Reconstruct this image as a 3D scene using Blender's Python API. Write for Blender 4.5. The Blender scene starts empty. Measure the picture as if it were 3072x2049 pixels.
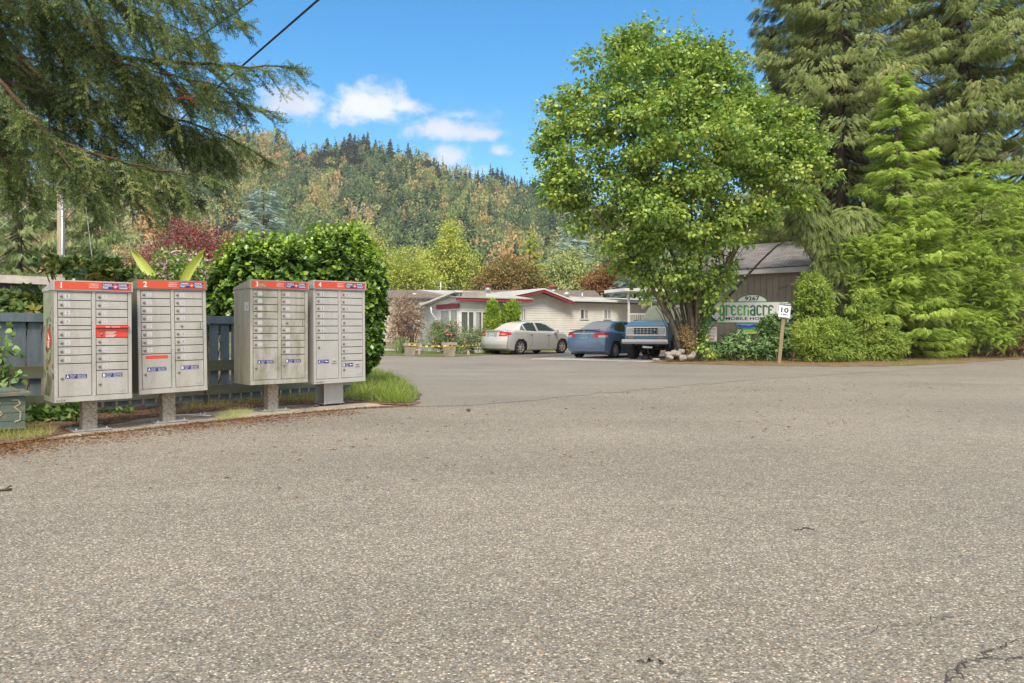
import bpy, bmesh, math, random
import numpy as np
from mathutils import Vector, Matrix
R = math.radians
rng = np.random.default_rng(11)
random.seed(5)
SC = bpy.context.scene
C = SC.collection

# ------------------------------------------------------------------ camera, light, exposure
CAM_H, FPX, HY, CX = 1.05, 2200.0, 992.0, 1536.0
cam_d = bpy.data.cameras.new('camera'); cam = bpy.data.objects.new('camera', cam_d); C.objects.link(cam)
cam.location = (0, 0, CAM_H); cam.rotation_euler = (R(90), 0, 0)
cam_d.sensor_width = 36; cam_d.lens = 36 * FPX / 3072
cam_d.shift_y = -(1024.5 - HY) / 3072
cam_d.clip_start = 0.05; cam_d.clip_end = 6000
SC.camera = cam
SC.view_settings.view_transform = 'Standard'; SC.view_settings.look = 'None'
SC.view_settings.gamma = 1; SC.view_settings.exposure = 0.82
SUN_EL, SUN_AZ = 54, 178          # azimuth clockwise from +Y (the view direction): behind the camera
sl = bpy.data.lights.new('sun', 'SUN'); so = bpy.data.objects.new('sun', sl); C.objects.link(so)
sl.energy = 2.5; sl.angle = R(18); sl.color = (1.0, 0.915, 0.77)
sd = Vector((math.sin(R(SUN_AZ)) * math.cos(R(SUN_EL)), math.cos(R(SUN_AZ)) * math.cos(R(SUN_EL)), math.sin(R(SUN_EL))))
so.rotation_euler = sd.to_track_quat('Z', 'Y').to_euler(); so.location = (20, -30, 40)

W = bpy.data.worlds.new('World'); SC.world = W; W.use_nodes = True
def nd(nt, typ, **kw):
    n = nt.nodes.new(typ)
    for k, v in kw.items():
        if k in n.inputs and not hasattr(n, k): n.inputs[k].default_value = v
        else: setattr(n, k, v)
    return n
def lk(nt, a, b): nt.links.new(a, b)
def math_n(nt, op, a, b=None, clamp=False):
    n = nt.nodes.new('ShaderNodeMath'); n.operation = op; n.use_clamp = clamp
    for i, v in enumerate((a, b)):
        if v is None: continue
        if hasattr(v, 'is_output'): nt.links.new(v, n.inputs[i])
        else: n.inputs[i].default_value = v
    return n.outputs[0]
def mixc(nt, fac, a, b, mode='MIX'):
    n = nt.nodes.new('ShaderNodeMix'); n.data_type = 'RGBA'; n.blend_type = mode
    for i, v in ((0, fac), (6, a), (7, b)):
        if hasattr(v, 'is_output'): nt.links.new(v, n.inputs[i])
        elif i == 0: n.inputs[0].default_value = v
        else: n.inputs[i].default_value = (*v, 1) if len(v) == 3 else v
    return n.outputs[2]
def ramp(nt, fac, stops):
    n = nt.nodes.new('ShaderNodeValToRGB'); cr = n.color_ramp
    while len(cr.elements) < len(stops): cr.elements.new(0.5)
    for e, (p, c) in zip(cr.elements, stops):
        e.position = p; e.color = (*c, 1) if len(c) == 3 else c
    nt.links.new(fac, n.inputs[0]); return n.outputs[0]
def noise(nt, vec, scale, detail=4, rough=.55, dist=0.0):
    n = nt.nodes.new('ShaderNodeTexNoise'); n.inputs['Scale'].default_value = scale
    n.inputs['Detail'].default_value = detail; n.inputs['Roughness'].default_value = rough; n.inputs['Distortion'].default_value = dist
    if vec is not None: nt.links.new(vec, n.inputs['Vector'])
    return n.outputs['Fac']

def build_world():
    nt = W.node_tree; nt.nodes.clear()
    out = nd(nt, 'ShaderNodeOutputWorld'); bg = nd(nt, 'ShaderNodeBackground'); bg.inputs['Strength'].default_value = 0.099
    sky = nd(nt, 'ShaderNodeTexSky'); sky.sky_type = 'NISHITA'; sky.sun_disc = False
    sky.sun_elevation = R(SUN_EL); sky.sun_rotation = R(SUN_AZ); sky.air_density = 1.0; sky.dust_density = 0.6; sky.ozone_density = 2.0
    hs = nd(nt, 'ShaderNodeHueSaturation'); hs.inputs['Saturation'].default_value = 1.42; hs.inputs['Value'].default_value = 1.3; hs.inputs['Hue'].default_value=0.492
    lk(nt, sky.outputs[0], hs.inputs['Color'])
    # small cumulus clouds: each a lumpy ellipse of directions round a fixed bearing
    tc = nd(nt, 'ShaderNodeTexCoord'); vec = tc.outputs['Generated']
    mp = nd(nt, 'ShaderNodeMapping'); lk(nt, vec, mp.inputs['Vector']); mp.inputs['Scale'].default_value = (1, 1, 1.5)
    n1 = noise(nt, mp.outputs[0], 17, 8, .62, .3); n2 = noise(nt, mp.outputs[0], 42, 6, .65)
    n3 = noise(nt, mp.outputs[0], 9, 3, .5)
    sep = nd(nt, 'ShaderNodeSeparateXYZ'); lk(nt, vec, sep.inputs[0])
    # bearing x/y and slope z/y of the direction
    bx = math_n(nt, 'DIVIDE', sep.outputs[0], sep.outputs[1]); bz = math_n(nt, 'DIVIDE', sep.outputs[2], sep.outputs[1])
    front = math_n(nt, 'GREATER_THAN', sep.outputs[1], 0.05)
    total = None
    for (px, py, rx, ry, s) in [(880, 310, 125, 62, 1.05), (1115, 315, 150, 75, 1.1), (1215, 318, 80, 38, .95), (1335, 390, 155, 40, 1.1), (1440, 402, 90, 26, .8),
                                (1405, 345, 90, 26, .62), (1345, 475, 90, 50, 1.05), (1400, 520, 90, 36, .75), (1502, 452, 50, 26, .95), (400, 330, 170, 60, .7),
                                (2240, 640, 120, 60, .9), (1010, 345, 60, 35, .6)]:
        u = math_n(nt, 'DIVIDE', math_n(nt, 'SUBTRACT', bx, (px - CX) / FPX), rx / FPX)
        v = math_n(nt, 'DIVIDE', math_n(nt, 'SUBTRACT', bz, (HY - py) / FPX), ry / FPX)
        d = math_n(nt, 'SQRT', math_n(nt, 'ADD', math_n(nt, 'MULTIPLY', u, u), math_n(nt, 'MULTIPLY', v, v)))
        m = math_n(nt, 'MULTIPLY', math_n(nt, 'SUBTRACT', 1.25, d), s)
        m = math_n(nt, 'MAXIMUM', m, 0.0)
        total = m if total is None else math_n(nt, 'MAXIMUM', total, m)
    nn = math_n(nt, 'ADD', math_n(nt, 'MULTIPLY', n1, 1.0), math_n(nt, 'MULTIPLY', n2, .35))
    c = math_n(nt, 'ADD', total, math_n(nt, 'MULTIPLY', math_n(nt, 'SUBTRACT', nn, .68), 2.3))
    mr = nd(nt, 'ShaderNodeMapRange'); lk(nt, c, mr.inputs['Value']); mr.inputs['From Min'].default_value = .16; mr.inputs['From Max'].default_value = 1.05
    mr.interpolation_type = 'SMOOTHSTEP'
    gate = math_n(nt, 'MULTIPLY', mr.outputs[0], math_n(nt, 'GREATER_THAN', total, 0.001))
    a = math_n(nt, 'MULTIPLY', math_n(nt, 'MULTIPLY', gate, front), .88)
    ccol = ramp(nt, n3, [(.35, (4.6, 4.8, 5.3)), (.62, (6.1, 6.15, 6.4))])
    # broken white cloud added unseen overhead and behind the camera to open the shadows
    back = math_n(nt, 'MAXIMUM', math_n(nt, 'MULTIPLY', sep.outputs[1], -1.3), math_n(nt, 'MULTIPLY', math_n(nt, 'SUBTRACT', sep.outputs[2], .60), 2.6))
    nb_ = noise(nt, vec, 2.6, 7, .6, .4)
    mb_ = nd(nt, 'ShaderNodeMapRange'); mb_.interpolation_type = 'SMOOTHSTEP'; lk(nt, math_n(nt, 'ADD', nb_, math_n(nt, 'MULTIPLY', math_n(nt, 'MINIMUM', back, .6), .5)), mb_.inputs['Value']); mb_.inputs['From Min'].default_value = .56; mb_.inputs['From Max'].default_value = .72
    a2 = math_n(nt, 'MULTIPLY', mb_.outputs[0], math_n(nt, 'MULTIPLY', back, 5.0, True)); a2 = math_n(nt, 'MINIMUM', math_n(nt, 'MAXIMUM', a2, 0.0), 1.0)
    a = math_n(nt, 'MAXIMUM', a, a2)
    col = mixc(nt, a, hs.outputs[0], ccol)
    col = mixc(nt, a2, col, (7.6, 7.6, 7.7))
    lk(nt, col, bg.inputs['Color']); lk(nt, bg.outputs[0], out.inputs['Surface'])
build_world()

# ------------------------------------------------------------------ helpers
def at(px, py, Y): return Vector(((px - CX) / FPX * Y, Y, CAM_H - (py - HY) / FPX * Y))
def gp(px, py, z=0.0):
    Y = (CAM_H - z) * FPX / (py - HY); return Vector(((px - CX) / FPX * Y, Y, z))
def tag(o, label=None, cat=None, group=None, kind=None):
    if label: o['label'] = label
    if cat: o['category'] = cat
    if group: o['group'] = group
    if kind: o['kind'] = kind
    return o
def thing(name, label, cat, loc=(0, 0, 0), rotz=0, group=None):
    o = bpy.data.objects.new(name, None); C.objects.link(o)
    o.location = loc; o.rotation_euler = (0, 0, rotz); o.empty_display_size = .2
    return tag(o, label, cat, group)
def link(name, me, parent=None, label=None):
    o = bpy.data.objects.new(name, me); C.objects.link(o)
    if parent is not None: o.parent = parent
    if label: o['label'] = label
    return o
def dup(root, loc, rotz, label=None, scale=None):
    r = root.copy(); C.objects.link(r); r.location = loc; r.rotation_euler = (0, 0, rotz)
    if scale is not None: r.scale = scale
    if label: r['label'] = label
    for ch in list(root.children):
        c = ch.copy(); C.objects.link(c); c.parent = r
        for g in ch.children:
            d = g.copy(); C.objects.link(d); d.parent = c
    return r

def mat(name, col, rough=.6, metal=0.0, var=0.0, vscale=4.0, bump=0.0, bscale=60.0, spec=.5, col2=None, detail=5, coat=0.0, stretch=None):
    m = bpy.data.materials.new(name); m.use_nodes = True; nt = m.node_tree; b = nt.nodes['Principled BSDF']
    b.inputs['Roughness'].default_value = rough; b.inputs['Metallic'].default_value = metal
    b.inputs['Specular IOR Level'].default_value = spec; b.inputs['Coat Weight'].default_value = coat
    tc = nd(nt, 'ShaderNodeTexCoord'); v = tc.outputs['Object']
    if stretch:
        mp = nd(nt, 'ShaderNodeMapping'); mp.inputs['Scale'].default_value = stretch; lk(nt, v, mp.inputs['Vector']); v = mp.outputs[0]
    if var > 0 or col2:
        n = noise(nt, v, vscale, detail, .6)
        c2 = col2 or tuple(max(0, c * (1 - var)) for c in col); c1 = col if col2 else tuple(c * (1 + var * .6) for c in col)
        lk(nt, ramp(nt, n, [(.36, c2), (.66, c1)]), b.inputs['Base Color'])
    else: b.inputs['Base Color'].default_value = (*col, 1)
    if bump > 0:
        bn = nd(nt, 'ShaderNodeBump'); bn.inputs['Strength'].default_value = bump; bn.inputs['Distance'].default_value = .02
        lk(nt, noise(nt, v, bscale, 4), bn.inputs['Height']); lk(nt, bn.outputs[0], b.inputs['Normal'])
    return m

def leafmat(name, stops, trans=.3, rough=.5, gloss=.06, clump=.0, cscale=1.0, gain=2.15):
    """foliage: colour by the leaf's own random value 'v', light passing through, a little gloss"""
    stops = [(q, tuple(min(.7, x * gain) for x in c)) for q, c in stops]; gloss = min(gloss, .035)
    m = bpy.data.materials.new(name); m.use_nodes = True; nt = m.node_tree; nt.nodes.clear()
    out = nd(nt, 'ShaderNodeOutputMaterial')
    at_ = nd(nt, 'ShaderNodeAttribute'); at_.attribute_name = 'v'
    f = at_.outputs['Fac']
    if clump > 0:
        tc = nd(nt, 'ShaderNodeTexCoord'); nz = noise(nt, tc.outputs['Object'], cscale, 2)
        f = math_n(nt, 'ADD', f, math_n(nt, 'MULTIPLY', math_n(nt, 'SUBTRACT', nz, .5), clump), True)
    col = ramp(nt, f, stops)
    d = nd(nt, 'ShaderNodeBsdfDiffuse'); t = nd(nt, 'ShaderNodeBsdfTranslucent'); g = nd(nt, 'ShaderNodeBsdfGlossy'); g.inputs['Roughness'].default_value = rough
    g.inputs['Color'].default_value = (.9, .95, .9, 1)
    lk(nt, col, d.inputs['Color']); lk(nt, mixc(nt, .5, col, (.9, 1.0, .25), 'MULTIPLY'), t.inputs['Color'])
    mx = nd(nt, 'ShaderNodeMixShader'); mx.inputs[0].default_value = trans; lk(nt, d.outputs[0], mx.inputs[1]); lk(nt, t.outputs[0], mx.inputs[2])
    m2 = nd(nt, 'ShaderNodeMixShader'); m2.inputs[0].default_value = gloss; lk(nt, mx.outputs[0], m2.inputs[1]); lk(nt, g.outputs[0], m2.inputs[2])
    lk(nt, m2.outputs[0], out.inputs['Surface'])
    return m

# ---- text as flat meshes (built-in font)
_tc = {}
def text_geo(s, bold=0.0):
    key = (s, bold)
    if key not in _tc:
        cu = bpy.data.curves.new('lettering', 'FONT'); cu.body = s; cu.size = 1; cu.resolution_u = 3; cu.offset = bold
        ob = bpy.data.objects.new('lettering', cu); me = bpy.data.meshes.new_from_object(ob)
        v = np.array([p.co[:2] for p in me.vertices]).reshape(-1, 2); f = [tuple(p.vertices) for p in me.polygons]
        bpy.data.objects.remove(ob); bpy.data.curves.remove(cu); bpy.data.meshes.remove(me)
        mn, mx = v.min(0), v.max(0); _tc[key] = ((v - mn) / np.maximum(mx - mn, 1e-6), f, (mx - mn))
    return _tc[key]

class MB:
    """collects shapes, then links them as ONE mesh object"""
    def __init__(s): s.v = []; s.f = []; s.m = []; s.M = Matrix.Identity(4); s.k = 0; s.sm = []
    def add(s, verts, faces, k=None, smooth=False):
        o = len(s.v); s.v += [tuple(s.M @ Vector(p)) for p in verts]
        for f in faces: s.f.append(tuple(o + i for i in f)); s.m.append(s.k if k is None else k); s.sm.append(smooth)
    def box(s, x0, y0, z0, x1, y1, z1, k=None, c=0.0):
        if x0 > x1: x0, x1 = x1, x0
        if y0 > y1: y0, y1 = y1, y0
        if z0 > z1: z0, z1 = z1, z0
        if c <= 0:
            s.add([(x0, y0, z0), (x1, y0, z0), (x1, y1, z0), (x0, y1, z0), (x0, y0, z1), (x1, y0, z1), (x1, y1, z1), (x0, y1, z1)],
                  [(3, 2, 1, 0), (4, 5, 6, 7), (0, 1, 5, 4), (1, 2, 6, 5), (2, 3, 7, 6), (3, 0, 4, 7)], k); return
        bm = bmesh.new(); bmesh.ops.create_cube(bm, size=1)
        for v in bm.verts: v.co = Vector((x0 + (v.co.x + .5) * (x1 - x0), y0 + (v.co.y + .5) * (y1 - y0), z0 + (v.co.z + .5) * (z1 - z0)))
        bmesh.ops.bevel(bm, geom=bm.edges[:], offset=c, segments=2, affect='EDGES', profile=.6)
        bm.verts.index_update()
        s.add([v.co[:] for v in bm.verts], [[v.index for v in f.verts] for f in bm.faces], k); bm.free()
    def bar(s, a, b, w, h, k=None, up=(0, 0, 1)):
        a, b = Vector(a), Vector(b); d = (b - a).normalized(); u = Vector(up)
        if abs(d.dot(u)) > .98: u = Vector((0, 1, 0))
        r = d.cross(u).normalized() * w / 2; t = r.cross(d).normalized() * h / 2
        P = [a - r - t, a + r - t, a + r + t, a - r + t, b - r - t, b + r - t, b + r + t, b - r + t]
        s.add(P, [(0, 1, 2, 3), (7, 6, 5, 4), (0, 4, 5, 1), (1, 5, 6, 2), (2, 6, 7, 3), (3, 7, 4, 0)], k)
    def tube(s, pts, rad, n=8, k=None, cap=True):
        pts = [Vector(p) for p in pts]
        rad = [rad] * len(pts) if isinstance(rad, (int, float)) else rad
        V = []; F = []; ref = Vector((.31, .77, .55))
        for i, p in enumerate(pts):
            d = (pts[min(i + 1, len(pts) - 1)] - pts[max(i - 1, 0)]).normalized()
            r = d.cross(ref)
            if r.length < .05: r = d.cross(Vector((1, 0, 0)))
            r.normalize(); t = d.cross(r)
            for j in range(n):
                a = 2 * math.pi * j / n; V.append(p + (r * math.cos(a) + t * math.sin(a)) * rad[i])
        for i in range(len(pts) - 1):
            for j in range(n): F.append((i * n + j, i * n + (j + 1) % n, (i + 1) * n + (j + 1) % n, (i + 1) * n + j))
        if cap: F.append(tuple(range(n))[::-1]); F.append(tuple((len(pts) - 1) * n + j for j in range(n)))
        s.add(V, F, k, True)
    def prism(s, poly, y0, y1, k=None, axis='y'):
        """polygon in the (x,z) plane swept along y (axis 'y'), in (y,z) along x, or in (x,y) along z"""
        n = len(poly)
        mk = {'y': lambda p, t: (p[0], t, p[1]), 'x': lambda p, t: (t, p[0], p[1]), 'z': lambda p, t: (p[0], p[1], t)}[axis]
        V = [mk(p, y0) for p in poly] + [mk(p, y1) for p in poly]
        s.add(V, [tuple(range(n))[::-1] if axis != 'x' else tuple(range(n)), tuple(n + i for i in range(n)) if axis != 'x' else tuple(n + i for i in range(n))[::-1]] +
              [(i, (i + 1) % n, n + (i + 1) % n, n + i) for i in range(n)], k)
    def lathe(s, prof, n=20, k=None, axis='z', caps=True):
        V = []; F = []
        for r, z in prof:
            for j in range(n):
                a = 2 * math.pi * j / n; c, q = r * math.cos(a), r * math.sin(a)
                V.append({'z': (c, q, z), 'y': (c, z, q), 'x': (z, c, q)}[axis])
        for i in range(len(prof) - 1):
            for j in range(n): F.append((i * n + j, i * n + (j + 1) % n, (i + 1) * n + (j + 1) % n, (i + 1) * n + j))
        if caps: F.append(tuple(range(n))[::-1]); F.append(tuple((len(prof) - 1) * n + j for j in range(n)))
        s.add(V, F, k, True)
    def text(s, st, x, z, w, h, y, k=None, bold=0.0):
        """lettering facing -y, lower left corner (x,z), fitted into w x h (w None: natural)"""
        g, f, ext = text_geo(st, bold)
        if w is None: w = h * ext[0] / max(ext[1], 1e-6)
        s.add([(x + p[0] * w, y, z + p[1] * h) for p in g], f, k); return w
    def disc(s, x, z, r, y, k=None, n=20, rz=None):
        rz = rz or r
        s.add([(x + r * math.cos(2 * math.pi * i / n), y, z + rz * math.sin(2 * math.pi * i / n)) for i in range(n)], [tuple(range(n))], k)
    def rect(s, x0, z0, x1, z1, y, k=None): s.add([(x0, y, z0), (x1, y, z0), (x1, y, z1), (x0, y, z1)], [(0, 1, 2, 3)], k)
    def poly(s, pts, y, k=None): s.add([(p[0], y, p[1]) for p in pts], [tuple(range(len(pts)))], k)
    def build(s, name, mats, parent=None, label=None):
        me = bpy.data.meshes.new(name); me.from_pydata(s.v, [], s.f)
        for m in (mats if isinstance(mats, (list, tuple)) else [mats]): me.materials.append(m)
        me.polygons.foreach_set('material_index', s.m); me.polygons.foreach_set('use_smooth', s.sm)
        me.update(); return link(name, me, parent, label)

# ---- big foliage meshes with numpy
def np_mesh(name, V, faces, v=None, mats=(), mi=None, smooth=False):
    me = bpy.data.meshes.new(name); V = np.ascontiguousarray(V, dtype=np.float32)
    me.vertices.add(len(V)); me.vertices.foreach_set('co', V.ravel())
    tot = sum(f.size for f in faces); nf = sum(len(f) for f in faces)
    me.loops.add(tot); me.polygons.add(nf)
    me.loops.foreach_set('vertex_index', np.concatenate([f.ravel() for f in faces]).astype(np.int32))
    st = []; o = 0
    for f in faces: st.append(o + np.arange(len(f)) * f.shape[1]); o += f.size
    me.polygons.foreach_set('loop_start', np.concatenate(st).astype(np.int32))
    if mi is not None: me.polygons.foreach_set('material_index', np.asarray(mi, dtype=np.int32))
    if smooth: me.polygons.foreach_set('use_smooth', np.ones(nf, dtype=bool))
    me.update(calc_edges=True)
    if v is not None:
        a = me.attributes.new('v', 'FLOAT', 'POINT'); a.data.foreach_set('value', np.ascontiguousarray(v, dtype=np.float32))
    for m in mats: me.materials.append(m)
    return me
class NB:
    def __init__(s): s.V = []; s.F = []; s.v = []; s.mi = []; s.n = 0
    def inst(s, T, P, Rm, S, v, k=0):
        """template T=(verts, faces (F,4)); P (N,3); Rm (N,3,3) columns = axes; S (N,) or (N,3); v (N,)"""
        tv, tf = T[:2]; P = np.asarray(P, float); N = len(P)
        if N == 0: return
        S = np.asarray(S, float)
        if S.ndim == 0: S = np.full(N, float(S))
        if S.ndim == 1: S = np.repeat(S[:, None], 3, 1)
        loc = tv[None] * S[:, None, :]
        V = np.einsum('nij,nkj->nki', Rm, loc) + P[:, None, :]
        n = len(tv); s.V.append(V.reshape(-1, 3))
        s.F.append((tf[None] + (s.n + np.arange(N) * n)[:, None, None]).reshape(-1, tf.shape[1]))
        s.v.append(np.repeat(v, n) if len(T) < 3 else np.clip((v[:, None] + T[2][None]).ravel(), 0, 1)); s.mi.append(np.full(N * len(tf), k)); s.n += N * n
    def build(s, name, mats, parent=None, label=None):
        mats = mats if isinstance(mats, (list, tuple)) else [mats]
        me = np_mesh(name, np.concatenate(s.V), s.F, np.concatenate(s.v), mats, np.concatenate(s.mi))
        return link(name, me, parent, label)
def unit(a): return a / np.maximum(np.linalg.norm(a, axis=-1, keepdims=True), 1e-9)
def frames(d, nrm):
    """rotation matrices with local y along d and local z near nrm"""
    d = unit(d); x = unit(np.cross(d, nrm)); z = np.cross(x, d)
    return np.stack([x, d, z], axis=2)
def rdir(n): return unit(rng.normal(size=(n, 3)))

LEAF = (np.array([(0, 0, 0), (-.30, .42, .05), (0, 1, -.06), (.30, .42, .05)], float), np.array([(0, 3, 2, 1)]))
LEAF2 = (np.array([(0, 0, 0), (-.2, .3, .05), (-.19, .68, .03), (0, 1, -.1), (.19, .68, .03), (.2, .3, .05)], float), np.array([(0, 3, 2, 1), (0, 5, 4, 3)]))
ROUND = (np.array([(0, 0, 0), (-.33, .2, .03), (-.38, .55, .04), (0, 1, -.1), (.38, .55, .04), (.33, .2, .03)], float), np.array([(0, 3, 2, 1), (0, 5, 4, 3)]))
def spray(npairs, spread, length, droop, width, taper=.35, tipdroop=.12, curl=0.0):
    """flat conifer spray along +y: paired narrow leaflets on an axis"""
    V = []; F = []
    def leaf(p, d, L, w):
        d = unit(np.array(d, float)); n = np.array((0, 0, 1.0)); x = unit(np.cross(d, n)) * w
        o = len(V); m = p + d * L * .45; t = p + d * L + np.array((0, 0, -droop * L))
        V.extend([p, m - x, t, m + x]); F.append((o, o + 3, o + 2, o + 1))
    for i in range(npairs):
        f = i / npairs; y = .06 + .86 * f; z = -tipdroop * f * f
        L = length * (1 - (1 - taper) * f) * (.65 + .7 * f if f < .5 else 1)
        for sx in (-1, 1):
            leaf(np.array((0, y + .02 * sx, z)), (sx * math.sin(spread), math.cos(spread), -.1 - curl), L, width)
    leaf(np.array((0, .02, 0)), (0, 1, -.08), 1.05, width * .5); leaf(np.array((0, .85, -tipdroop * .8)), (0, 1, -.15), .3, width)
    return np.array(V), np.array(F)
SPRUCE = spray(9, R(52), .38, .15, .03)
CEDAR = spray(7, R(56), .36, .55, .06, .45, .38, .25)
def comb(n=9, L=.30, w=.026):
    V = []; F = []; tv = []
    for i in range(n):
        f = i / (n - 1); y = .05 + .9 * f; z = .10 * math.sin(f * 2.6) - .16 * f * f; l = L * (1.0 - .55 * f) * (.7 + .3 * math.sin(f * 3.1))
        for sx in (-1, 1):
            p = np.array((0, y, z)); d = unit(np.array((sx * .62, .55, -.55))); x = unit(np.cross(d, (0, .2, 1.))) * w; m = p + d * l * .5 + (0, 0, .02); t = p + d * l + (0, 0, -.22 * l); o = len(V)
            V += [p, m - x, t, m + x]; F.append((o, o + 3, o + 2, o + 1)); tv += [-.06 + .12 * f, 0 + .15 * f, .05 + .2 * f, 0 + .15 * f]
    o = len(V); V += [(-.014, 0, 0), (.014, 0, 0), (.01, .6, .1), (-.01, .6, .1)]; F.append((o, o + 1, o + 2, o + 3)); tv += [-.2] * 4
    return np.array(V), np.array(F), np.array(tv)
COMB = comb(8, .31, .028)
HEM = spray(8, R(64), .34, .3, .034, .5, .22)
FINE = spray(5, R(50), .45, .1, .075)
def needle_twig(n=44, L=.19, w=.02):
    V = []; F = []
    for i in range(n):
        y = i / n; a = rng.uniform(0, 2 * math.pi); d = np.array((math.cos(a) * .9, .62, math.sin(a) * .75)); d = d / np.linalg.norm(d)
        l = L * rng.uniform(.75, 1.1) * (1 - .3 * max(0, y - .7) / .3); x = unit(np.cross(d, rdir(1)[0])) * w
        p = np.array((0, y, 0)); o = len(V); V.extend([p - x * .6, p + d * l * .5 - x, p + d * l, p + d * l * .5 + x]); F.append((o, o + 3, o + 2, o + 1))
    o = len(V); V.extend([(-.012, 0, 0), (0, 0, .012), (0, 1.0, 0), (.012, 0, 0)]); F.append((o, o + 3, o + 2, o + 1))
    return np.array(V, float), np.array(F)
TWIG = needle_twig()
BLADE = (np.array([(-.06, 0, 0), (.06, 0, 0), (.035, .6, .06), (0, 1, .22), (-.035, .6, .06)], float)[[0, 1, 2, 4]], np.array([(0, 1, 2, 3)]))
BLADE = (np.array([(-.06, 0, 0), (.06, 0, 0), (.02, 1, .3), (-.02, 1, .3)], float), np.array([(0, 1, 2, 3)]))

def ell_pts(blobs, n, shell=.55):
    """points in a set of ellipsoids (cx,cy,cz,rx,ry,rz), denser near their skins; returns points and outward directions"""
    B = np.array(blobs, float); w = (B[:, 3] * B[:, 4] * B[:, 5]) ** (2 / 3); i = rng.choice(len(B), n, p=w / w.sum())
    d = rdir(n); r = 1 - shell * rng.random(n) ** 1.6
    return B[i, :3] + d * B[i, 3:] * r[:, None], unit(d / B[i, 3:])
def leaf_crown(nb, blobs, clusters, per, sig, size, T=LEAF, k=0, droop=.35, flat=.6, shell=.55, vspread=.25, clip=None, up=.8):
    """clusters of leaves round twig tips spread through the ellipsoids"""
    P, D = ell_pts(blobs, clusters, shell)
    if clip is not None: keep = clip(P); P, D = P[keep], D[keep]
    n = len(P); cv = rng.random(n)
    Pi = np.repeat(P, per, 0); Di = np.repeat(D, per, 0); vi = np.repeat(cv, per)
    N = len(Pi)
    off = rng.normal(size=(N, 3)) * sig; off[:, 2] *= flat
    d = Di * .7 + unit(off) * .8 + rng.normal(size=(N, 3)) * .35; d[:, 2] -= droop
    nr = rng.normal(size=(N, 3)) * .55 + Di * .35; nr[:, 2] += up
    nb.inst(T, Pi + off, frames(d, nr), size * rng.uniform(.65, 1.25, N), np.clip(vi * (1 - vspread) + rng.random(N) * vspread, 0, 1), k)
def shell_sprays(nb, blobs, n, size, T=CEDAR, k=0, down=.55, shell=.3, out=.8, clip=None, vs=.4, jit=.35, up=.75):
    P, D = ell_pts(blobs, n, shell)
    if clip is not None: keep = clip(P); P, D = P[keep], D[keep]
    N = len(P)
    tang = rdir(N); tang -= D * (tang * D).sum(1)[:, None]
    d = D * out + tang * jit; d[:, 2] -= down
    nr = D * .5 + rng.normal(size=(N, 3)) * .3; nr[:, 2] += up
    cl = np.sin(P[:, 0] * 2.1 + 3 * np.sin(P[:, 2] * 1.3)) * np.sin(P[:, 1] * 1.7 + P[:, 2] * 1.9) * .5 + .5
    nb.inst(T, P - D * size * .3, frames(d, nr), size * rng.uniform(.6, 1.3, N), np.clip(cl * (1 - vs) + rng.random(N) * vs, 0, 1), k)
def subblobs(bl, n, r, flat=.8, shell=.12, up=-1.0):
    """small clumps set over the skins of bigger ellipsoids"""
    P, D = ell_pts(bl, n, shell); k = (D[:, 2] > up); P = P[k]; q = r * rng.uniform(.6, 1.3, len(P)); return np.column_stack([P, q, q, q * flat])
def comb_sprays(nb, bl, n, size, k=0, out=.55, side=.9, down=.25, shell=.5, vs=.35):
    P, D = ell_pts(bl, n, shell); q = rng.random(n) < np.clip(.55 + D[:, 2] * .8, .12, 1); P, D = P[q], D[q]; N = len(P)
    tang = unit(np.cross(D, np.array((0, 0, 1.)))) * rng.choice([-1, 1], N)[:, None]; d = D * out + tang * side * rng.uniform(.2, 1.2, (N, 1)); d[:, 2] -= down * rng.uniform(.2, 1.6, N)
    nr = rng.normal(size=(N, 3)) * .22 + D * .25; nr[:, 2] += 1
    cl = np.sin(P[:, 0] * 1.7 + 2 * np.sin(P[:, 2] * 1.9)) * .5 + .5
    nb.inst(COMB, P, frames(d, nr), size * rng.uniform(.6, 1.35, N), np.clip(.15 + .5 * (cl * (1 - vs) + rng.random(N) * vs), 0, 1), k)
def limb(mb, a, b, r0, r1, seg=6, wob=.08, k=None, sag=0.0):
    a, b = Vector(a), Vector(b); L = (b - a).length; pts = []
    for i in range(seg + 1):
        t = i / seg; p = a.lerp(b, t); w = wob * L * math.sin(math.pi * t)
        pts.append(p + Vector((random.uniform(-1, 1), random.uniform(-1, 1), random.uniform(-1, 1))) * w * .5 - Vector((0, 0, sag * L * math.sin(math.pi * t))))
    mb.tube(pts, [r0 + (r1 - r0) * i / seg for i in range(seg + 1)], 7, k); return pts
def jag(pts, step=.25, amp=.06, closed=True):
    """a polygon's outline with small irregular steps"""
    out = []; n = len(pts)
    for i in range(n if closed else n - 1):
        a, b = Vector(pts[i]).to_2d(), Vector(pts[(i + 1) % n]).to_2d(); L = (b - a).length; m = max(1, int(L / step))
        for j in range(m):
            q = a.lerp(b, j / m) + (Vector((random.gauss(0, amp), random.gauss(0, amp))) if j else Vector((0, 0)))
            out.append((q.x, q.y))
    return out
def sheet(name, pts, z, m, kind='structure', label=None, step=0.3, amp=.05):
    bm = bmesh.new(); vs = [bm.verts.new((x, y, z)) for x, y in (jag(pts, step, amp) if step else [tuple(Vector(p).to_2d()) for p in pts])]
    f = bm.faces.new(vs); f.normal_update()
    if f.normal.z < 0: f.normal_flip()
    bmesh.ops.triangulate(bm, faces=bm.faces[:]); me = bpy.data.meshes.new(name); bm.to_mesh(me); bm.free(); me.materials.append(m)
    o = link(name, me); tag(o, label, None, None, kind); return o
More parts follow.
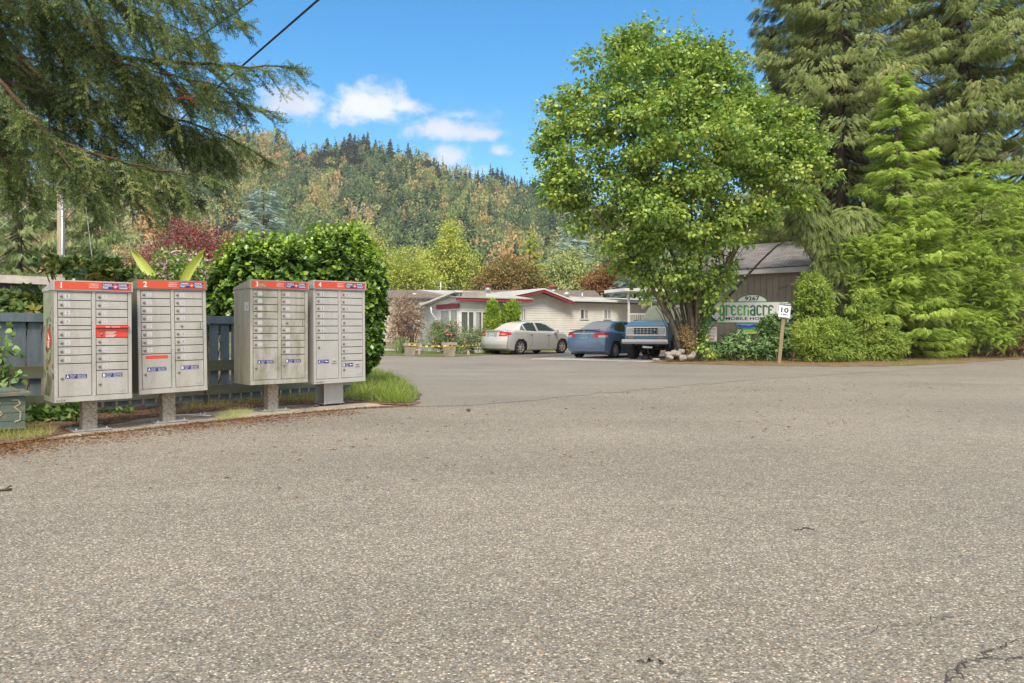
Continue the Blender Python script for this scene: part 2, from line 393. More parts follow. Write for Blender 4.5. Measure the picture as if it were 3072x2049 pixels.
def in_poly(P, poly):
    x, y = P[:, 0], P[:, 1]; q = np.array([tuple(Vector(p).to_2d()) for p in poly]); r = np.zeros(len(P), bool); j = len(q) - 1
    for i in range(len(q)):
        c = ((q[i, 1] > y) != (q[j, 1] > y)) & (x < (q[j, 0] - q[i, 0]) * (y - q[i, 1]) / (q[j, 1] - q[i, 1] + 1e-12) + q[i, 0]); r ^= c; j = i
    return r
def poly_pts(poly, n):
    q = np.array([tuple(Vector(p).to_2d()) for p in poly]); mn, mx = q.min(0), q.max(0); out = np.zeros((0, 2))
    while len(out) < n:
        p = mn + rng.random((n * 2, 2)) * (mx - mn); out = np.concatenate([out, p[in_poly(p, poly)]])
    return out[:n]
def blades(nb, P, h, k=0, lean=.35, w=1.0, z=0.0):
    N = len(P); d = rng.normal(size=(N, 3)) * lean; d[:, 2] = 1
    s = h * rng.uniform(.4, 1.3, N); S = np.stack([s * w, s, s], 1)
    nb.inst(BLADE, np.column_stack([P, np.full(N, z)]), frames(d, rdir(N)), S, rng.random(N), k)
# ------------------------------------------------------------------ setting: ground, road, lawns, hill
def asphalt(name, base, light, dark, big, sc=95.0, contrast=1.0):
    m = bpy.data.materials.new(name); m.use_nodes = True; nt = m.node_tree; b = nt.nodes['Principled BSDF']; b.inputs['Roughness'].default_value = .85
    b.inputs['Specular IOR Level'].default_value = .25
    tc = nd(nt, 'ShaderNodeTexCoord'); v = tc.outputs['Object']
    wv = nd(nt, 'ShaderNodeTexNoise'); wv.inputs['Scale'].default_value = 30; lk(nt, v, wv.inputs['Vector'])
    ad = nd(nt, 'ShaderNodeVectorMath'); ad.operation = 'MULTIPLY_ADD'; lk(nt, wv.outputs['Color'], ad.inputs[0]); ad.inputs[1].default_value = (.012, .012, 0); lk(nt, v, ad.inputs[2])
    vo = nd(nt, 'ShaderNodeTexVoronoi'); vo.inputs['Scale'].default_value = sc; lk(nt, ad.outputs[0], vo.inputs['Vector'])
    sp = nd(nt, 'ShaderNodeSeparateColor'); lk(nt, vo.outputs['Color'], sp.inputs[0])
    stone = ramp(nt, sp.outputs[0], [(.0, dark), (.13, dark), (.3, base), (.68, base), (.88, light), (1, tuple(min(1, c * 1.5) for c in light))])
    tint = ramp(nt, sp.outputs[1], [(.0, (1, 1, 1)), (.9, (1, 1, 1)), (.95, (1.15, .96, .75)), (1, (1.2, .88, .66))])
    stone = mixc(nt, 1.0, stone, tint, 'MULTIPLY')
    gap = nd(nt, 'ShaderNodeMapRange'); lk(nt, vo.outputs['Distance'], gap.inputs['Value']); gap.inputs['From Min'].default_value = .38; gap.inputs['From Max'].default_value = .75
    col = mixc(nt, math_n(nt, 'MULTIPLY', gap.outputs[0], .8 * contrast), stone, tuple(c * .62 for c in base))
    f1 = noise(nt, v, .38, 6, .62); f2 = noise(nt, v, 7, 4, .6); f3 = noise(nt, v, 300, 2)
    col = mixc(nt, 1.0, col, ramp(nt, f1, [(.3, (big, big, big)), (.7, (1.08, 1.06, 1.03))]), 'MULTIPLY')
    col = mixc(nt, 1.0, col, ramp(nt, f2, [(.25, (.86, .86, .86)), (.75, (1.08, 1.08, 1.08))]), 'MULTIPLY')
    col = mixc(nt, 1.0, col, ramp(nt, f3, [(.3, (.8, .8, .8)), (.7, (1.15, 1.15, 1.15))]), 'MULTIPLY')
    mp = nd(nt, 'ShaderNodeMapping'); mp.inputs['Rotation'].default_value = (0, 0, -.55); mp.inputs['Scale'].default_value = (.09, .75, 1); lk(nt, v, mp.inputs['Vector'])
    col = mixc(nt, 1.0, col, ramp(nt, noise(nt, mp.outputs[0], 1.0, 4, .5), [(.36, (.94, .938, .932)), (.62, (1.04, 1.04, 1.035))]), 'MULTIPLY')
    # sparse dark tar and oil spots
    f4 = noise(nt, v, 2.3, 6, .7, .6)
    col = mixc(nt, math_n(nt, 'MULTIPLY', ramp(nt, f4, [(.71, (0, 0, 0)), (.78, (1, 1, 1))]), .45), col, tuple(c * .45 for c in base))
    lk(nt, col, b.inputs['Base Color'])
    bn = nd(nt, 'ShaderNodeBump'); bn.inputs['Strength'].default_value = .55 * contrast; bn.inputs['Distance'].default_value = .006; bn.invert = True
    lk(nt, vo.outputs['Distance'], bn.inputs['Height']); lk(nt, bn.outputs[0], b.inputs['Normal'])
    return m
M_road = asphalt('chip_seal', (.272, .245, .206), (.44, .40, .345), (.112, .104, .094), .84, 118, 1.05)
M_drive = asphalt('old_asphalt', (.245, .225, .197), (.285, .262, .23), (.187, .171, .15), .84, 130, .5)
M_earth = mat('earth', (.11, .1, .045), .95, col2=(.06, .055, .025), vscale=.4)
M_dirt = mat('forest_dirt', (.21, .125, .072), .95, col2=(.085, .055, .034), vscale=5, bump=.8, bscale=30, detail=8)
M_concrete = mat('worn_concrete', (.42, .365, .295), .9, col2=(.25, .205, .16), vscale=3.2, bump=.3, bscale=70, detail=8)
M_lawn = mat('lawn_soil', (.12, .16, .035), .95, col2=(.085, .075, .03), vscale=2.5, detail=8)
M_dry = mat('dry_verge', (.25, .165, .075), .95, col2=(.13, .075, .035), vscale=2.2, bump=.5, bscale=25, detail=8)
M_gravel = asphalt('pale_gravel', (.50, .455, .40), (.7, .65, .58), (.27, .245, .22), .9, 45, 1)
M_white_gravel = mat('driveway_concrete', (.42, .42, .42), .9, var=.2, vscale=3)

sheet('ground', [(-900, -60), (900, -60), (900, 1500), (-900, 1500)], -.05, M_earth, step=0)
sheet('road', [(-70, -25), (90, -25), (90, 60), (-70, 60)], 0, M_road, step=0)
P_drive = [gp(1237, 1220), gp(1500, 1209), gp(1900, 1172), gp(2300, 1136), gp(2700, 1113), gp(2950, 1092), gp(3300, 1070), (30, 34), (30, 50), (-40, 50), (-40, 21), gp(1040, 1110), gp(1150, 1140), gp(1210, 1190)]
sheet('driveway', P_drive, .004, M_drive, amp=.07)
P_pad = [gp(110, 1326), gp(400, 1292), gp(620, 1268), gp(860, 1244), gp(1100, 1224), gp(1190, 1221), gp(1130, 1209), gp(960, 1213), gp(820, 1219), gp(700, 1230), gp(560, 1243), gp(420, 1258), gp(300, 1280), gp(200, 1300)]
sheet('mailbox_pad', P_pad, .008, M_concrete, amp=.035, label=None)
P_dirt = [(-9.5, 2.2), gp(-300, 1392), gp(0, 1336), gp(130, 1318), gp(215, 1301), gp(300, 1281), gp(420, 1259), gp(560, 1244), gp(700, 1231), gp(830, 1220), gp(960, 1214), gp(1100, 1210), gp(1232, 1218), gp(1262, 1198), gp(1258, 1182), gp(1222, 1150), gp(1180, 1128), gp(1130, 1112),
          gp(1040, 1108), gp(800, 1102), (-14, 20.2), (-40, 20.2), (-40, 2.2)]
sheet('verge_dirt', P_dirt, .012, M_dirt, amp=.06)
P_grass = [gp(1085, 1205), gp(1180, 1211), gp(1232, 1212), gp(1258, 1196), gp(1254, 1180), gp(1220, 1150), gp(1178, 1128), gp(1130, 1113), gp(1062, 1108), gp(1010, 1150), gp(1000, 1195)]
sheet('lawn_corner', P_grass, .016, M_lawn, amp=.05)
P_verge = [gp(1930, 1087), gp(1990, 1091), gp(2060, 1092), gp(2360, 1099), gp(2666, 1099.5), gp(2880, 1091), gp(3072, 1077), gp(3500, 1058), (60, 45), (60, 60), (3.4, 60), (3.4, 28), gp(1960, 1084)]
sheet('verge', P_verge, .012, M_dry, amp=.09)
P_lawn = [(-40, 30.6), gp(1060, 1066), gp(1228, 1069), gp(1350, 1072), gp(1470, 1065.5), gp(1560, 1057.5), gp(1700, 1052), gp(1850, 1049), (14, 41), (14, 55), (-40, 55)]
sheet('lawn', P_lawn, .012, M_lawn, amp=.05)
P_gravel = [gp(1585, 1078.5), gp(1640, 1073), gp(1760, 1067), gp(1900, 1064), gp(2060, 1064), gp(2010, 1080), gp(1965, 1086), gp(1930, 1087.5), gp(1760, 1083)]
sheet('gravel_patch', P_gravel, .014, M_gravel, amp=.1)
sheet('garden_path', [gp(1020, 1052), gp(1300, 1054), gp(1560, 1049), gp(1560, 1046), gp(1300, 1049), gp(1020, 1046)], .017, M_white_gravel, step=0)

# crack running across the near right corner of the road
def ribbon(name, pts, w, z, m):
    mb = MB(); P = [gp(*p) for p in pts]; q = []
    for a, b in zip(P[:-1], P[1:]):
        for j in range(6): q.append(a.lerp(b, j / 6) + Vector((random.gauss(0, .012), random.gauss(0, .012), 0)))
    q.append(P[-1]); V = []; F = []
    for i, p in enumerate(q):
        d = (q[min(i + 1, len(q) - 1)] - q[max(i - 1, 0)]).normalized(); s = Vector((-d.y, d.x, 0)) * w * random.uniform(.3, 1.4) / 2
        V += [(p + s)[:2] + (z,), (p - s)[:2] + (z,)]
    for i in range(len(q) - 1): F.append((2 * i, 2 * i + 2, 2 * i + 3, 2 * i + 1)[::-1])
    mb.add(V, F); o = mb.build(name, m); tag(o, kind='structure'); return o
M_tar = mat('tar', (.075, .068, .06), .95, var=.5, vscale=40, bump=.6, bscale=160)
ribbon('road_crack', [(2840, 2049), (2895, 1995), (2960, 1972), (3010, 1945), (3072, 1915), (3200, 1880)], .007, .004, M_tar)
ribbon('road_crack', [(2895, 1995), (2870, 2020), (2830, 2070)], .006, .0045, M_tar)
ribbon('road_crack', [(2960, 1972), (3020, 1985), (3090, 1975)], .005, .0045, M_tar)
ribbon('road_crack', [(2600, 1905), (2680, 1880), (2790, 1868), (2860, 1850)], .003, .004, M_tar)
ribbon('road_crack', [(2385, 1592), (2410, 1584), (2440, 1588)], .013, .004, M_tar)
ribbon('road_crack', [(1935, 1990), (1960, 1985), (1985, 1992)], .006, .004, M_tar)

# hill
RIDGE = np.array([(-2500, 760), (-600, 640), (-100, 610), (200, 590), (350, 545), (480, 482), (560, 455), (680, 432), (760, 428), (832, 434), (890, 470), (928, 482), (982, 474), (1050, 466), (1103, 464), (1160, 476), (1224, 492), (1307, 525),
                  (1404, 548), (1491, 552), (1564, 570), (1656, 596), (1800, 640), (2300, 720), (3200, 800), (5500, 930)], float)
YB, YR = 230.0, 610.0
RIDGE[:, 1] += 14
def hill_z(b, Y):
    px = CX + b * FPX; ry = np.interp(px, RIDGE[:, 0], RIDGE[:, 1]); zr = CAM_H + (HY - ry) / FPX * YR
    t = (Y - YB) / (YR - YB); tt = np.clip(t, 0, 1)
    g = .15 * tt + .85 * tt ** 1.25; g = g + .02 * np.sin(px / 61.) * np.sin(tt * 9) * tt * (1 - tt) * 4
    return zr * np.where(t > 1, 1 - .9 * (t - 1), g)
def build_hill():
    bs = np.linspace(-2.2, 1.9, 130); ys = np.concatenate([np.linspace(YB - 5, YR, 46), np.linspace(YR + 15, YR + 420, 12)])
    Bm, Ym = np.meshgrid(bs, ys); Z = hill_z(Bm, Ym) - .4
    V = np.column_stack([(Bm * Ym).ravel(), Ym.ravel(), Z.ravel()]); nb = len(bs)
    i = np.arange((len(ys) - 1) * nb).reshape(-1, nb)[:, :-1].ravel(); F = np.column_stack([i, i + 1, i + nb + 1, i + nb])
    o = link('hill', np_mesh('hill', V, [F], None, [mat('hill_undergrowth', (.12, .1, .045), .95, col2=(.06, .07, .03), vscale=.05)], smooth=True)); tag(o, kind='structure')
build_hill()

# woodland templates: leaf clumps on a crown, tiered conifers
def tpl_broad(n, seed):
    r0 = np.random.default_rng(seed); V = []; F = []
    sub = r0.normal(size=(9, 3)) * (.45, .45, .3); sub[:, 2] += .62
    for i in range(n):
        c = sub[i % 9]; d = unit(r0.normal(size=3)); d[2] = abs(d[2]) * 1.0 - .25; p = c + d * .42 * (1 - .4 * r0.random() ** 2)
        nn = unit(d + r0.normal(size=3) * .55); x = unit(np.cross(nn, r0.normal(size=3))); y = np.cross(nn, x); s = r0.uniform(.035, .078)
        o = len(V); V += [p - x * s, p - y * s, p + x * s, p + y * s]; F.append((o, o + 1, o + 2, o + 3))
    return np.array(V), np.array(F)
def tpl_conifer(tiers, per, seed, rad=.17, lean=.35):
    r0 = np.random.default_rng(seed); V = []; F = []
    for t in range(tiers):
        f = t / tiers; z = .1 + .88 * f; rr = rad * (1 - f) ** .85 + .012
        for j in range(per if f < .7 else max(4, per - 4)):
            a = r0.uniform(0, 6.283); L = rr * r0.uniform(.6, 1.2); d = np.array((math.cos(a), math.sin(a), 0)); s = np.array((-math.sin(a), math.cos(a), 0)) * L * .33
            p = np.array((0, 0, z + r0.uniform(-.02, .02))); o = len(V); dz = np.array((0, 0, -lean * L))
            V += [p + (0, 0, .02), p + d * L * .55 - s + dz * .6, p + d * L + dz * 1.3, p + d * L * .55 + s + dz * .6]; F.append((o, o + 1, o + 2, o + 3))
    return np.array(V), np.array(F)
M_forest = leafmat('woodland_leaves', [(0, (.035, .06, .035)), (.2, (.06, .085, .04)), (.42, (.10, .125, .05)), (.58, (.15, .15, .065)), (.74, (.19, .145, .07)), (.88, (.23, .135, .06)), (1, (.17, .15, .11))], trans=.2, gloss=.0, gain=2.5)
M_fir = leafmat('fir_needles', [(0, (.018, .036, .024)), (.6, (.034, .06, .036)), (1, (.055, .08, .045))], trans=.1, gloss=.0, gain=2.1)
def rotz(a):
    c, s = np.cos(a), np.sin(a); z = np.zeros_like(a); o = z + 1
    return np.stack([np.stack([c, -s, z], 1), np.stack([s, c, z], 1), np.stack([z, z, o], 1)], 1)
def build_forest():
    nb = NB(); TB = [tpl_broad(320, k) for k in range(4)]; TC = [tpl_conifer(13, 10, 20 + k) for k in range(3)]
    n = 2300; Y = YB + 10 + (YR - YB - 4) * rng.random(n) ** .8; b = rng.uniform(-.66, .30, n)
    # the wood also runs on, thinner, beyond the picture's sides
    m2 = 700; Y = np.concatenate([Y, YB + 10 + (YR - YB) * rng.random(m2)]); b = np.concatenate([b, rng.uniform(-1.5, 1.0, m2)])
    px = CX + b * FPX; t = (Y - YB) / (YR - YB); Z = hill_z(b, Y); X = b * Y
    P = np.column_stack([X, Y, Z]); N = len(P)
    warm = np.clip((900 - px) / 420, 0, 1) * .24 + .12 * np.sin(px / 83. + t * 5) + .1 * np.sin(px / 37. - t * 9)
    cv = np.clip(.33 + warm + rng.normal(size=N) * .25, 0.05, 1)
    con = rng.random(N) < np.clip(.36 + .2 * np.sin(px / 110. + 1 + t * 4) + .22 * (t > .86) * (px > 880) + .1 * (px > 1250), .04, .62)
    for k in range(4):
        s = (~con) & (np.arange(N) % 4 == k); q = int(s.sum()); h = rng.uniform(8, 15.5, q)
        nb.inst(TB[k], P[s] - (0, 0, 1), rotz(rng.uniform(0, 6.28, q)), np.stack([h * .62, h * .62, h * rng.uniform(.8, 1.15, q)], 1), cv[s], 0)
    for k in range(3):
        s = con & (np.arange(N) % 3 == k); q = int(s.sum()); h = rng.uniform(11, 25, q)
        nb.inst(TC[k], P[s] - (0, 0, 1), rotz(rng.uniform(0, 6.28, q)), np.stack([h * 1.05, h * 1.05, h], 1), rng.random(q), 1)
    nb.v = [np.clip(a + rng.normal(size=len(a)) * .02, 0, 1) for a in nb.v]
    o = nb.build('hillside_woods', [M_forest, M_fir]); tag(o, 'mixed autumn woodland covering the whole hillside behind the homes', 'woods', None, 'stuff')
    # firs along the skyline, each a tree of its own
    TR = tpl_conifer(20, 15, 77, .15, .5); protos = []
    def fir(seed):
        th = thing('fir_tree', 'dark narrow fir standing up against the sky on the hill ridge', 'tree', (0, 0, 0), 0, "firs along the hill's ridge")
        T = tpl_conifer(20, 15, seed, .15, .5); v = np.repeat(np.random.default_rng(seed).random(len(T[1])), 4)
        link('crown', np_mesh('fir_crown', T[0], [T[1]], v, [M_fir]), th)
        mb = MB(); mb.tube([(0, 0, -.05), (0, 0, .95)], [.012, .003], 5); mb.build('trunk', M_bark, th); return th
    spots = []
    sky = [(982, 409), (1010, 424), (1032, 406), (1050, 394), (1064, 400), (1080, 412), (1103, 390), (1092, 398), (1127, 414), (1140, 430), (1148, 446), (1171, 412), (1180, 452), (1224, 424), (1232, 440), (1256, 446), (1278, 452), (1290, 470), (1302, 468), (1315, 482), (1338, 490), (1350, 510), (1434, 508),
           (1478, 500), (1492, 498), (1506, 506), (1543, 524), (1564, 526), (1618, 552), (908, 428), (897, 440), (950, 427), (938, 446), (965, 440), (940, 456), (832, 400), (812, 402), (790, 386), (776, 390), (760, 388), (745, 384), (730, 396), (700, 404), (640, 400), (600, 412), (575, 420), (555, 430), (1000, 440), (1020, 450), (1118, 440), (1200, 470), (1210, 462),
           (1245, 470), (1265, 480), (1368, 520), (1400, 516), (1460, 522), (1525, 536), (1590, 546), (1640, 566), (1670, 574), (1044, 430), (1070, 440), (988, 436), (520, 450), (500, 462), (470, 470)]
    for i, (px, ty) in enumerate(sky):
        b = (px - CX) / FPX; Y = YR - random.uniform(0, 26); z = float(hill_z(np.array(b), np.array(Y))); top = CAM_H + (HY - ty) / FPX * Y
        h = max(8.0, top - z + 1); spots.append((b * Y, Y, z - 1, h))
    # firs that stand out lower on the slope
    for px, ty, hp, Y in [(1255, 560, 80, 480), (1300, 520, 90, 500), (1310, 560, 70, 480), (1160, 480, 80, 570), (1045, 500, 60, 560), (930, 640, 60, 440), (1440, 600, 90, 430), (1395, 690, 80, 380), (1340, 660, 100, 370), (1240, 640, 110, 360), (1480, 680, 90, 360), (1540, 660, 70, 400), (640, 690, 70, 380), (1010, 520, 55, 540), (1190, 760, 60, 330), (1260, 720, 90, 320), (870, 560, 60, 500), (1500, 570, 60, 480), (1590, 610, 60, 470), (660, 470, 60, 560), (1415, 560, 70, 520)]:
        b = (px - CX) / FPX; z = float(hill_z(np.array(b), np.array(Y))); spots.append((b * Y, Y, z - 1, hp / FPX * Y))
    pr = [fir(101 + k) for k in range(5)]
    for i, (x, y, z, h) in enumerate(spots):
        k = i % 5; w_ = random.uniform(1.25, 2.1); sc = (h * w_, h * w_, h)
        if i < 5: o = pr[k]; o.location = (x, y, z); o.rotation_euler = (0, 0, random.uniform(0, 6)); o.scale = sc
        else: o = dup(pr[k], (x, y, z), random.uniform(0, 6), None, sc)
        if i >= len(sky): o['label'] = 'dark fir rising out of the paler woods on the hill slope'; o['group'] = 'firs on the hill slope'
M_bark = mat('bark', (.12, .085, .06), .95, col2=(.05, .036, .026), vscale=14, bump=.8, bscale=40, stretch=(1, 1, .25))
M_bark_grey = mat('grey_bark', (.22, .18, .13), .95, col2=(.09, .07, .045), vscale=16, bump=.7, bscale=50, stretch=(1, 1, .3))
build_forest()
# ------------------------------------------------------------------ mid-distance trees behind the homes
def broad_tree(name, label, px, Y, blobs_px, m, n, per, sig, leaf, T=LEAF, droop=.3, group=None, ry=.8, trunk_r=.18, base_px=None, barkm=None, shell=.6, flat=.7, up=.8, depth=None, limbs=7):
    """blobs given as (px, py, half width px, half height px) at depth Y"""
    s = Y / FPX; root = thing(name, label, 'tree', ((px - CX) * s, Y, 0), 0, group)
    bl = []
    for bx, by, rx, rz in blobs_px:
        bl.append(((bx - px) * s, random.uniform(-.25, .25) * rx * s, CAM_H + (HY - by) * s, rx * s, (depth or ry) * rx * s, rz * s))
    nb = NB(); leaf_crown(nb, bl, n, per, sig, leaf, T, 0, droop, flat, shell, up=up); nb.build('crown', m, root)
    mb = MB(); zc = min(b[2] for b in bl); zt = max(b[2] + b[5] * .5 for b in bl)
    limb(mb, (0, 0, -.05), (0, 0, zc), trunk_r, trunk_r * .7, 6, .02)
    for b in (bl * 3)[:limbs]: limb(mb, (0, 0, zc * random.uniform(.6, 1)), (b[0] + random.uniform(-.4, .4) * b[3], b[1], b[2] + random.uniform(-.2, .5) * b[5]), trunk_r * .5, trunk_r * .12, 5, .1)
    mb.build('trunk', barkm or M_bark, root); return root
def conifer(name, label, px, Y, top_py, half_px, m, boughs, per, size, T=SPRUCE, base_z=0.6, sag=.25, group=None, rr=.16, cones=None, cm=None, hang=.5, taper=.85, ysq=1.0, lift=.0, min_len=.06, cone_n=0):
    s = Y / FPX; H = CAM_H + (HY - top_py) * s; Rr = half_px * s; root = thing(name, label, 'tree', ((px - CX) * s, Y, 0), 0, group)
    nb = NB(); mb = MB(); mb.tube([(0, 0, -.05), (0, 0, H * .5), (0, 0, H * .98)], [rr, rr * .6, .02], 8); CP = []
    for i in range(boughs):
        f = (i + random.random()) / boughs; z0 = base_z + (H - base_z) * f; L = Rr * ((1 - f) ** taper + min_len) * random.uniform(.6, 1.22); a = random.uniform(0, 2 * math.pi)
        dx, dy = math.cos(a), math.sin(a) * ysq; pts = []
        for j in range(6):
            t = j / 5; pts.append(Vector((dx * L * t, dy * L * t, z0 + lift * L * t - sag * L * math.sin(t * 2.2) * .9 + .1 * L * t * t)))
        mb.tube(pts, [max(.01, rr * .28 * (1 - t / 5.5) * (L / Rr + .2)) for t in range(6)], 4, cap=False)
        n = max(4, int(per * (L / Rr + .1))); t = np.sqrt(rng.random(n)) * .98 + .02
        q = np.array([p[:] for p in pts]); P = np.stack([np.interp(t, np.linspace(0, 1, 6), q[:, c]) for c in range(3)], 1)
        sd = rng.choice([-1, 1], n); out = np.array((dx, dy, 0.)); side = np.array((-dy, dx, 0.))
        d = out * rng.uniform(.3, 1.0, (n, 1)) + side * (sd * rng.uniform(.2, 1.0, n))[:, None]; d[:, 2] -= hang * rng.uniform(.3, 1.4, n)
        P = P + side * (sd * rng.random(n) * L * .16)[:, None]; P[:, 2] -= rng.random(n) * size * .5
        nr = rng.normal(size=(n, 3)) * .35; nr[:, 2] += 1
        bv = random.random(); nb.inst(T, P, frames(d, nr), size * rng.uniform(.6, 1.25, n), np.clip(bv * .55 + rng.random(n) * .45, 0, 1))
        if cm: CP.append(P[rng.random(n) < cone_n])
    nb.build('crown', m, root); mb.build('trunk', M_bark, root)
    if cm and CP:
        CP = np.concatenate(CP); c = NB(); n = len(CP); d = np.zeros((n, 3)); d[:, 2] = -1; d += rng.normal(size=(n, 3)) * .15
        CT = (np.array([(0, 0, 0), (-.16, .5, .0), (0, 1, 0), (.16, .5, 0), (0, .5, .16), (0, .5, -.16)], float), np.array([(0, 3, 2, 1), (0, 4, 2, 5)]))
        c.inst(CT, CP - (0, 0, size * .3), frames(d, rdir(n)), .14 * rng.uniform(.7, 1.2, n), rng.random(n)); c.build('cones', cm, root)['kind'] = 'stuff'
    return root
M_plum = leafmat('plum_leaves', [(0, (.07, .02, .028)), (.5, (.13, .036, .042)), (.85, (.19, .06, .05)), (1, (.24, .12, .09))], .25, gloss=.06)
M_blue = leafmat('blue_spruce_needles', [(0, (.10, .14, .13)), (.5, (.18, .24, .225)), (1, (.30, .36, .33))], .1, gloss=.03, gain=1.9)
M_yg = leafmat('yellow_green_leaves', [(0, (.13, .17, .035)), (.5, (.21, .24, .05)), (.85, (.30, .29, .07)), (1, (.36, .27, .08))], .3, gloss=.03)
M_olive = leafmat('olive_brown_leaves', [(0, (.06, .07, .025)), (.4, (.12, .105, .04)), (.8, (.18, .12, .05)), (1, (.25, .13, .05))], .25, gloss=.03)
M_willow = leafmat('willow_leaves', [(0, (.09, .13, .04)), (.5, (.17, .2, .075)), (1, (.27, .27, .12))], .3, gloss=.03)
M_orange = leafmat('orange_maple_leaves', [(0, (.13, .06, .025)), (.5, (.24, .105, .04)), (.85, (.32, .16, .06)), (1, (.36, .25, .14))], .25, gloss=.03, gain=1.3)
M_conlt = leafmat('pale_spruce_needles', [(0, (.055, .085, .03)), (.5, (.115, .155, .055)), (1, (.21, .24, .10))], .15, gloss=.02)
M_condk = leafmat('dark_conifer_needles', [(0, (.04, .055, .025)), (.5, (.075, .09, .04)), (1, (.12, .13, .06))], .15, gloss=.02)
M_weep = leafmat('weeping_foliage', [(0, (.14, .19, .04)), (.5, (.27, .31, .09)), (1, (.42, .42, .16))], .3, gloss=.02, gain=1.2)
M_cone = leafmat('spruce_cones', [(0, (.2, .1, .04)), (1, (.34, .17, .07))], .0, gloss=.03, gain=1.1)

broad_tree('plum_tree', 'dark red-purple leaved tree behind the pink flowering bush', 580, 27, [(500, 790, 120, 75), (560, 720, 100, 70), (650, 760, 110, 70), (720, 780, 70, 60), (440, 830, 80, 60), (600, 830, 150, 60), (760, 790, 40, 60), (545, 690, 40, 40)],
           M_plum, 1500, 13, .16, .085, droop=.0, shell=.8, limbs=12)
conifer('spruce_tree', 'pale blue-grey spruce rising behind the laurel hedge', 790, 62, 565, 112, M_blue, 90, 46, .62, base_z=1.5, sag=.12, lift=.15, taper=.5, hang=.15, min_len=.12)
conifer('spruce_tree', 'tall green spruce behind the utility pole at the far left', 60, 42, 150, 250, M_conlt, 130,120, .42, base_z=.8, sag=.35, hang=.9, cm=M_cone, cone_n=.05)
conifer('spruce_tree', 'shorter green spruce with orange cones right of the utility pole', 290, 46, 520, 175, M_conlt, 95,104, .42, base_z=.8, sag=.3, hang=.8, cm=M_cone, cone_n=.08)
conifer('spruce_tree', 'green spruce filling the gap left of the utility pole', -150, 38, 330, 230, M_conlt, 90,100, .42, base_z=.8, sag=.35, hang=.9)
broad_tree('birch_tree', 'tall yellow-green birch left of centre behind the grey roof', 1350, 78, [(1352, 735, 48, 70), (1330, 790, 80, 70), (1385, 800, 60, 70), (1352, 690, 22, 40), (1290, 830, 60, 50), (1410, 850, 50, 50)], M_yg, 1000, 13, .3, .24, droop=.9, group=None, shell=.75)
broad_tree('round_tree', 'rounded yellow-green tree right beside the laurel hedge, behind the grey roof', 1235, 72, [(1235, 810, 75, 70), (1200, 840, 60, 60), (1270, 840, 60, 50), (1180, 870, 60, 50), (1290, 870, 60, 45)], M_yg, 900, 12, .3, .24, shell=.7)
broad_tree('pale_tree', 'pale yellow loose tree above the laurel hedge at the foot of the hill', 1030, 110, [(1030, 760, 90, 70), (1090, 730, 60, 60), (970, 790, 70, 60), (1130, 800, 70, 70)], M_yg, 800, 12, .45, .34, shell=.8)
conifer('small_fir', 'small dark fir between the yellow birch and the olive maple', 1446, 82, 735, 34, M_condk, 50, 28, .6, base_z=.8, sag=.15)
broad_tree('maple_tree', 'broad olive-brown maple behind the red-trimmed home', 1525, 60, [(1525, 815, 70, 45), (1470, 845, 55, 35), (1590, 840, 55, 40), (1540, 860, 100, 30), (1450, 870, 40, 25), (1620, 865, 40, 25)], M_olive, 1200, 12, .26, .2, droop=.2, shell=.6, flat=.4)
conifer('cedar_tree', 'yellow-green cone shaped cedar behind the olive maple', 1588, 98, 688, 62, M_yg, 80, 40, .9, base_z=1, sag=.1, hang=.2)
broad_tree('willow_tree', 'drooping grey-green willow behind the white home', 1700, 66, [(1700, 800, 60, 50), (1660, 840, 50, 40), (1750, 840, 50, 45), (1690, 870, 90, 35), (1620, 860, 40, 30)], M_willow, 1100, 13, .32, .22, droop=1.2, shell=.7, flat=1.2)
broad_tree('orange_maple', 'orange-brown maple beside the white porch', 1815, 58, [(1815, 830, 55, 32), (1860, 815, 50, 28), (1775, 850, 40, 25), (1840, 865, 70, 22), (1900, 840, 40, 30)], M_orange, 800, 10, .25, .16, droop=.3, shell=.8, flat=.3)
conifer('spruce_tree', 'tall blue-grey spruce behind the left edge of the big leafy tree', 1715, 84, 630, 95, M_blue, 80, 46, .8, base_z=1.5, sag=.15, lift=.05, hang=.25, taper=.7)
conifer('spruce_tree', 'low blue-grey spruce directly behind the white porch', 1905, 54, 770, 80, M_blue, 60, 40, .6, base_z=.8, sag=.1, lift=.1, hang=.2, taper=.45)
conifer('weeping_cedar', 'pale yellow weeping cedar seen above the brown shed roof', 2280, 58, 520, 130, M_weep, 90, 60, .9, T=FINE, base_z=2, sag=.6, hang=2.4, taper=.5)
conifer('weeping_cedar', 'pale weeping cedar behind the right end of the brown shed roof', 2430, 52, 560, 90, M_weep, 60, 50, .8, T=FINE, base_z=2, sag=.6, hang=2.4, taper=.5)
broad_tree('round_tree', 'green tree low behind the hazel trunk and the white porch', 2060, 70, [(2060, 850, 90, 60), (1980, 880, 70, 40), (2150, 870, 80, 50)], M_willow, 700, 12, .35, .26, shell=.7)
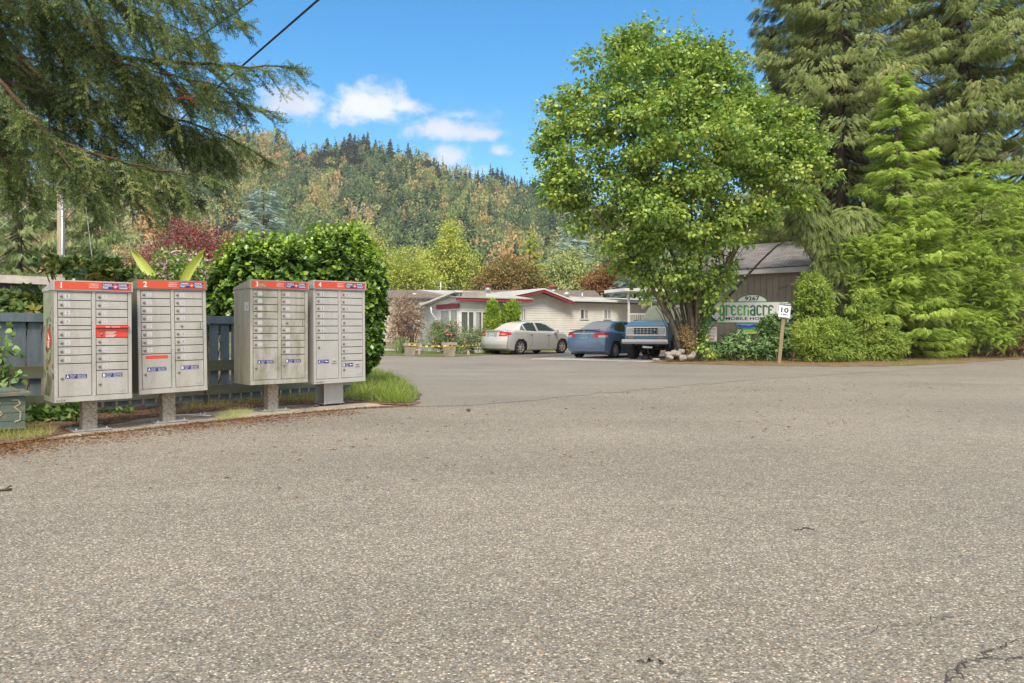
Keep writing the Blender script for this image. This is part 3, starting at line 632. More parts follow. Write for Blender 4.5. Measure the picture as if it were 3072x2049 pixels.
# ------------------------------------------------------------------ community mailboxes
def grime(name, base, dirt, amt, sc=6.0, lo=.45, hi=.75, stretch=(1, 1, .35), rough=.5):
    m = bpy.data.materials.new(name); m.use_nodes = True; nt = m.node_tree; b = nt.nodes['Principled BSDF']; b.inputs['Roughness'].default_value = rough
    tc = nd(nt, 'ShaderNodeTexCoord'); mp = nd(nt, 'ShaderNodeMapping'); mp.inputs['Scale'].default_value = stretch; lk(nt, tc.outputs['Object'], mp.inputs['Vector'])
    n = noise(nt, mp.outputs[0], sc, 8, .68, .4); n2 = noise(nt, tc.outputs['Object'], 45, 4)
    f = math_n(nt, 'MULTIPLY', ramp(nt, n, [(lo, (0, 0, 0)), (hi, (1, 1, 1))]), amt)
    col = mixc(nt, f, base, dirt); col = mixc(nt, 1, col, ramp(nt, n2, [(.3, (.93, .93, .92)), (.7, (1.03, 1.03, 1.03))]), 'MULTIPLY')
    lk(nt, col, b.inputs['Base Color']); return m
M_mb = [grime('mailbox_grey', (.44, .425, .398), (.19, .2, .14), .5), grime('mailbox_grey_worn', (.43, .415, .388), (.18, .19, .13), .55),
        grime('mailbox_grey_mossy', (.41, .39, .352), (.145, .15, .07), .7, 7, .42, .68), grime('mailbox_grey_new', (.445, .433, .412), (.24, .27, .22), .25)]
M_mbside = [grime('decal_side', (.33, .35, .24), (.20, .23, .12), .8, 9, .4, .6, (1, 1, .5)), grime('side_shaded_grimy', (.2, .18, .11), (.1, .09, .045), .7), grime('side_mossy', (.33, .31, .26), (.17, .16, .08), .75, 7, .4, .7, (1, 1, .2)), M_mb[3]]  # second box's side: its neighbour's shade is in the dark base colour
M_gapshade = mat('door_gap', (.085, .078, .07), .9)  # shadow in the gaps between doors, put into a dark backing colour
M_redband = grime('red_band', (.62, .075, .03), (.5, .2, .13), .5, 12, .5, .8, (1, 1, 1))
M_navy = mat('navy_label', (.022, .028, .19), .5); M_wht = mat('white_lettering', (.78, .78, .76), .5)
M_stk = mat('number_sticker', (.5, .505, .5), .5); M_num = mat('number_ink', (.09, .09, .09), .6); M_numf = mat('faded_ink', (.33, .33, .32), .6); M_numff = mat('washed_out_ink', (.44, .44, .43), .6)
M_lock = mat('lock_metal', (.24, .215, .185), .45, .1); M_key = mat('keyhole', (.09, .08, .07), .6)
M_post = grime('speckled_post', (.42, .375, .31), (.16, .135, .095), .8, 40, .45, .6, (1, 1, 1), .9)
M_plate = mat('galvanised_plate', (.36, .36, .34), .55, .3, var=.3, vscale=12); M_redslot = mat('red_slot', (.68, .05, .025), .4, coat=.3)
M_leafred = mat('decal_maple_red', (.22, .05, .035), .6); M_decal2 = mat('decal_dark_green', (.12, .16, .085), .6); M_steel = mat('steel_bolt', (.45, .45, .44), .4, .8)
MBS = [  # centre, angle, scale, z bottom, z top, lean
    dict(c=(-4.461, 7.726), th=42.2, S=1.125, zb=.332, lean=-.006), dict(c=(-3.96, 8.431), th=41.5, S=1.154, zb=.357, lean=-.018),
    dict(c=(-3.161, 9.625), th=40.7, S=1.213, zb=.369, lean=-.002), dict(c=(-2.569, 10.312), th=44.6, S=1.281, zb=.334, lean=-.008)]
BW, BD = .63, .463
MLAB = ['grey community mailbox with band number 1, red mail slot and leaf decal on its side', 'grey community mailbox with band number 2 and a red strip above panel A',
        'grimy community mailbox with band number 3 and washed-out door numbers', 'clean newer community mailbox with band number 4 on a pale steel pedestal']
def maple(mb, x, z, s, y, k, a=0):
    pts = [(0, -.5), (.05, -.15), (.35, -.25), (.3, -.08), (.5, .1), (.3, .12), (.33, .25), (.12, .18), (.1, .4), (0, .55)]
    pts = pts + [(-p, q) for p, q in pts[-2:0:-1]]; c, q = math.cos(a), math.sin(a)
    mb.poly([(x + s * (p * c - r * q), z + s * (p * q + r * c)) for p, r in pts][::-1], y, k)
def wing(mb, x, z, s, y, k):   # the white winged envelope
    mb.poly([(x - .62 * s, z + .36 * s), (x + .72 * s, z - .02 * s), (x + .1 * s, z - .42 * s), (x - .6 * s, z - .4 * s), (x - .18 * s, z - .02 * s)][::-1], y, k)
def mailbox(i):
    q = MBS[i]; S = q['S']; th = R(q['th']); root = thing('mailbox', MLAB[i], 'mailbox', (*q['c'], 0), th, 'community mailboxes along the fence')
    root.rotation_euler = (0, q['lean'], th); T = Matrix.Translation((0, 0, q['zb'])) @ Matrix.Scale(S, 4); w, d = BW / 2, BD / 2; m = M_mb[i]
    def nmb(): b = MB(); b.M = T; return b
    b = nmb()                               # cabinet: carcass, front frame with stiles, mullion and sill
    b.box(-w, -d + .014, 0, w, d, 1.0); f0 = -d + .014
    b.k = 1; b.rect(-w + .012, .04, w - .012, .995, f0 - .0015, 1); b.k = 0
    yf = -d; X = lambda u: -w + u * BW
    for u0, u1 in ((.0, .044), (.472, .522), (.952, 1.0)): b.box(X(u0), yf, .042, X(u1), f0 - .001, 1.0, c=.002)
    b.box(-w, yf - .004, 0, w, f0 - .001, .040, c=.003); b.box(X(.044), yf + .003, .988, X(.952), f0 - .001, 1.0)
    b.box(X(.044), yf + .004, .0415, X(.952), f0 - .001, .048)
    b.build('cabinet', [m, M_gapshade], root)
    b = nmb(); b.M = T @ Matrix.Rotation(R(-90), 4, 'Z')   # left side sheet
    b.rect(-d + .004, .012, d - .016, .99, -w - .002)
    if i == 0:
        for k in range(46):
            u = random.gauss(.0, .1); z = random.choice([random.gauss(.78, .1), random.gauss(.3, .12), random.gauss(.55, .16)]); maple(b, max(-.2, min(.2, u)), max(.05, min(.94, z)), random.uniform(.03, .075), -w - .003 - .0004 * (k % 5), random.choice([1, 1, 3]), random.uniform(0, 6))
        for k in range(9): b.add([(-.21 + k * .03, -w - .0036, .05), (-.19 + k * .03, -w - .0036, .05), (-.03 + k * .028, -w - .0036, .24), (-.036 + k * .028, -w - .0036, .24)], [(0, 1, 2, 3)], 3)
        for k in range(7): b.add([(-.05, -w - .0037, .3 + k * .05), (-.047, -w - .0037, .3 + k * .05), (.19, -w - .0037, .62 + k * .045), (.187, -w - .0037, .62 + k * .045)], [(0, 1, 2, 3)], 2)
        b.disc(.03, .565, .098, -w - .006, 4, 26, .098)
        b.poly([(-.01, .63), (.085, .56), (.02, .555)][::-1], -w - .007, 2)
        for k in range(3): b.poly([(-.02 + k * .004, .545 - k * .022), (.06 - k * .006, .55 - k * .022), (.06 - k * .006, .536 - k * .022), (-.02 + k * .004, .53 - k * .022)][::-1], -w - .007, 2)
    if i == 2: b.rect(.08, .77, .2, .86, -w - .004, 2); b.rect(.13, .79, .17, .83, -w - .005, 3)
    b.build('side_panel', [M_mbside[i], M_leafred, M_wht if i == 0 else M_stk, M_decal2 if i == 0 else M_numf, M_redslot], root)
    b = nmb(); hz = .0873; o = .016             # sloping hood with the red band on its front
    b.prism([(-d - o, 1.001), (-d - o, 1.0 + hz), (-d + .01, 1.0 + hz + .004), (d + .006, 1.022), (d + .006, 1.001)], -w - o * .5, w + o * .5, axis='x')
    hood = b.build('hood', [M_mbside[i] if i in (1, 2) else m], root)
    b = nmb(); y = -d - o - .0015
    b.rect(-w + .004, 1.008, w - .004, 1.0 + hz - .007, y, 0)
    hN = .052 if i != 3 else .05; b.text(str(i + 1), -w + .05, 1.019, None, hN, y - .001, 1, .015)
    x1 = w - .028; x0 = x1 - .225; z0, z1 = 1.0165, 1.0715
    b.rect(x0, z0, x1, z1, y - .001, 2); zc = (z0 + z1) / 2; xc = x0 + .112
    b.rect(x0, zc - .0014, x1, zc + .0014, y - .002, 1)
    b.text('CANADA', x0 + .008, zc + .008, .078, .014, y - .002, 1, .03); b.text('POST', x0 + .008, zc - .021, .046, .014, y - .002, 1, .03)
    b.text('POSTES', xc + .03, zc + .008, .066, .014, y - .002, 1, .03); b.text('CANADA', xc + .03, zc - .021, .075, .014, y - .002, 1, .03)
    b.disc(xc, zc, .0225, y - .003, 0, 20); wing(b, xc, zc, .019, y - .004, 1)
    for k, tx in enumerate(('canadapost.ca', 'postescanada.ca', '1 800 267-1177')): b.text(tx, x0 - .105, zc + .014 - k * .0155, .078, .009, y - .001, 1, .02)
    if i == 2:
        for px_, s in ((-.205, .02), (-.185, .024), (-.225, .018)): b.poly([(px_, 1.02), (px_ + s * 1.6, 1.018), (px_ + s, 1.03), (px_ + s * .2, 1.052), (px_ - s * .7, 1.05)][::-1], y - .0015, 3)
    b.build('name_band', [M_redband, M_wht, M_navy, M_post], hood)
    inkm = [M_numf, M_numf, M_numff, M_num][i]
    def door(u0, u1, z0, z1, num=None, lock=True, label=None, ink=None):
        b = nmb(); b.box(X(u0) + .004, yf + .001, z0 + .004, X(u1) - .004, f0 - .002, z1 - .0035, c=.0015)
        dr = b.build('compartment_door', m, root)
        b = nmb()
        if lock:
            lx, lz = X(u0) + (.028 if lock is True else lock[0]), ((z0 + z1) / 2 if lock is True else lock[1])
            b.M = T @ Matrix.Translation((lx, yf, lz)); b.lathe([(.012, .002), (.012, -.006), (.009, -.009)], 14, 0, 'y'); b.disc(0, 0, .004, -.0095, 1, 8); b.build('lock', [M_lock, M_key], dr)
        if num:
            b = nmb(); cx = X(u0) + .052; zc = (z0 + z1) / 2; y = yf - .0005
            b.rect(cx, zc - .0215, cx + .044, zc + .0215, y, 0); wd = .012 if len(num) == 1 and num != '1' else (.006 if num == '1' else .024)
            b.text(num, cx + .022 - wd / 2, zc - .014, wd, .028, y - .001, 1, .0); b.build('number_plate', [M_stk, ink or inkm], dr)
        return dr
    def ab(dr, letter, u0, z, wd=.17, newer=False):
        b = nmb(); y = yf - .0006; x = X(u0); b.rect(x, z - .019, x + wd, z + .019, y, 0); b.text(letter, x + .007, z - .014, .021, .028, y - .001, 1, .03)
        for k in range(3):
            b.text(('Return parcel', 'box key to', 'mail slot.')[k], x + .036, z + .0065 - k * .0115, (.048, .042, .034)[k], .0075, y - .001, 1, .02)
            if not newer: b.text(('Glissez la cle de la', 'boite a colis dans', 'la fente a courrier.')[k], x + .096, z + .0065 - k * .0115, (.068, .064, .07)[k], .0075, y - .001, 1, .02)
        if newer:
            b.disc(x + wd - .034, z, .008, y - .001, 1, 10); b.rect(x + wd - .03, z - .003, x + wd - .008, z + .003, y - .001, 1)
            b.poly([(x + wd - .016, z + .008), (x + wd - .016, z - .008), (x + wd - .005, z)], y - .001, 1)
        b.build('key_label', [M_navy, M_wht], dr)
    L0, L1, R0, R1 = .046, .47, .524, .95; p = .0756; top = .986
    zz = lambda k: top - p * k
    strong = {0: (1, 3, 4), 1: (13, 14, 15), 2: (), 3: tuple(range(1, 17))}[i]
    ink = lambda n: M_num if n in strong else inkm
    if i == 0:
        z = top
        for n in range(1, 9):
            if n == 5: door(L0, L1, z - .038, z, None, False); z -= .038
            door(L0, L1, z - p, z, str(n), ink=ink(n)); z -= p
        A = door(L0, L1, .048, z, None, (.03, z - .128)); ab(A, 'A', .135, z - .115)
        z = top
        for n in range(9, 17):
            if n == 13:
                zr = z; z -= .108
                b = nmb(); b.box(X(R0) + .003, yf - .004, z + .003, X(R1) - .003, f0 - .002, zr - .026); b.box(X(R0) - .002, yf - .03, zr - .02, X(R1) + .004, f0 - .002, zr - .002, c=.003)
                sl_ = b.build('mail_slot', M_redslot, root)
                b = nmb(); b.rect(X(R0) + .01, zr - .0275, X(R1) - .01, zr - .0215, yf - .006, 0); b.text('Mail   Courrier', X(R0) + .075, zr - .016, .12, .010, yf - .031, 1, .02)
                for k in range(6): b.rect(X(R0) + .078, z + .052 - k * .0085 - (.006 if k > 2 else 0), X(R0) + .078 + (.09, .085, .07, .088, .08, .072)[k], z + .056 - k * .0085 - (.006 if k > 2 else 0), yf - .0055, 1)
                b.M = T @ Matrix.Translation((X(R0) + .045, yf - .004, z + .03)); b.lathe([(.011, .002), (.011, -.006)], 12, 2, 'y'); b.build('slot_lettering', [M_key, M_wht, M_lock], sl_)
            door(R0, R1, z - p, z, str(n), ink=ink(n)); z -= p
        B = door(R0, R1, .048, z, None, (.03, z - .125)); ab(B, 'B', .60, z - .045)
    elif i in (1, 2):
        for n in range(1, 9): door(L0, L1, zz(n), zz(n - 1), str(n), ink=ink(n))
        A = door(L0, L1, .048, zz(8), None, (.03, .19 if i == 1 else .175)); ab(A, 'A', .12, .235)
        if i == 1:
            b = nmb(); b.rect(X(.1), zz(8) - .045, X(.1) + .2, zz(8) - .015, yf - .0006, 0); b.build('red_strip', M_redslot, A)
        for k in range(9 if i == 1 else 9):
            n = 9 + k if k < 4 else (None if k == 4 else 8 + k); dr = door(R0, R1, zz(k + 1), zz(k), str(n) if n else None, True if n else (.065, (zz(k) + zz(k + 1)) / 2), ink=ink(n or 0))
            if n is None:
                b = nmb(); b.rect(X(R1) - .03, zz(k + 1) + .008, X(R1) - .024, zz(k) - .008, yf - .0005, 0); b.build('hinge', M_key, dr)
        B = door(R0, R1, .048, zz(9), None, (.03, zz(9) - .11)); ab(B, 'B', .6, zz(9) - .068)
    else:
        for n in range(1, 8): door(L0, L1, zz(n), zz(n - 1), str(n), ink=ink(n))
        A = door(L0, L1, .048, zz(7), None, (.03, zz(7) - .072)); ab(A, 'A', .075, .235, .13, True)
        for k in range(10):
            n = 8 + k if k < 4 else (None if k == 4 else 7 + k); door(R0, R1, zz(k + 1), zz(k), str(n) if n else None, True if n else (.035, (zz(k) + zz(k + 1)) / 2), ink=ink(n or 0))
        B = door(R0, R1, .048, zz(10), None, (.03, zz(10) - .09)); ab(B, 'B', .545, zz(10) - .042, .13, True)
        for dr, u in ((A, .33), (B, .79)):
            b = nmb(); zc = .235 if dr is A else zz(10) - .042; b.box(X(u), yf - .008, zc - .02, X(u) + .055, yf + .002, zc + .02, 0, c=.003); b.rect(X(u) + .009, zc - .006, X(u) + .046, zc + .003, yf - .009, 1); b.build('key_slot', [m, M_key], dr)
    b = nmb(); b.text('Canada', X(.82), .07, .062, .019, yf - .0006, 0); b.rect(X(.82) + .054, .089, X(.82) + .06, .093, yf - .0006, 1); b.build('maker_mark', [M_numf, M_redslot], B)
    if i in (0, 3):
        b = nmb(); b.text('0 0 0 8' if i == 0 else 'V2Y0009', X(.02), .01, .066 if i == 0 else .09, .017, yf - .0055, 0); b.build('serial_number', M_num, root)
    # pedestal
    b = MB(); zb = q['zb']
    if i < 3:
        b.box(-.07, -.07, .02, .07, .07, zb, c=.006); b.build('post', M_post, root)
        b = MB(); b.box(-.18, -.18, .012, .18, .18, .026, c=.003); b.build('base_plate', M_plate, root)
        for sx in (-1, 1):
            for sy in (-1, 1): b = MB(); b.M = Matrix.Translation((sx * .14, sy * .14, .026)); b.lathe([(.014, 0), (.014, .01), (.007, .01), (.007, .022)], 6); b.build('anchor_bolt', M_steel, root)
    else:
        b.box(-.15, -.12, .05, .15, -.112, zb); b.box(-.15, .112, .05, .15, .12, zb); b.box(.142, -.111, .05, .15, .111, zb); b.box(-.02, -.111, .05, -.012, .111, zb); b.box(-.16, -.13, .035, .16, .13, .049); b.build('post', M_mb[3], root)
        for sx in (-1, 1):
            for sy in (-1, 1): b = MB(); b.M = Matrix.Translation((sx * .12, sy * .09, .008)); b.lathe([(.008, 0), (.008, .03)], 6); b.build('anchor_bolt', M_steel, root)
    return root
for i in range(4): mailbox(i)

# ------------------------------------------------------------------ picket fence
M_fence = grime('weathered_blue_stain', (.165, .21, .245), (.085, .105, .115), .85, 7, .35, .7, (1, 1, .25), .8)
M_fence2 = grime('mossy_blue_stain', (.145, .16, .14), (.11, .105, .045), .9, 6, .35, .62, (.4, .4, 1), .85)
def fence():
    A = Vector((-5.86, 8.4, 0)); u = Vector((.637, .771, 0)).normalized(); L0, L1 = -2.6, 4.95; O = A + u * L0
    root = thing('picket_fence', 'weathered blue-grey picket fence with mossy rails behind the mailboxes', 'fence', O, math.atan2(u.y, u.x)); L = L1 - L0
    for t in (0.0, 2.5, 5.05, L - .05):
        b = MB(); b.box(t - .05, .03, -.05, t + .05, .13, 1.22 if t < L - .1 else 1.12); b.build('post', M_fence, root)
    for z0, z1, y0, y1, m in ((1.15, 1.255, -.085, .0, M_fence), (.485, .635, -.075, -.035, M_fence2), (.15, .29, -.075, -.035, M_fence2)):
        b = MB(); b.box(-.1, y0, z0, 2.49, y1, z1, c=.004); b.box(2.51, y0 + .002, z0 + .003, 5.0, y1, z1 + .002, c=.004); b.box(5.02, y0, z0 - .002, L, y1, z1 - .001, c=.004); b.build('rail', m, root)
    for k, (a, e) in enumerate(((-.05, 2.45), (2.55, 5.0), (5.1, L - .12))):
        b = MB(); x = a
        while x < e: b.box(x, -.034, random.uniform(.05, .075), x + random.uniform(.118, .128), -.006, 1.2 + random.uniform(-.01, .01)); x += .166
        b.build('picket_panel', M_fence, root)
fence()

# ------------------------------------------------------------------ wooden grit box at the left edge
def grit_box():
    p = gp(76, 1306); root = thing('grit_box', 'peeling green wooden box with yellow painted scrawl at the left edge', 'wooden box', (p.x, p.y, 0), R(40)); s = p.y / FPX
    M_g = grime('peeling_green_paint', (.10, .135, .115), (.25, .17, .10), .9, 5, .52, .62, (.35, 1, 1.6), .85); M_w = mat('bare_wood', (.2, .13, .075), .9, col2=(.11, .07, .04), vscale=6, stretch=(1, 1, .2), bump=.5)
    M_p = mat('yellow_scrawl', (.42, .38, .22), .8, col2=(.2, .21, .15), vscale=22)
    zt = CAM_H + (HY - 1172) * s; b = MB(); x1 = 0.0; x0 = -.85; z0 = CAM_H + (HY - 1285) * s
    nb_ = 4
    for k in range(nb_): a = z0 + (zt - .05 - z0) * k / nb_; e = z0 + (zt - .05 - z0) * (k + 1) / nb_ - .004; b.box(x0, .0, a, x1, .03, e, c=.002)
    b.box(x0, .031, z0, x0 + .03, .5, zt - .05); b.box(x1 - .03, .031, z0, x1, .5, zt - .05); b.box(x0 + .031, .47, z0, x1 - .031, .5, zt - .052); b.build('body', M_g, root)
    b = MB(); b.box(x0 - .03, -.04, zt - .048, x1 + .045, .54, zt - .012, c=.004); b.box(x0 - .03, .02, zt - .011, x1 - .05, .5, zt + .012, c=.004); b.build('lid', M_g, root)
    for xx in (x1 - .11, x0 + .04): b = MB(); b.box(xx, .04, 0, xx + .09, .13, z0 + .02); b.build('leg', M_w, root)
    b = MB(); zc = (z0 + zt) / 2
    for cx, pts in ((-.22, [(-.07, .07), (-.03, .1), (.01, .08), (.0, .04), (-.05, .0), (-.06, -.05), (-.01, -.07), (.03, -.03), (.0, .0)]), (-.09, [(-.03, .1), (.03, .1), (.05, .06), (.0, .03), (.05, -.02), (.05, -.1), (.0, -.12)]), (-.36, [(.0, .06), (-.04, .02), (-.03, -.05), (.03, -.06)])):
        b.tube([(cx + x, -.0035, zc + z) for x, z in pts], .011, 5)
    for v_i, v in enumerate(b.v): b.v[v_i] = (v[0], max(-.006, min(-.001, v[1])), v[2])
    b.build('painted_scrawl', M_p, root)
grit_box()

# ------------------------------------------------------------------ near spruce: boughs reaching in from a trunk left of the picture
M_near = leafmat('spruce_needles', [(0, (.018, .028, .009)), (.35, (.046, .07, .021)), (.7, (.10, .135, .042)), (1, (.2, .215, .085))], .25, rough=.35, gloss=.05)
M_twig = mat('spruce_twig_bark', (.12, .07, .04), .95, col2=(.06, .035, .02), vscale=20, bump=.6, bscale=60)
def near_spruce():
    base = Vector((-9.6, 9.2, 0)); root = thing('spruce_tree', 'large dark spruce whose boughs hang in over the mailboxes from the left', 'tree', base)
    def loc(px, py, Y): return at(px, py, Y) - base
    B = [  # boughs as picture points at depth Y: (Y, radius, density, hang, points)
        (8.6, .05, 1.0, .55, [(-420, 0), (0, 50), (170, 62), (330, 175), (560, 185), (700, 200), (888, 204)]),
        (8.0, .03, 1.1, .8, [(-300, -160), (150, -60), (400, -10), (600, 15), (748, 72)]),
        (9.2, .04, .9, .6, [(-380, 40), (0, 130), (150, 255), (280, 335), (480, 290), (640, 300), (826, 336)]),
        (8.8, .03, 1.1, .75, [(-200, 190), (200, 290), (420, 330), (600, 380), (700, 420), (785, 468)]),
        (8.2, .03, 1.1, .8, [(-200, 250), (100, 400), (300, 470), (470, 510), (632, 530)]),
        (9.0, .03, 1.0, .7, [(-200, 300), (120, 470), (330, 540), (480, 575), (590, 592)]),
        (7.8, .03, 1.2, 1.0, [(-300, 100), (-20, 220), (120, 380), (200, 490), (260, 560), (300, 600)]),
        (9.4, .03, 1.2, 1.0, [(-300, 160), (-60, 330), (20, 440), (70, 540), (100, 600)]),
        (8.4, .025, 1.3, 1.0, [(-300, -100), (60, -40), (240, 60), (330, 140), (400, 260), (430, 340)]),
        (9.8, .025, 1.3, .9, [(-300, 10), (100, 110), (260, 160), (420, 230), (520, 250), (640, 265)]),
        (7.6, .02, 1.2, .9, [(-300, -260), (200, -140), (450, -60), (600, -30), (720, -20)]),
        (8.9, .02, 1.2, .9, [(-250, 60), (60, 200), (200, 330), (310, 420), (380, 520)]),
        (9.6, .02, 1.3, .9, [(-250, 0), (-50, 90), (80, 170), (200, 210), (330, 250), (470, 330), (560, 420), (600, 480)]),
        (8.1, .02, 1.2, 1.0, [(-250, 200), (-40, 380), (20, 500), (30, 570)]),
        (9.3, .02, 1.1, .9, [(-250, -200), (80, -100), (300, 0), (480, 60), (600, 110), (640, 130)]),
        (8.7, .02, 1.2, 1.0, [(100, 60), (240, 250), (350, 400), (440, 480), (520, 560)]),
        (8.3, .02, 1.2, .9, [(200, 150), (400, 200), (560, 240), (660, 262), (740, 268)]),
        (9.1, .02, 1.2, .9, [(300, 300), (460, 350), (600, 400), (680, 450), (700, 480)]),
        (8.5, .02, 1.3, .8, [(-200, -60), (100, 20), (300, 60), (480, 90), (620, 140)]),
        (9.9, .02, 1.3, 1.0, [(-200, 260), (60, 330), (200, 400), (280, 480), (330, 560)]),
    ]
    nb = NB(); mb = MB(); mb.tube([(0, 0, -.1), (.02, .05, 4), (0, 0, 9), (0, 0, 14)], [.36, .28, .16, .03], 12)
    def twigs(P, D, n_each, ln, v0):
        P = np.array(P); D = np.array(D); N = len(P)
        d = D + rng.normal(size=(N, 3)) * .16; nb.inst(TWIG, P, frames(d, rdir(N)), ln * rng.uniform(.7, 1.3, N), np.clip(v0 + rng.normal(size=N) * .12, 0, 1))
    for Y, r, den, hang, pp in B:
        pts = []
        for a, b_ in zip(pp[:-1], pp[1:]):
            for j in range(4): t = j / 4; pts.append(loc(a[0] + (b_[0] - a[0]) * t, a[1] + (b_[1] - a[1]) * t + random.uniform(-5, 5), Y + random.uniform(-.06, .06)))
        pts.append(loc(*pp[-1], Y)); n = len(pts); mb.tube(pts, [max(.005, r * (1 - .9 * i / n)) for i in range(n)], 6)
        seg = [(pts[i + 1] - pts[i]).length for i in range(n - 1)]; tot = sum(seg); cnt = int(tot * 17 * den); BP = []; BDr = []; vv = []
        cum = np.concatenate([[0], np.cumsum(seg)]); A = np.array([p[:] for p in pts])
        for k in range(cnt):
            s = tot * (k + random.random()) / cnt; p = np.array([np.interp(s, cum, A[:, c]) for c in range(3)]); p2 = np.array([np.interp(min(tot, s + .15), cum, A[:, c]) for c in range(3)])
            ax = p2 - p; ax = ax / (np.linalg.norm(ax) + 1e-6); endf = s / tot; sd = random.choice([-1, 1])
            ln = random.uniform(.22, .8) * (1.0 if endf < .75 else 1.0 - (endf - .75) * 2.6)
            d = ax * random.uniform(.4, 1.1) + np.array((0, sd * random.uniform(.2, 1.0), random.uniform(-1.35, .2) * hang)); d /= np.linalg.norm(d)
            m = max(3, int(ln / .075)); cur = p.copy(); dd = d.copy(); line = [cur.copy()]; v0 = np.clip(random.gauss(.45, .27), 0, 1)
            tp = []; td = []
            for j in range(m):
                dd = dd + np.array((0, 0, -.17 * hang)); dd /= np.linalg.norm(dd); cur = cur + dd * ln / m; line.append(cur.copy())
                tp.append(cur); td.append(dd); side = np.cross(dd, (random.uniform(-.4, .4), random.uniform(-.4, .4), 1)); side /= np.linalg.norm(side) + 1e-6
                for sg in (-1, 1):
                    if random.random() < .8: tp.append(cur - dd * .02); td.append(dd * .75 + sg * side * .9)
            twigs(tp, td, 1, .15, v0)
            if k % 3 == 0: mb.tube(line[::2] + [line[-1]], [.006, .002] if len(line[::2] + [line[-1]]) == 2 else [.006 - .004 * q / (len(line[::2])) for q in range(len(line[::2]) + 1)], 4, cap=False)
        # the bough's own tip
        tp = [np.array(p[:]) for p in pts[-9:]]; td = [np.array((pts[min(i + 1, n - 1)] - pts[max(i - 1, 0)])[:]) for i in range(n - 9, n)]; td = [t / (np.linalg.norm(t) + 1e-6) for t in td]
        twigs(tp, td, 1, .14, .3); twigs(tp, [t + np.array((0, .5, -.6)) for t in td], 1, .13, .3); twigs(tp, [t + np.array((0, -.5, -.4)) for t in td], 1, .13, .4); twigs(tp, [t + np.array((0, .1, .7)) for t in td], 1, .1, .4)
    # boughs that stay outside the picture but shade the place
    for k in range(26):
        a = random.uniform(1.2, 5.6); z = random.uniform(3.2, 11); L = 3.4 * (1 - z / 15) + .5; e = Vector((math.cos(a) * L, math.sin(a) * L, z - .8)); mb.tube([(0, 0, z), e], [.04, .01], 5)
        n = 60; t = rng.random(n); P = np.outer(t, np.array(e[:])) + np.outer(1 - t, (0, 0, z)); d = rng.normal(size=(n, 3)) * .5 + np.array((math.cos(a), math.sin(a), -.6)); nb.inst(SPRUCE, P, frames(d, rdir(n)), .5 * rng.uniform(.6, 1.2, n), rng.random(n))
    nb.build('needles', M_near, root); mb.build('trunk', M_twig, root)
    # two rusty dead sprays
    for px, py in ((623, 243), (555, 283), (530, 6)):
        nb2 = NB(); n = 7; P = np.array([loc(px, py, 8.2)[:]] * n) + rng.normal(size=(n, 3)) * .02; nb2.inst(TWIG, P, frames(rng.normal(size=(n, 3)) + (0.3, 0, -.8), rdir(n)), .09 * rng.uniform(.7, 1.2, n), rng.random(n)); nb2.build('dead_spray', M_rust, root, 'rusty red dead spray')
M_rust = leafmat('dead_needles', [(0, (.4, .07, .03)), (1, (.55, .13, .05))], .2)
near_spruce()

# ------------------------------------------------------------------ utility pole and wires
M_pole = mat('pole_wood', (.55, .49, .39), .9, col2=(.34, .29, .21), vscale=9, stretch=(1, 1, .12), bump=.4, bscale=30)
M_metal = mat('galvanised_steel', (.55, .56, .57), .35, .8); M_wire = mat('black_cable', (.012, .012, .013), .6); M_wirel = mat('bare_wire', (.36, .37, .38), .5, .3)
def pole():
    p = at(183, HY, 30); root = thing('utility_pole', 'pale wooden utility pole with a steel conduit rising behind mailbox 1', 'pole', (p.x, p.y, 0))
    b = MB(); b.tube([(0, 0, -.1), (0, 0, 11)], [.16, .12], 14); b.build('shaft', M_pole, root)
    b = MB(); b.tube([(.13, -.13, 0), (.13, -.13, 7)], .045, 8); b.build('conduit', M_metal, root)
    for z in (2, 4, 6): b = MB(); b.box(.07, -.19, z, .19, -.05, z + .04); b.build('strap', M_metal, root)
    b = MB(); b.box(-1.1, -.2, 9.2, 1.1, -.1, 9.34); b.build('crossarm', M_pole, root)
    for x in (-1, -.4, .4, 1): b = MB(); b.M = Matrix.Translation((x, -.15, 9.34)); b.lathe([(.03, 0), (.05, .04), (.03, .08), (.05, .1), (.02, .15)], 10); b.build('insulator', M_metal, root)
pole()
def wire(label, pts, r, m, sag=0.0, group=None):
    b = MB(); q = []
    for i in range(15): t = i / 14; p = pts[0].lerp(pts[1], t); q.append(p - Vector((0, 0, 4 * sag * t * (1 - t))))
    b.tube(q, r, 6); o = b.build('overhead_wire', m); tag(o, label, 'wire', group); return o
def through(p0, p1, y0, y1):   # a straight wire seen along the picture line p0-p1, at depths y0 and y1
    return [at(*p0, y0), at(*p1, y1)]
wire('thick black cable, the left one of the pair crossing the blue sky', through((190, 396), (1250, -345), 29.8, 7.5), .016, M_wire)
wire('thick black cable, the right one of the pair crossing the blue sky', through((190, 664), (1420, -405), 29.8, 7.0), .016, M_wire)
wire('thin pale wire slanting down to the left edge, upper of the two below the spruce', through((186, 510), (-330, 920), 29.7, 24), .012, M_wirel)
wire('thin pale wire slanting down to the left edge, lower of the two below the spruce', through((186, 530), (-330, 960), 29.6, 23), .012, M_wirel)
wire('short pale wire at the left edge under the spruce boughs', through((60, 530), (-250, 760), 29, 23), .01, M_wirel)
wire('thin pale guy wire slanting down right of the utility pole', through((230, 400), (300, 960), 29.7, 29), .012, M_wirel)
wire('thin wire running to the small mast on the grey roof', through((1322, 845), (1150, 868), 44.5, 52), .012, M_wirel)

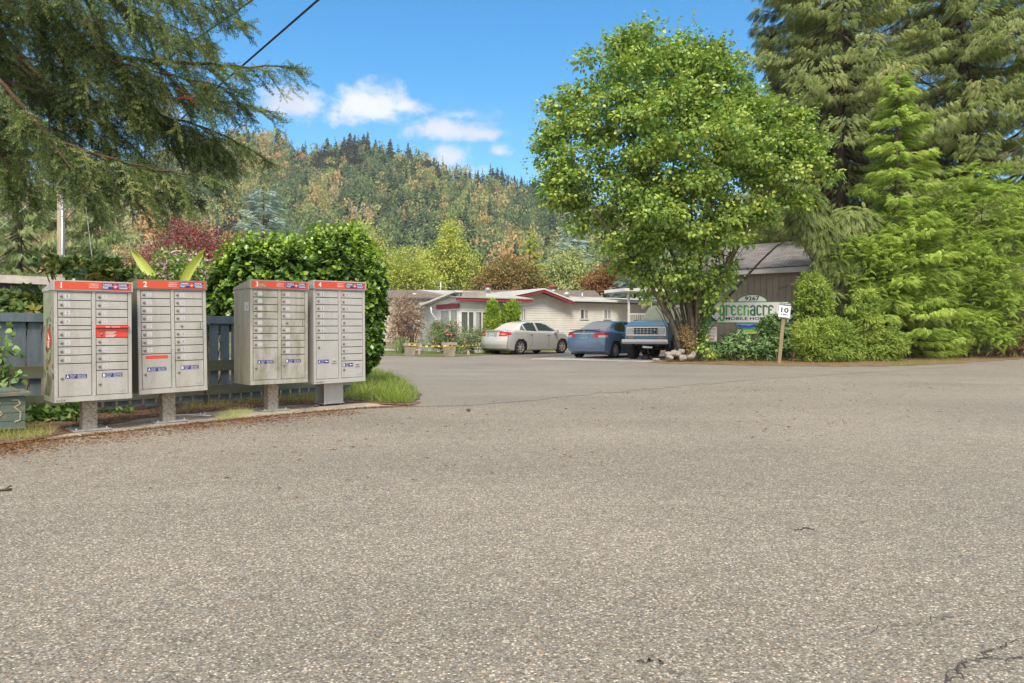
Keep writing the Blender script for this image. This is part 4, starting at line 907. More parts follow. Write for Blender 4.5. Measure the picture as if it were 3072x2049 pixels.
# ------------------------------------------------------------------ garden shrubs behind the fence
def pb(base, Y, lst, dr=.8):
    s = Y / FPX; return [((px - CX) * s - base[0], Y - base[1] + (q[0] if q else 0), CAM_H + (HY - py) * s, rx * s, dr * rx * s, rz * s) for px, py, rx, rz, *q in lst]
def whorls(nb, blobs, n, per, size, T=LEAF2, k=0, up=.5, cone=.9, shell=.35, vspread=.3, clip=None):
    P, D = ell_pts(blobs, n, shell)
    if clip is not None: q = clip(P); P, D = P[q], D[q]
    n = len(P); ax = D * .8 + rng.normal(size=(n, 3)) * .35; ax[:, 2] += up; ax = unit(ax); N = n * per
    A = np.repeat(ax, per, 0); u = unit(np.cross(A, rdir(N))); d = u * cone + A * rng.uniform(.1, .8, (N, 1)); d[:, 2] -= .1
    nb.inst(T, np.repeat(P, per, 0) + u * .01, frames(d, A + rng.normal(size=(N, 3)) * .2), size * rng.uniform(.6, 1.2, N), np.clip(np.repeat(rng.random(n), per) * (1 - vspread) + rng.random(N) * vspread, 0, 1), k)
def stems(mb, blobs, base, n, r=.012):
    for k in range(n):
        b = blobs[k % len(blobs)]; limb(mb, (base[0] + random.uniform(-.15, .15), base[1] + random.uniform(-.1, .1), 0), (b[0] + random.uniform(-.6, .6) * b[3], b[1] + random.uniform(-.6, .6) * b[4], b[2] + random.uniform(-.2, .7) * b[5]), r, r * .4, 5, .08)
M_laurel = leafmat('laurel_leaves', [(0, (.02, .045, .012)), (.5, (.045, .095, .018)), (.74, (.11, .19, .026)), (1, (.25, .33, .05))], .22, rough=.3, gloss=.07, gain=1.75)
def shrub(name, label, px, Y, lst, build, cat='shrub', stem_n=10, group=None, dr=.8, sr=.012):
    b0 = ((px - CX) / FPX * Y, Y); root = thing(name, label, cat, (*b0, 0), 0, group); bl = pb(b0, Y, lst, dr); nb = NB(); mats = build(nb, bl); nb.build('foliage', mats, root)
    if stem_n: mb = MB(); stems(mb, bl, (0, 0), stem_n, sr); mb.build('stems', M_bark, root)
    return root
def laurel(n):
    def f(nb, bl):
        whorls(nb, bl, int(n * 1.55), 7, .095, ROUND, up=.8, cone=.75, shell=.3, vspread=.25)
        # light new shoots standing out of the top
        P, D = ell_pts(bl, n // 2, .1); k = D[:, 2] > .2; P = P[k]; D = D[k]; m = len(P); per = 7; A = unit(D * .5 + np.array((0, 0, .9)) + rng.normal(size=(m, 3)) * .25); N = m * per
        A2 = np.repeat(A, per, 0); t = np.tile(np.linspace(.0, .24, per) * 1.0, m); u = unit(np.cross(A2, rdir(N))); nb.inst(ROUND, np.repeat(P, per, 0) + A2 * t[:, None], frames(u * .8 + A2 * .7, A2 - u * .4), .09 * rng.uniform(.6, 1.1, N), rng.uniform(.68, .97, N))
        return M_laurel
    return f
shrub('laurel_bush', 'lower glossy laurel bush behind mailbox 3, beside the taller one', 790, 13.4, [(700, 880, 70, 110), (770, 820, 90, 90), (850, 830, 90, 100), (660, 900, 45, 70), (800, 920, 120, 100), (740, 770, 60, 40), (840, 770, 60, 40)], laurel(1500))
shrub('laurel_bush', 'taller glossy laurel bush hanging down to the grass beside mailbox 4', 1030, 14.2, [(1010, 800, 100, 95), (940, 850, 60, 90), (1080, 860, 80, 110), (1040, 950, 100, 120), (1090, 1000, 65, 110), (1105, 930, 55, 90), (980, 740, 60, 40), (1060, 740, 50, 40), (1080, 1070, 40, 60)], laurel(2100))
M_rhodo = leafmat('rhododendron_leaves', [(0, (.028, .055, .02)), (.5, (.05, .085, .028)), (.72, (.10, .13, .03)), (.9, (.14, .13, .03)), (.94, (.45, .25, .03)), (1, (.4, .19, .04))], .2, rough=.3, gloss=.07, gain=2.5)
shrub('rhododendron', 'leggy rhododendron with yellowing leaves above mailbox 1', 270, 12, [(170, 795, 55, 20), (250, 802, 65, 22), (330, 800, 65, 24), (380, 825, 36, 18), (140, 780, 24, 10), (290, 825, 110, 14), (440, 850, 50, 14)], lambda nb, bl: (whorls(nb, bl, 170, 9, .15, LEAF2, up=.3, cone=.9, shell=.9), M_rhodo)[1], stem_n=26, sr=.02)
shrub('rhododendron', 'dense dark rhododendron over the fence left of mailbox 1', 70, 10.2, [(30, 905, 55, 38), (100, 897, 55, 36), (60, 935, 110, 38), (-60, 925, 90, 45), (128, 912, 45, 32)], lambda nb, bl: (whorls(nb, bl, 560, 8, .11, LEAF2, up=.4, cone=.85, shell=.6), M_rhodo)[1], stem_n=12)
M_mallow = leafmat('mallow_leaves', [(0, (.06, .10, .03)), (.6, (.13, .19, .05)), (1, (.22, .27, .08))], .3); M_pink = leafmat('pink_petals', [(0, (.55, .22, .42)), (.6, (.72, .40, .6)), (1, (.8, .6, .75))], .3, gain=1)
def mallow(nb, bl):
    leaf_crown(nb, bl, 700, 10, .09, .07, LEAF, 0, .1, .8, .7); P, D = ell_pts(bl, 340, .15); k = (D[:, 1] < .5); P = P[k]; D = D[k]; n = len(P)
    for a in range(5):
        A = unit(D * .7 + np.array((0, -.5, .3))); u = unit(np.cross(A, np.array((.2, .1, 1.)))); w = np.cross(A, u); d = u * math.cos(a * 1.2566) + w * math.sin(a * 1.2566); nb.inst(ROUND, P, frames(d + A * .25, A), .042 * rng.uniform(.7, 1.2, n), np.tile(rng.random(n), 1), 1)
    return [M_mallow, M_pink]
shrub('mallow_bush', 'pink flowering bush rising between mailboxes 2 and 3', 520, 15, [(480, 830, 80, 50), (560, 810, 80, 50), (620, 850, 60, 50), (430, 860, 60, 40), (540, 870, 120, 50), (520, 775, 50, 25)], mallow, stem_n=14)
shrub('yellow_shrub', 'yellow-green shrub filling the gap behind mailbox 2 and left of the laurels', 640, 14, [(630, 900, 40, 60), (600, 940, 60, 60), (660, 950, 60, 60)], lambda nb, bl: (whorls(nb, bl, 300, 7, .1, ROUND, up=.5, cone=.8), M_laurel)[1])
def banana():
    p = at(500, HY, 14.4); root = thing('banana_plant', 'banana plant with two broad lime-green leaves above the pink bush', 'plant', (p.x, p.y, 0)); m = leafmat('banana_leaf', [(0, (.24, .38, .045)), (1, (.35, .47, .08))], .4, gloss=.05)
    b = MB(); b.tube([(0, 0, 0), (0, 0, 1.4)], [.12, .09], 10); b.build('stalk', mat('banana_stalk', (.18, .25, .06), .7), root)
    for pts, w in (([(505, 990), (470, 850), (440, 810), (410, 770), (387, 738)], 15), ([(520, 990), (550, 850), (575, 805), (600, 770), (618, 745)], 13), ([(500, 1000), (430, 900), (390, 860), (360, 850)], 9)):
        s = 14.4 / FPX; q = [Vector(((x - 500) * s, random.uniform(-.05, .05), CAM_H + (HY - y) * s)) for x, y in pts]; V = []; F = []; n = 14
        for i in range(n):
            t = i / (n - 1); f = t * (len(q) - 1); a = min(int(f), len(q) - 2); c = q[a].lerp(q[a + 1], f - a); d = (q[a + 1] - q[a]).normalized(); sd = Vector((d.z, .25, -d.x)).normalized(); ww = w * s * math.sin(min(1, .12 + t * .95) * math.pi) ** .5 * (.25 if t < .3 else 1) * (1 if t < .95 else .5)
            V += [c - sd * ww + Vector((0, -.02, 0)), c + Vector((0, .05, 0)), c + sd * ww + Vector((0, -.02, random.uniform(-.01, .01)))]
        for i in range(n - 1): F += [(3 * i, 3 * i + 1, 3 * i + 4, 3 * i + 3), (3 * i + 1, 3 * i + 2, 3 * i + 5, 3 * i + 4)]
        me = np_mesh('leaf', np.array([v[:] for v in V]), [np.array(F)], np.repeat(rng.random(), len(V)), [m], smooth=True); link('leaf', me, root)
banana()
M_ivy = leafmat('ivy_leaves', [(0, (.04, .085, .025)), (.6, (.09, .15, .04)), (1, (.19, .26, .07))], .25, gloss=.05)
IVY = (np.array([(0, 0, 0), (-.5, .1, .03), (-.42, .5, .03), (0, 1, -.08), (.42, .5, .03), (.5, .1, .03)], float), np.array([(0, 3, 2, 1), (0, 5, 4, 3)]))
shrub('ivy', 'ivy climbing the fence at the left edge above the green wooden box', 5, 7.9, [(-10, 1000, 30, 45), (15, 1060, 28, 50), (-10, 1110, 45, 40), (30, 1130, 30, 25), (-60, 1050, 60, 90)], lambda nb, bl: (leaf_crown(nb, bl, 90, 3, .05, .075, IVY, 0, .5, 1, .9, up=.1), M_ivy)[1], 'ivy', 6, dr=.3, sr=.004)
def ivy_g(nb, bl):
    leaf_crown(nb, bl, 120, 3, .05, .075, IVY, 0, -.1, .5, .9, up=1.2); return M_ivy
shrub('ivy', 'ivy creeping over the dirt between the wooden box and mailbox 1 post', 170, 8.5, [(110, 1240, 40, 26), (160, 1250, 50, 22), (215, 1225, 25, 28), (240, 1245, 20, 20), (95, 1275, 30, 18), (230, 1215, 18, 18)], ivy_g, 'ivy', 8, dr=.5, sr=.003)
shrub('ivy', 'low strip of ivy at the fence foot between mailboxes 1 and 2', 335, 9.3, [(310, 1240, 22, 10), (345, 1238, 25, 10), (385, 1236, 18, 8)], lambda nb, bl: (leaf_crown(nb, bl, 34, 3, .04, .06, IVY, 0, -.1, .5, .9, up=1.2), M_ivy)[1], 'ivy', 0, dr=.3)

# low building at the far left
def left_shed():
    p = at(-120, HY, 17); root = thing('low_shed', 'low building with a pale roof edge and dark ribbed wall at the left edge', 'shed', (p.x, p.y, 0), R(24)); s = 17 / FPX
    b = MB(); b.box(-3, .1, 0, 2.25, 3, 2.18); 
    for k in range(26): b.box(-3 + k * .2, .07, 0, -2.93 + k * .2, .099, 2.16)
    b.build('wall', mat('dark_ribbed_cladding', (.09, .11, .13), .7), root)
    b = MB(); b.prism([(-3.3, 2.27), (2.5, 2.13), (2.5, 2.31), (-3.3, 2.47)], -.25, -.18, 0); b.build('fascia', mat('pale_fascia', (.5, .47, .42), .7, var=.2, vscale=5), root)
    b = MB(); b.prism([(-3.3, 2.38), (2.5, 2.24), (2.5, 2.28), (-3.3, 2.42)], -.179, 3.2, 0); b.build('roof', mat('grey_membrane', (.25, .25, .25), .8), root)
left_shed()
# ------------------------------------------------------------------ mobile homes
def siding(name, col, pitch=.11, dark=.72):
    m = bpy.data.materials.new(name); m.use_nodes = True; nt = m.node_tree; b = nt.nodes['Principled BSDF']; b.inputs['Roughness'].default_value = .55
    tc = nd(nt, 'ShaderNodeTexCoord'); n = noise(nt, tc.outputs['Object'], 1.3, 5); col_ = ramp(nt, n, [(.3, tuple(c * .88 for c in col)), (.7, tuple(c * 1.04 for c in col))])
    lk(nt, col_, b.inputs['Base Color']); return m
M_sidA = siding('grey_siding', (.56, .525, .475)); M_sidB = siding('cream_siding', (.78, .765, .725)); M_white = mat('white_paint', (.74, .74, .73), .5, var=.06, vscale=3)
M_redtrim = mat('red_fascia', (.30, .045, .06), .55, var=.15, vscale=3); M_brownroof = mat('brown_roof', (.19, .15, .12), .95, col2=(.13, .10, .085), vscale=3, bump=.5, bscale=40); M_whiteroof = mat('grey_white_roof', (.46, .45, .42), .85, col2=(.33, .32, .29), vscale=1.5)
def glassmat(name, col, rough=.06):
    m = bpy.data.materials.new(name); m.use_nodes = True; b = m.node_tree.nodes['Principled BSDF']; b.inputs['Base Color'].default_value = (*col, 1); b.inputs['Roughness'].default_value = rough; b.inputs['Specular IOR Level'].default_value = .8; return m
M_pane = glassmat('window_pane', (.12, .13, .125)); M_curtain = mat('curtain', (.42, .43, .43), .9, col2=(.3, .31, .32), vscale=8, stretch=(6, 1, .3))  # reflected sky put into the pane's base colour
M_flue = mat('flue_metal', (.5, .5, .49), .45, .6); M_rusty = mat('rusty_cap', (.3, .09, .05), .8, var=.4, vscale=20)
M_dark2 = mat('house_number', (.1, .1, .1), .6)
def clapboard(mb, x0, x1, z0, z1, y, k=0, pitch=.115, holes=(), top=None):
    """lapped boards on the wall plane y (facing -y): each board's foot stands 14 mm proud; holes are (x0,z0,x1,z1); top(x) limits the height"""
    z = z0
    while z < z1 - .01:
        e = min(z + pitch, z1); segs = [(x0, x1)]
        for hx0, hz0, hx1, hz1 in holes:
            if hz0 < e - .02 and hz1 > z + .02: segs = [s for a, b in segs for s in ((a, min(b, hx0)), (max(a, hx1), b)) if s[1] - s[0] > .02]
        for a, b in segs:
            if top:
                xs = [x for x in np.linspace(a, b, 60) if top(x) > e]
                if not xs: continue
                a, b = min(xs), max(xs)
            mb.add([(a, y - .02, z), (b, y - .02, z), (b, y - .002, e), (a, y - .002, e), (a, y, z), (b, y, z)], [(0, 1, 2, 3), (1, 0, 4, 5)], k)
        z = e
def window(parent, x0, z0, x1, z1, y, curtain=None, split=.5, fm=None, M=None):
    M = M or Matrix.Identity(4); b = MB(); b.M = M; t = .055
    b.box(x0, y - .04, z0, x1, y + .02, z0 + t); b.box(x0, y - .04, z1 - t, x1, y + .02, z1); b.box(x0, y - .04, z0 + t, x0 + t, y + .02, z1 - t); b.box(x1 - t, y - .04, z0 + t, x1, y + .02, z1 - t)
    if split: xm = x0 + (x1 - x0) * split; b.box(xm - .035, y - .037, z0 + t, xm + .035, y + .02, z1 - t)
    w = b.build('window', fm or M_white, parent)
    b = MB(); b.M = M; b.rect(x0 + t, z0 + t, x1 - t, z1 - t, y - .006); b.build('pane', M_pane, w)
    if curtain:
        for a, e in curtain:
            b = MB(); b.M = M; X0 = x0 + t + (x1 - x0 - 2 * t) * a; X1 = x0 + t + (x1 - x0 - 2 * t) * e; n = 10; V = []; F = []
            for i in range(n + 1): xx = X0 + (X1 - X0) * i / n; V += [(xx, y - .012 - .01 * (i % 2), z0 + t), (xx, y - .012 - .01 * (i % 2), z1 - t)]
            for i in range(n): F.append((2 * i, 2 * i + 2, 2 * i + 3, 2 * i + 1))
            b.add(V, F); b.build('curtain', M_curtain, w)
    return w
def home_white():
    # wall line: from (3.05,40) running right and away; local x along it, y into the house
    u = Vector((5.15, 3.2, 0)); ang = math.atan2(u.y, u.x); root = thing('mobile_home', 'white mobile home with dark red gable trim and cream lap siding, behind the cars', 'house', (3.05, 40, 0), ang)
    ux, uy = u.normalized().x, u.normalized().y
    def U(px, h=None):   # wall coordinate of a picture column
        k = (px - CX) / FPX; return (k * 40 - 3.05) / (ux - k * uy)
    def Zp(px, py): Y = 40 + U(px) * uy; return CAM_H + (HY - py) / FPX * Y
    xl, xr, pk = U(1400), U(2000), U(1618); eL = U(1500); eR = U(1703); ze = 2.66; zp = Zp(1618, 876); base = .0
    gtop = lambda x: ze if x > eR else (zp + (x - pk) * (ze - zp) / (eR - pk) if x > pk else max(ze - .05, zp + (x - pk) * (zp - ze) / (pk - eL)))
    wins = [(1630 - 70, 924, 1580, 963)]
    W2 = [(1741, 927, 1767, 959), (1811, 928, 1835, 959), (1563, 924, 1579, 963)]
    H = [(U(a), Zp(a, d), U(c), Zp(c, b_)) for a, b_, c, d in W2]
    b = MB(); b.box(xl, .06, .0, xr, 4.2, ze - .06); b.prism([(eL, ze - .055), (eR, ze - .055), (pk, zp)], .06, 4.2)
    b.k = 0; clapboard(b, xl, xr, .35, zp - .02, .06, 0, .125, [(h[0] + .03, h[1] + .03, h[2] - .03, h[3] - .03) for h in H], gtop)
    b.box(xl, .0, .0, xr, .05, .35, 1); b.build('wall', [M_sidB, M_sidA], root)
    for h, cu in zip(H, ([(.55, 1)], [(0, .3), (.6, 1)], [(0, 1)])): window(root, h[0], h[1], h[2], h[3], .05, cu)
    # long low roof to the right with white eaves gutter
    b = MB(); b.box(eR + .02, -.32, ze - .02, xr + .1, -.2, ze + .12, c=.02); b.build('gutter', M_white, root)
    b = MB(); b.prism([(-.2, ze), (-.2, ze + .1), (2.1, ze + .38), (4.5, ze + .1), (4.5, ze)], eR + .02, xr + .1, axis='x'); b.build('long_roof', M_whiteroof, root)
    # cross gable: two roof planes with red barge boards under a white edge
    for sx, (xa, za), (xb, zb) in ((-1, (eL - .25, ze - .02), (pk, zp + .08)), (1, (pk, zp + .08), (eR + .12, ze - .08))):
        b = MB(); b.prism([(xa, za + .05), (xb, zb + .05), (xb, zb + .11), (xa, za + .11)], -.45, 4.3); b.build('gable_roof', M_whiteroof, root)
        b = MB(); b.prism([(xa, za - .12), (xb, zb - .12), (xb, zb + .049), (xa, za + .049)], -.44, -.40); b.build('barge_board', M_redtrim, root)
        b = MB(); b.prism([(xa, za + .03), (xb, zb + .03), (xb, zb + .112), (xa, za + .112)], -.475, -.451); b.build('roof_edge', M_white, root)
    for px, top, w in ((1484, 852, .17), (1696, 858, .2)):
        b = MB(); x = U(px); y0 = .7; b.M = Matrix.Translation((x + (.0 if px < 1600 else -.3), y0, 0)); k = (40 + U(px) * uy + .7) / FPX; zt = CAM_H + (HY - top) * k
        b.lathe([(w * .8, 2.6), (w * .8, zt - .32), (w, zt - .31), (w, zt - .26), (w * .8, zt - .25), (w * .8, zt - .12)], 12); f = b.build('flue', M_flue, root)
        b = MB(); b.M = Matrix.Translation((x + (.0 if px < 1600 else -.3), y0, 0)); b.lathe([(w * 1.15, zt - .12), (w * 1.2, zt)], 12); b.build('cap', M_rusty, f)
    b = MB(); x = U(1748); b.M = Matrix.Translation((x, 1.5, ze + .2)); b.lathe([(.16, 0), (.16, .2), (.22, .22), (.22, .32), (.05, .4)], 10); b.build('vent', M_flue, root)
    b = MB(); x = U(1786); b.M = Matrix.Translation((x, 1.2, ze + .1)); b.lathe([(.05, 0), (.05, .45)], 8); b.build('vent', M_flue, root)
    # sun room standing out to the left, low red-edged porch roof in front
    def Ux(px, d): # local x of a picture column on the plane y=-d
        k = (px - CX) / FPX; ox, oy = 3.05 + d * uy, 40 - d * ux; return (k * oy - ox) / (ux - k * uy)
    D = 2.2; a0, a1, a2 = Ux(1322, D), Ux(1378, D), Ux(1470, D); sz = lambda py, px: CAM_H + (HY - py) / FPX * (40 - D * ux + Ux(px, D) * uy)
    zr = sz(897, 1378); F_ = Matrix.Rotation(R(-90), 4, 'Z')   # frame of the left end wall: local x runs towards the front
    b = MB(); b.box(a1, -D + .06, .0, a2, 2.2, zr - .02); clapboard(b, a1, a2, zr - .52, zr - .05, -D + .055, 0, .12); clapboard(b, a1, a2, .2, .82, -D + .055, 0, .12); b.build('sun_room', [M_white], root)
    window(root, a1 + .08, .88, a1 + (a2 - a1) * .5, zr - .55, -D + .06, None, .55); window(root, a1 + (a2 - a1) * .52, .88, a2 - .04, zr - .55, -D + .06, [(0, .3)], .5)
    window(root, .25, .5, 1.25, zr - .45, a1 + .0, [(.0, .95)], 0, M=F_); window(root, 1.35, .35, D - .12, zr - .45, a1 + .0, [(.1, 1)], 0, M=F_)
    b = MB(); b.M = F_; b.prism([(-2.2, zr - .42), (D + .1, zr + .28), (D + .1, zr - .1), (-2.2, zr - .44)], a1 - .05, a1 - .002); b.build('side_gable', M_white, root)
    b = MB(); b.M = F_; b.prism([(-2.3, zr - .36), (D + .25, zr + .30), (D + .25, zr + .38), (-2.3, zr - .27)], a1 - .35, a1 + .03); b.build('side_roof', M_white, root)
    b = MB(); b.M = F_; b.prism([(-2.2, zr - .3), (D + .2, zr + .34), (D + .2, zr - .0), (-2.2, zr - .44)], a1 + .032, a1 + 1.3); b.build('side_roof_wall', M_whiteroof, root)
    b = MB(); b.M = F_; b.box(-.1, a1 - .08, zr - .42, D + .05, a1 - .003, zr - .2); b.build('red_lintel', M_redtrim, root)
    b = MB(); b.M = F_; b.tube([(-.2, a1 - .3, zr - .32), (-.2, a1 - .28, zr - .6), (-.1, a1 - .08, zr - .85), (-.1, a1 - .08, .2)], .036, 8); b.build('downpipe', M_white, root)
    b = MB(); b.M = F_; b.text('2', 1.42, 1.0, .1, .22, a1 - .05); b.build('door_number', M_dark2, root)
    b = MB(); b.box(a1 - .28, -D - .25, zr - .09, eL + .4, -D - .21, zr + .05, c=.005); b.build('porch_fascia', M_redtrim, root)
    b = MB(); b.prism([(-D - .28, zr + .051), (-D - .28, zr + .1), (1.8, zr + .62), (1.8, zr + .5)], a1 - .3, eL + .42, axis='x'); b.build('porch_roof', M_whiteroof, root)
home_white()
def home_grey():
    Y = 47; s = Y / FPX; root = thing('mobile_home', 'long grey mobile home with a flat brown roof, partly behind the red-trimmed one', 'house', ((1180 - CX) * s, Y, 0), R(3)); X = lambda px: (px - 1180) * s
    ze = CAM_H + (HY - 896) * s; zr = CAM_H + (HY - 863) * s; x0, x1 = X(1060), X(1800); hole = [(X(1281) + .03, .9, X(1311) - .03, 2.3)]
    b = MB(); b.box(x0, .05, 0, x1, 5, ze - .02); clapboard(b, x0, x1, .35, ze - .3, .05, 0, .13, [(X(1281) + .03, CAM_H + (HY - 957) * s, X(1311) - .03, CAM_H + (HY - 920) * s)]); b.box(x0, -.03, ze - .3, x1, .04, ze - .05); b.box(x0, 0, 0, x1, .04, .34, 1); b.build('wall', [M_sidA, mat('skirting', (.3, .27, .23), .9, var=.3, vscale=3)], root)
    window(root, X(1281), CAM_H + (HY - 957) * s, X(1311), CAM_H + (HY - 920) * s, .04, [(.0, .25), (.55, 1)])
    b = MB(); b.prism([(-.3, ze), (-.3, ze + .06), (2.6, zr), (5.4, ze + .06), (5.4, ze)], x0 - .2, x1 + .2, axis='x'); b.build('roof', M_brownroof, root)
    b = MB(); b.box(x0 - .2, -.34, ze - .05, x1 + .2, -.301, ze + .05); b.build('roof_edge', mat('dark_edge', (.12, .09, .075), .7), root)
    b = MB(); x = X(1320); b.M = Matrix.Translation((x, .8, 0)); zt = CAM_H + (HY - 843) * s; b.lathe([(.05, ze), (.05, zt)], 8); b.build('mast', M_flue, root)
    b = MB(); b.M = Matrix.Translation((X(1240), .9, ze + .28)); b.lathe([(.28, 0), (.26, .08), (.08, .12)], 10); b.build('vent', M_flue, root)
    b = MB(); b.box(X(1312), -.12, 0, X(1336), -.06, 1.35); b.build('lattice', mat('brown_lattice', (.16, .09, .05), .8), root)
home_grey()
def porch():
    p = at(1886, HY, 41); s = 41 / FPX; root = thing('white_porch', 'white open porch with two posts, flat roof and railing, right of the blue sedan', 'porch', (p.x, p.y, 0), R(20)); zt = CAM_H + (HY - 866) * s
    for x in (0, 1.42, 2.9): b = MB(); b.box(x - .05, -.05, 0, x + .05, .05, zt - .17); b.build('post', M_white, root)
    b = MB(); b.box(-.5, -.5, zt - .17, 3.4, 2.0, zt, c=.01); b.build('roof', M_white, root)
    b = MB(); z0 = CAM_H + (HY - 940) * s; b.box(.06, -.03, z0 - .07, 2.84, .03, z0); b.box(.06, -.025, .5, 2.84, .025, .56)
    for k in range(20):
        x = .14 + k * .14
        if abs(x - 1.42) > .06: b.box(x - .018, -.015, .56, x + .018, .015, z0 - .07)
    b.build('railing', M_white, root)
    b = MB(); b.box(0, .1, 0, 3, 1.9, .45); b.build('deck', M_white, root)
porch()
def hanging_pot():
    Y = 40.4; p = at(1931, 915, Y); s = Y / FPX; root = thing('hanging_pot', 'white hanging flower pot with trailing leaves under the porch roof', 'flower pot', p)
    b = MB(); r = 9 * s; b.lathe([(r * .7, -12 * s), (r, 0), (r * 1.05, .02)], 14); b.build('pot', M_white, root)
    zt = CAM_H + (HY - 877) * s - p.z; b = MB()
    for a in (0, 2.1, 4.2): b.tube([(r * math.cos(a), r * math.sin(a), 0), (0, 0, zt - .15)], .008, 4)
    b.tube([(0, 0, zt - .15), (0, 0, zt)], .01, 4); b.build('hanger', M_metal, root)
    nb = NB(); leaf_crown(nb, [(0, 0, .08, r * 1.1, r * 1.1, .12)], 60, 5, .05, .09, LEAF, 0, .3); nb.build('plant', M_yg, root)
hanging_pot()

# ------------------------------------------------------------------ cars
def paint(name, col, rough=.3, metal=.5): return mat(name, col, rough, metal, coat=.6, var=.06, vscale=2)
M_silver = paint('silver_paint', (.57, .565, .54), .36, .25); M_blue1 = paint('blue_paint', (.125, .195, .31), .36, .1); M_bluet = paint('teal_blue_paint', (.075, .22, .33), .38, .1)
M_dusty = mat('dusty_paint', (.20, .25, .33), .55, .1)
M_tyre = mat('tyre_rubber', (.028, .027, .026), .9, var=.3, vscale=10); M_rim = mat('alloy_rim', (.52, .49, .45), .4, .5, var=.2, vscale=9); M_dark = mat('black_plastic', (.02, .02, .021), .6); M_well = mat('wheel_well', (.012, .012, .012), .95)
M_cglass = glassmat('car_glass', (.045, .06, .055), .04); M_rglass = glassmat('dusty_glare_rear_glass', (.46, .44, .41), .6); M_tail = mat('tail_light_red', (.55, .02, .015), .2, coat=.5); M_tailw = mat('clear_lens', (.62, .5, .48), .15, coat=.5); M_chrome = mat('chrome', (.62, .61, .6), .2, .9); M_plate_w = mat('licence_plate_white', (.66, .66, .64), .5); M_plate_t = mat('licence_plate_teal', (.24, .42, .46), .5); M_pltxt = mat('plate_lettering', (.05, .12, .14), .6)  # rear glass: greyish reflection put into the colour along with dust
M_seat = mat('headrest', (.03, .03, .03), .8); M_amber = mat('amber_lens', (.6, .22, .02), .25, coat=.4)
def cat_rom(P, m):
    P = np.array(P, float); n = len(P); Q = np.concatenate([[2 * P[0] - P[1]], P, [2 * P[-1] - P[-2]]]); out = []
    for i in range(n - 1):
        p0, p1, p2, p3 = Q[i:i + 4]
        for j in range(m):
            t = j / m; a = .5 * (2 * p1 + (p2 - p0) * t + (2 * p0 - 5 * p1 + 4 * p2 - p3) * t * t + (3 * p1 - p0 - 3 * p2 + p3) * t ** 3); out.append(a)
    out.append(P[-1]); return np.array(out)
def smooth_curve(pts):
    P = np.array(pts, float); q = cat_rom(P, 8); o = np.argsort(q[:, 0]); return lambda x: np.interp(x, q[o, 0], q[o, 1])
def wheel(root, x, y, r, w, side, spokes, rimr=.68, mr=None):
    t = MB(); t.M = Matrix.Translation((x, y, r)); n = 28
    t.lathe([(r * rimr, -w / 2), (r * .93, -w / 2), (r, -w * .36), (r, w * .36), (r * .93, w / 2), (r * rimr, w / 2), (r * rimr * .96, 0)], n, 0, 'y', False)
    wh = t.build('wheel', M_tyre, root)
    b = MB(); b.M = Matrix.Translation((x, y, r)); yo = side * (w / 2 - .02); rr = r * rimr; b.k = 1
    b.lathe([(rr, yo - side * .05), (rr * .98, yo - side * .06)], n, 1, 'y'); b.k = 0
    V = []; F = []
    for i in range(n):
        a = 2 * math.pi * i / n; V += [(rr * math.cos(a), yo, rr * math.sin(a)), (rr * .86, 0, 0)]; V[-1] = (rr * .86 * math.cos(a), yo - side * .012, rr * .86 * math.sin(a))
    for i in range(n): F.append((2 * i, 2 * ((i + 1) % n), 2 * ((i + 1) % n) + 1, 2 * i + 1))
    b.add(V, F, 0)
    for k in range(spokes):
        a = 2 * math.pi * k / spokes + .2; c, s_ = math.cos(a), math.sin(a); w0, w1 = rr * .11 * 7 / spokes * 1.1, rr * .17 * 7 / spokes * 1.2
        q = lambda R_, o, yy: (R_ * c - o * s_, yy, R_ * s_ + o * c)
        b.add([q(rr * .12, -w0, yo - side * .005), q(rr * .12, w0, yo - side * .005), q(rr * .88, w1, yo - side * .008), q(rr * .88, -w1, yo - side * .008)], [(0, 1, 2, 3)], 0)
    b.lathe([(rr * .2, yo - side * .03), (rr * .2, yo), (rr * .1, yo + side * .006)], 14, 0, 'y'); b.build('rim', [mr or M_rim, M_well], wh)
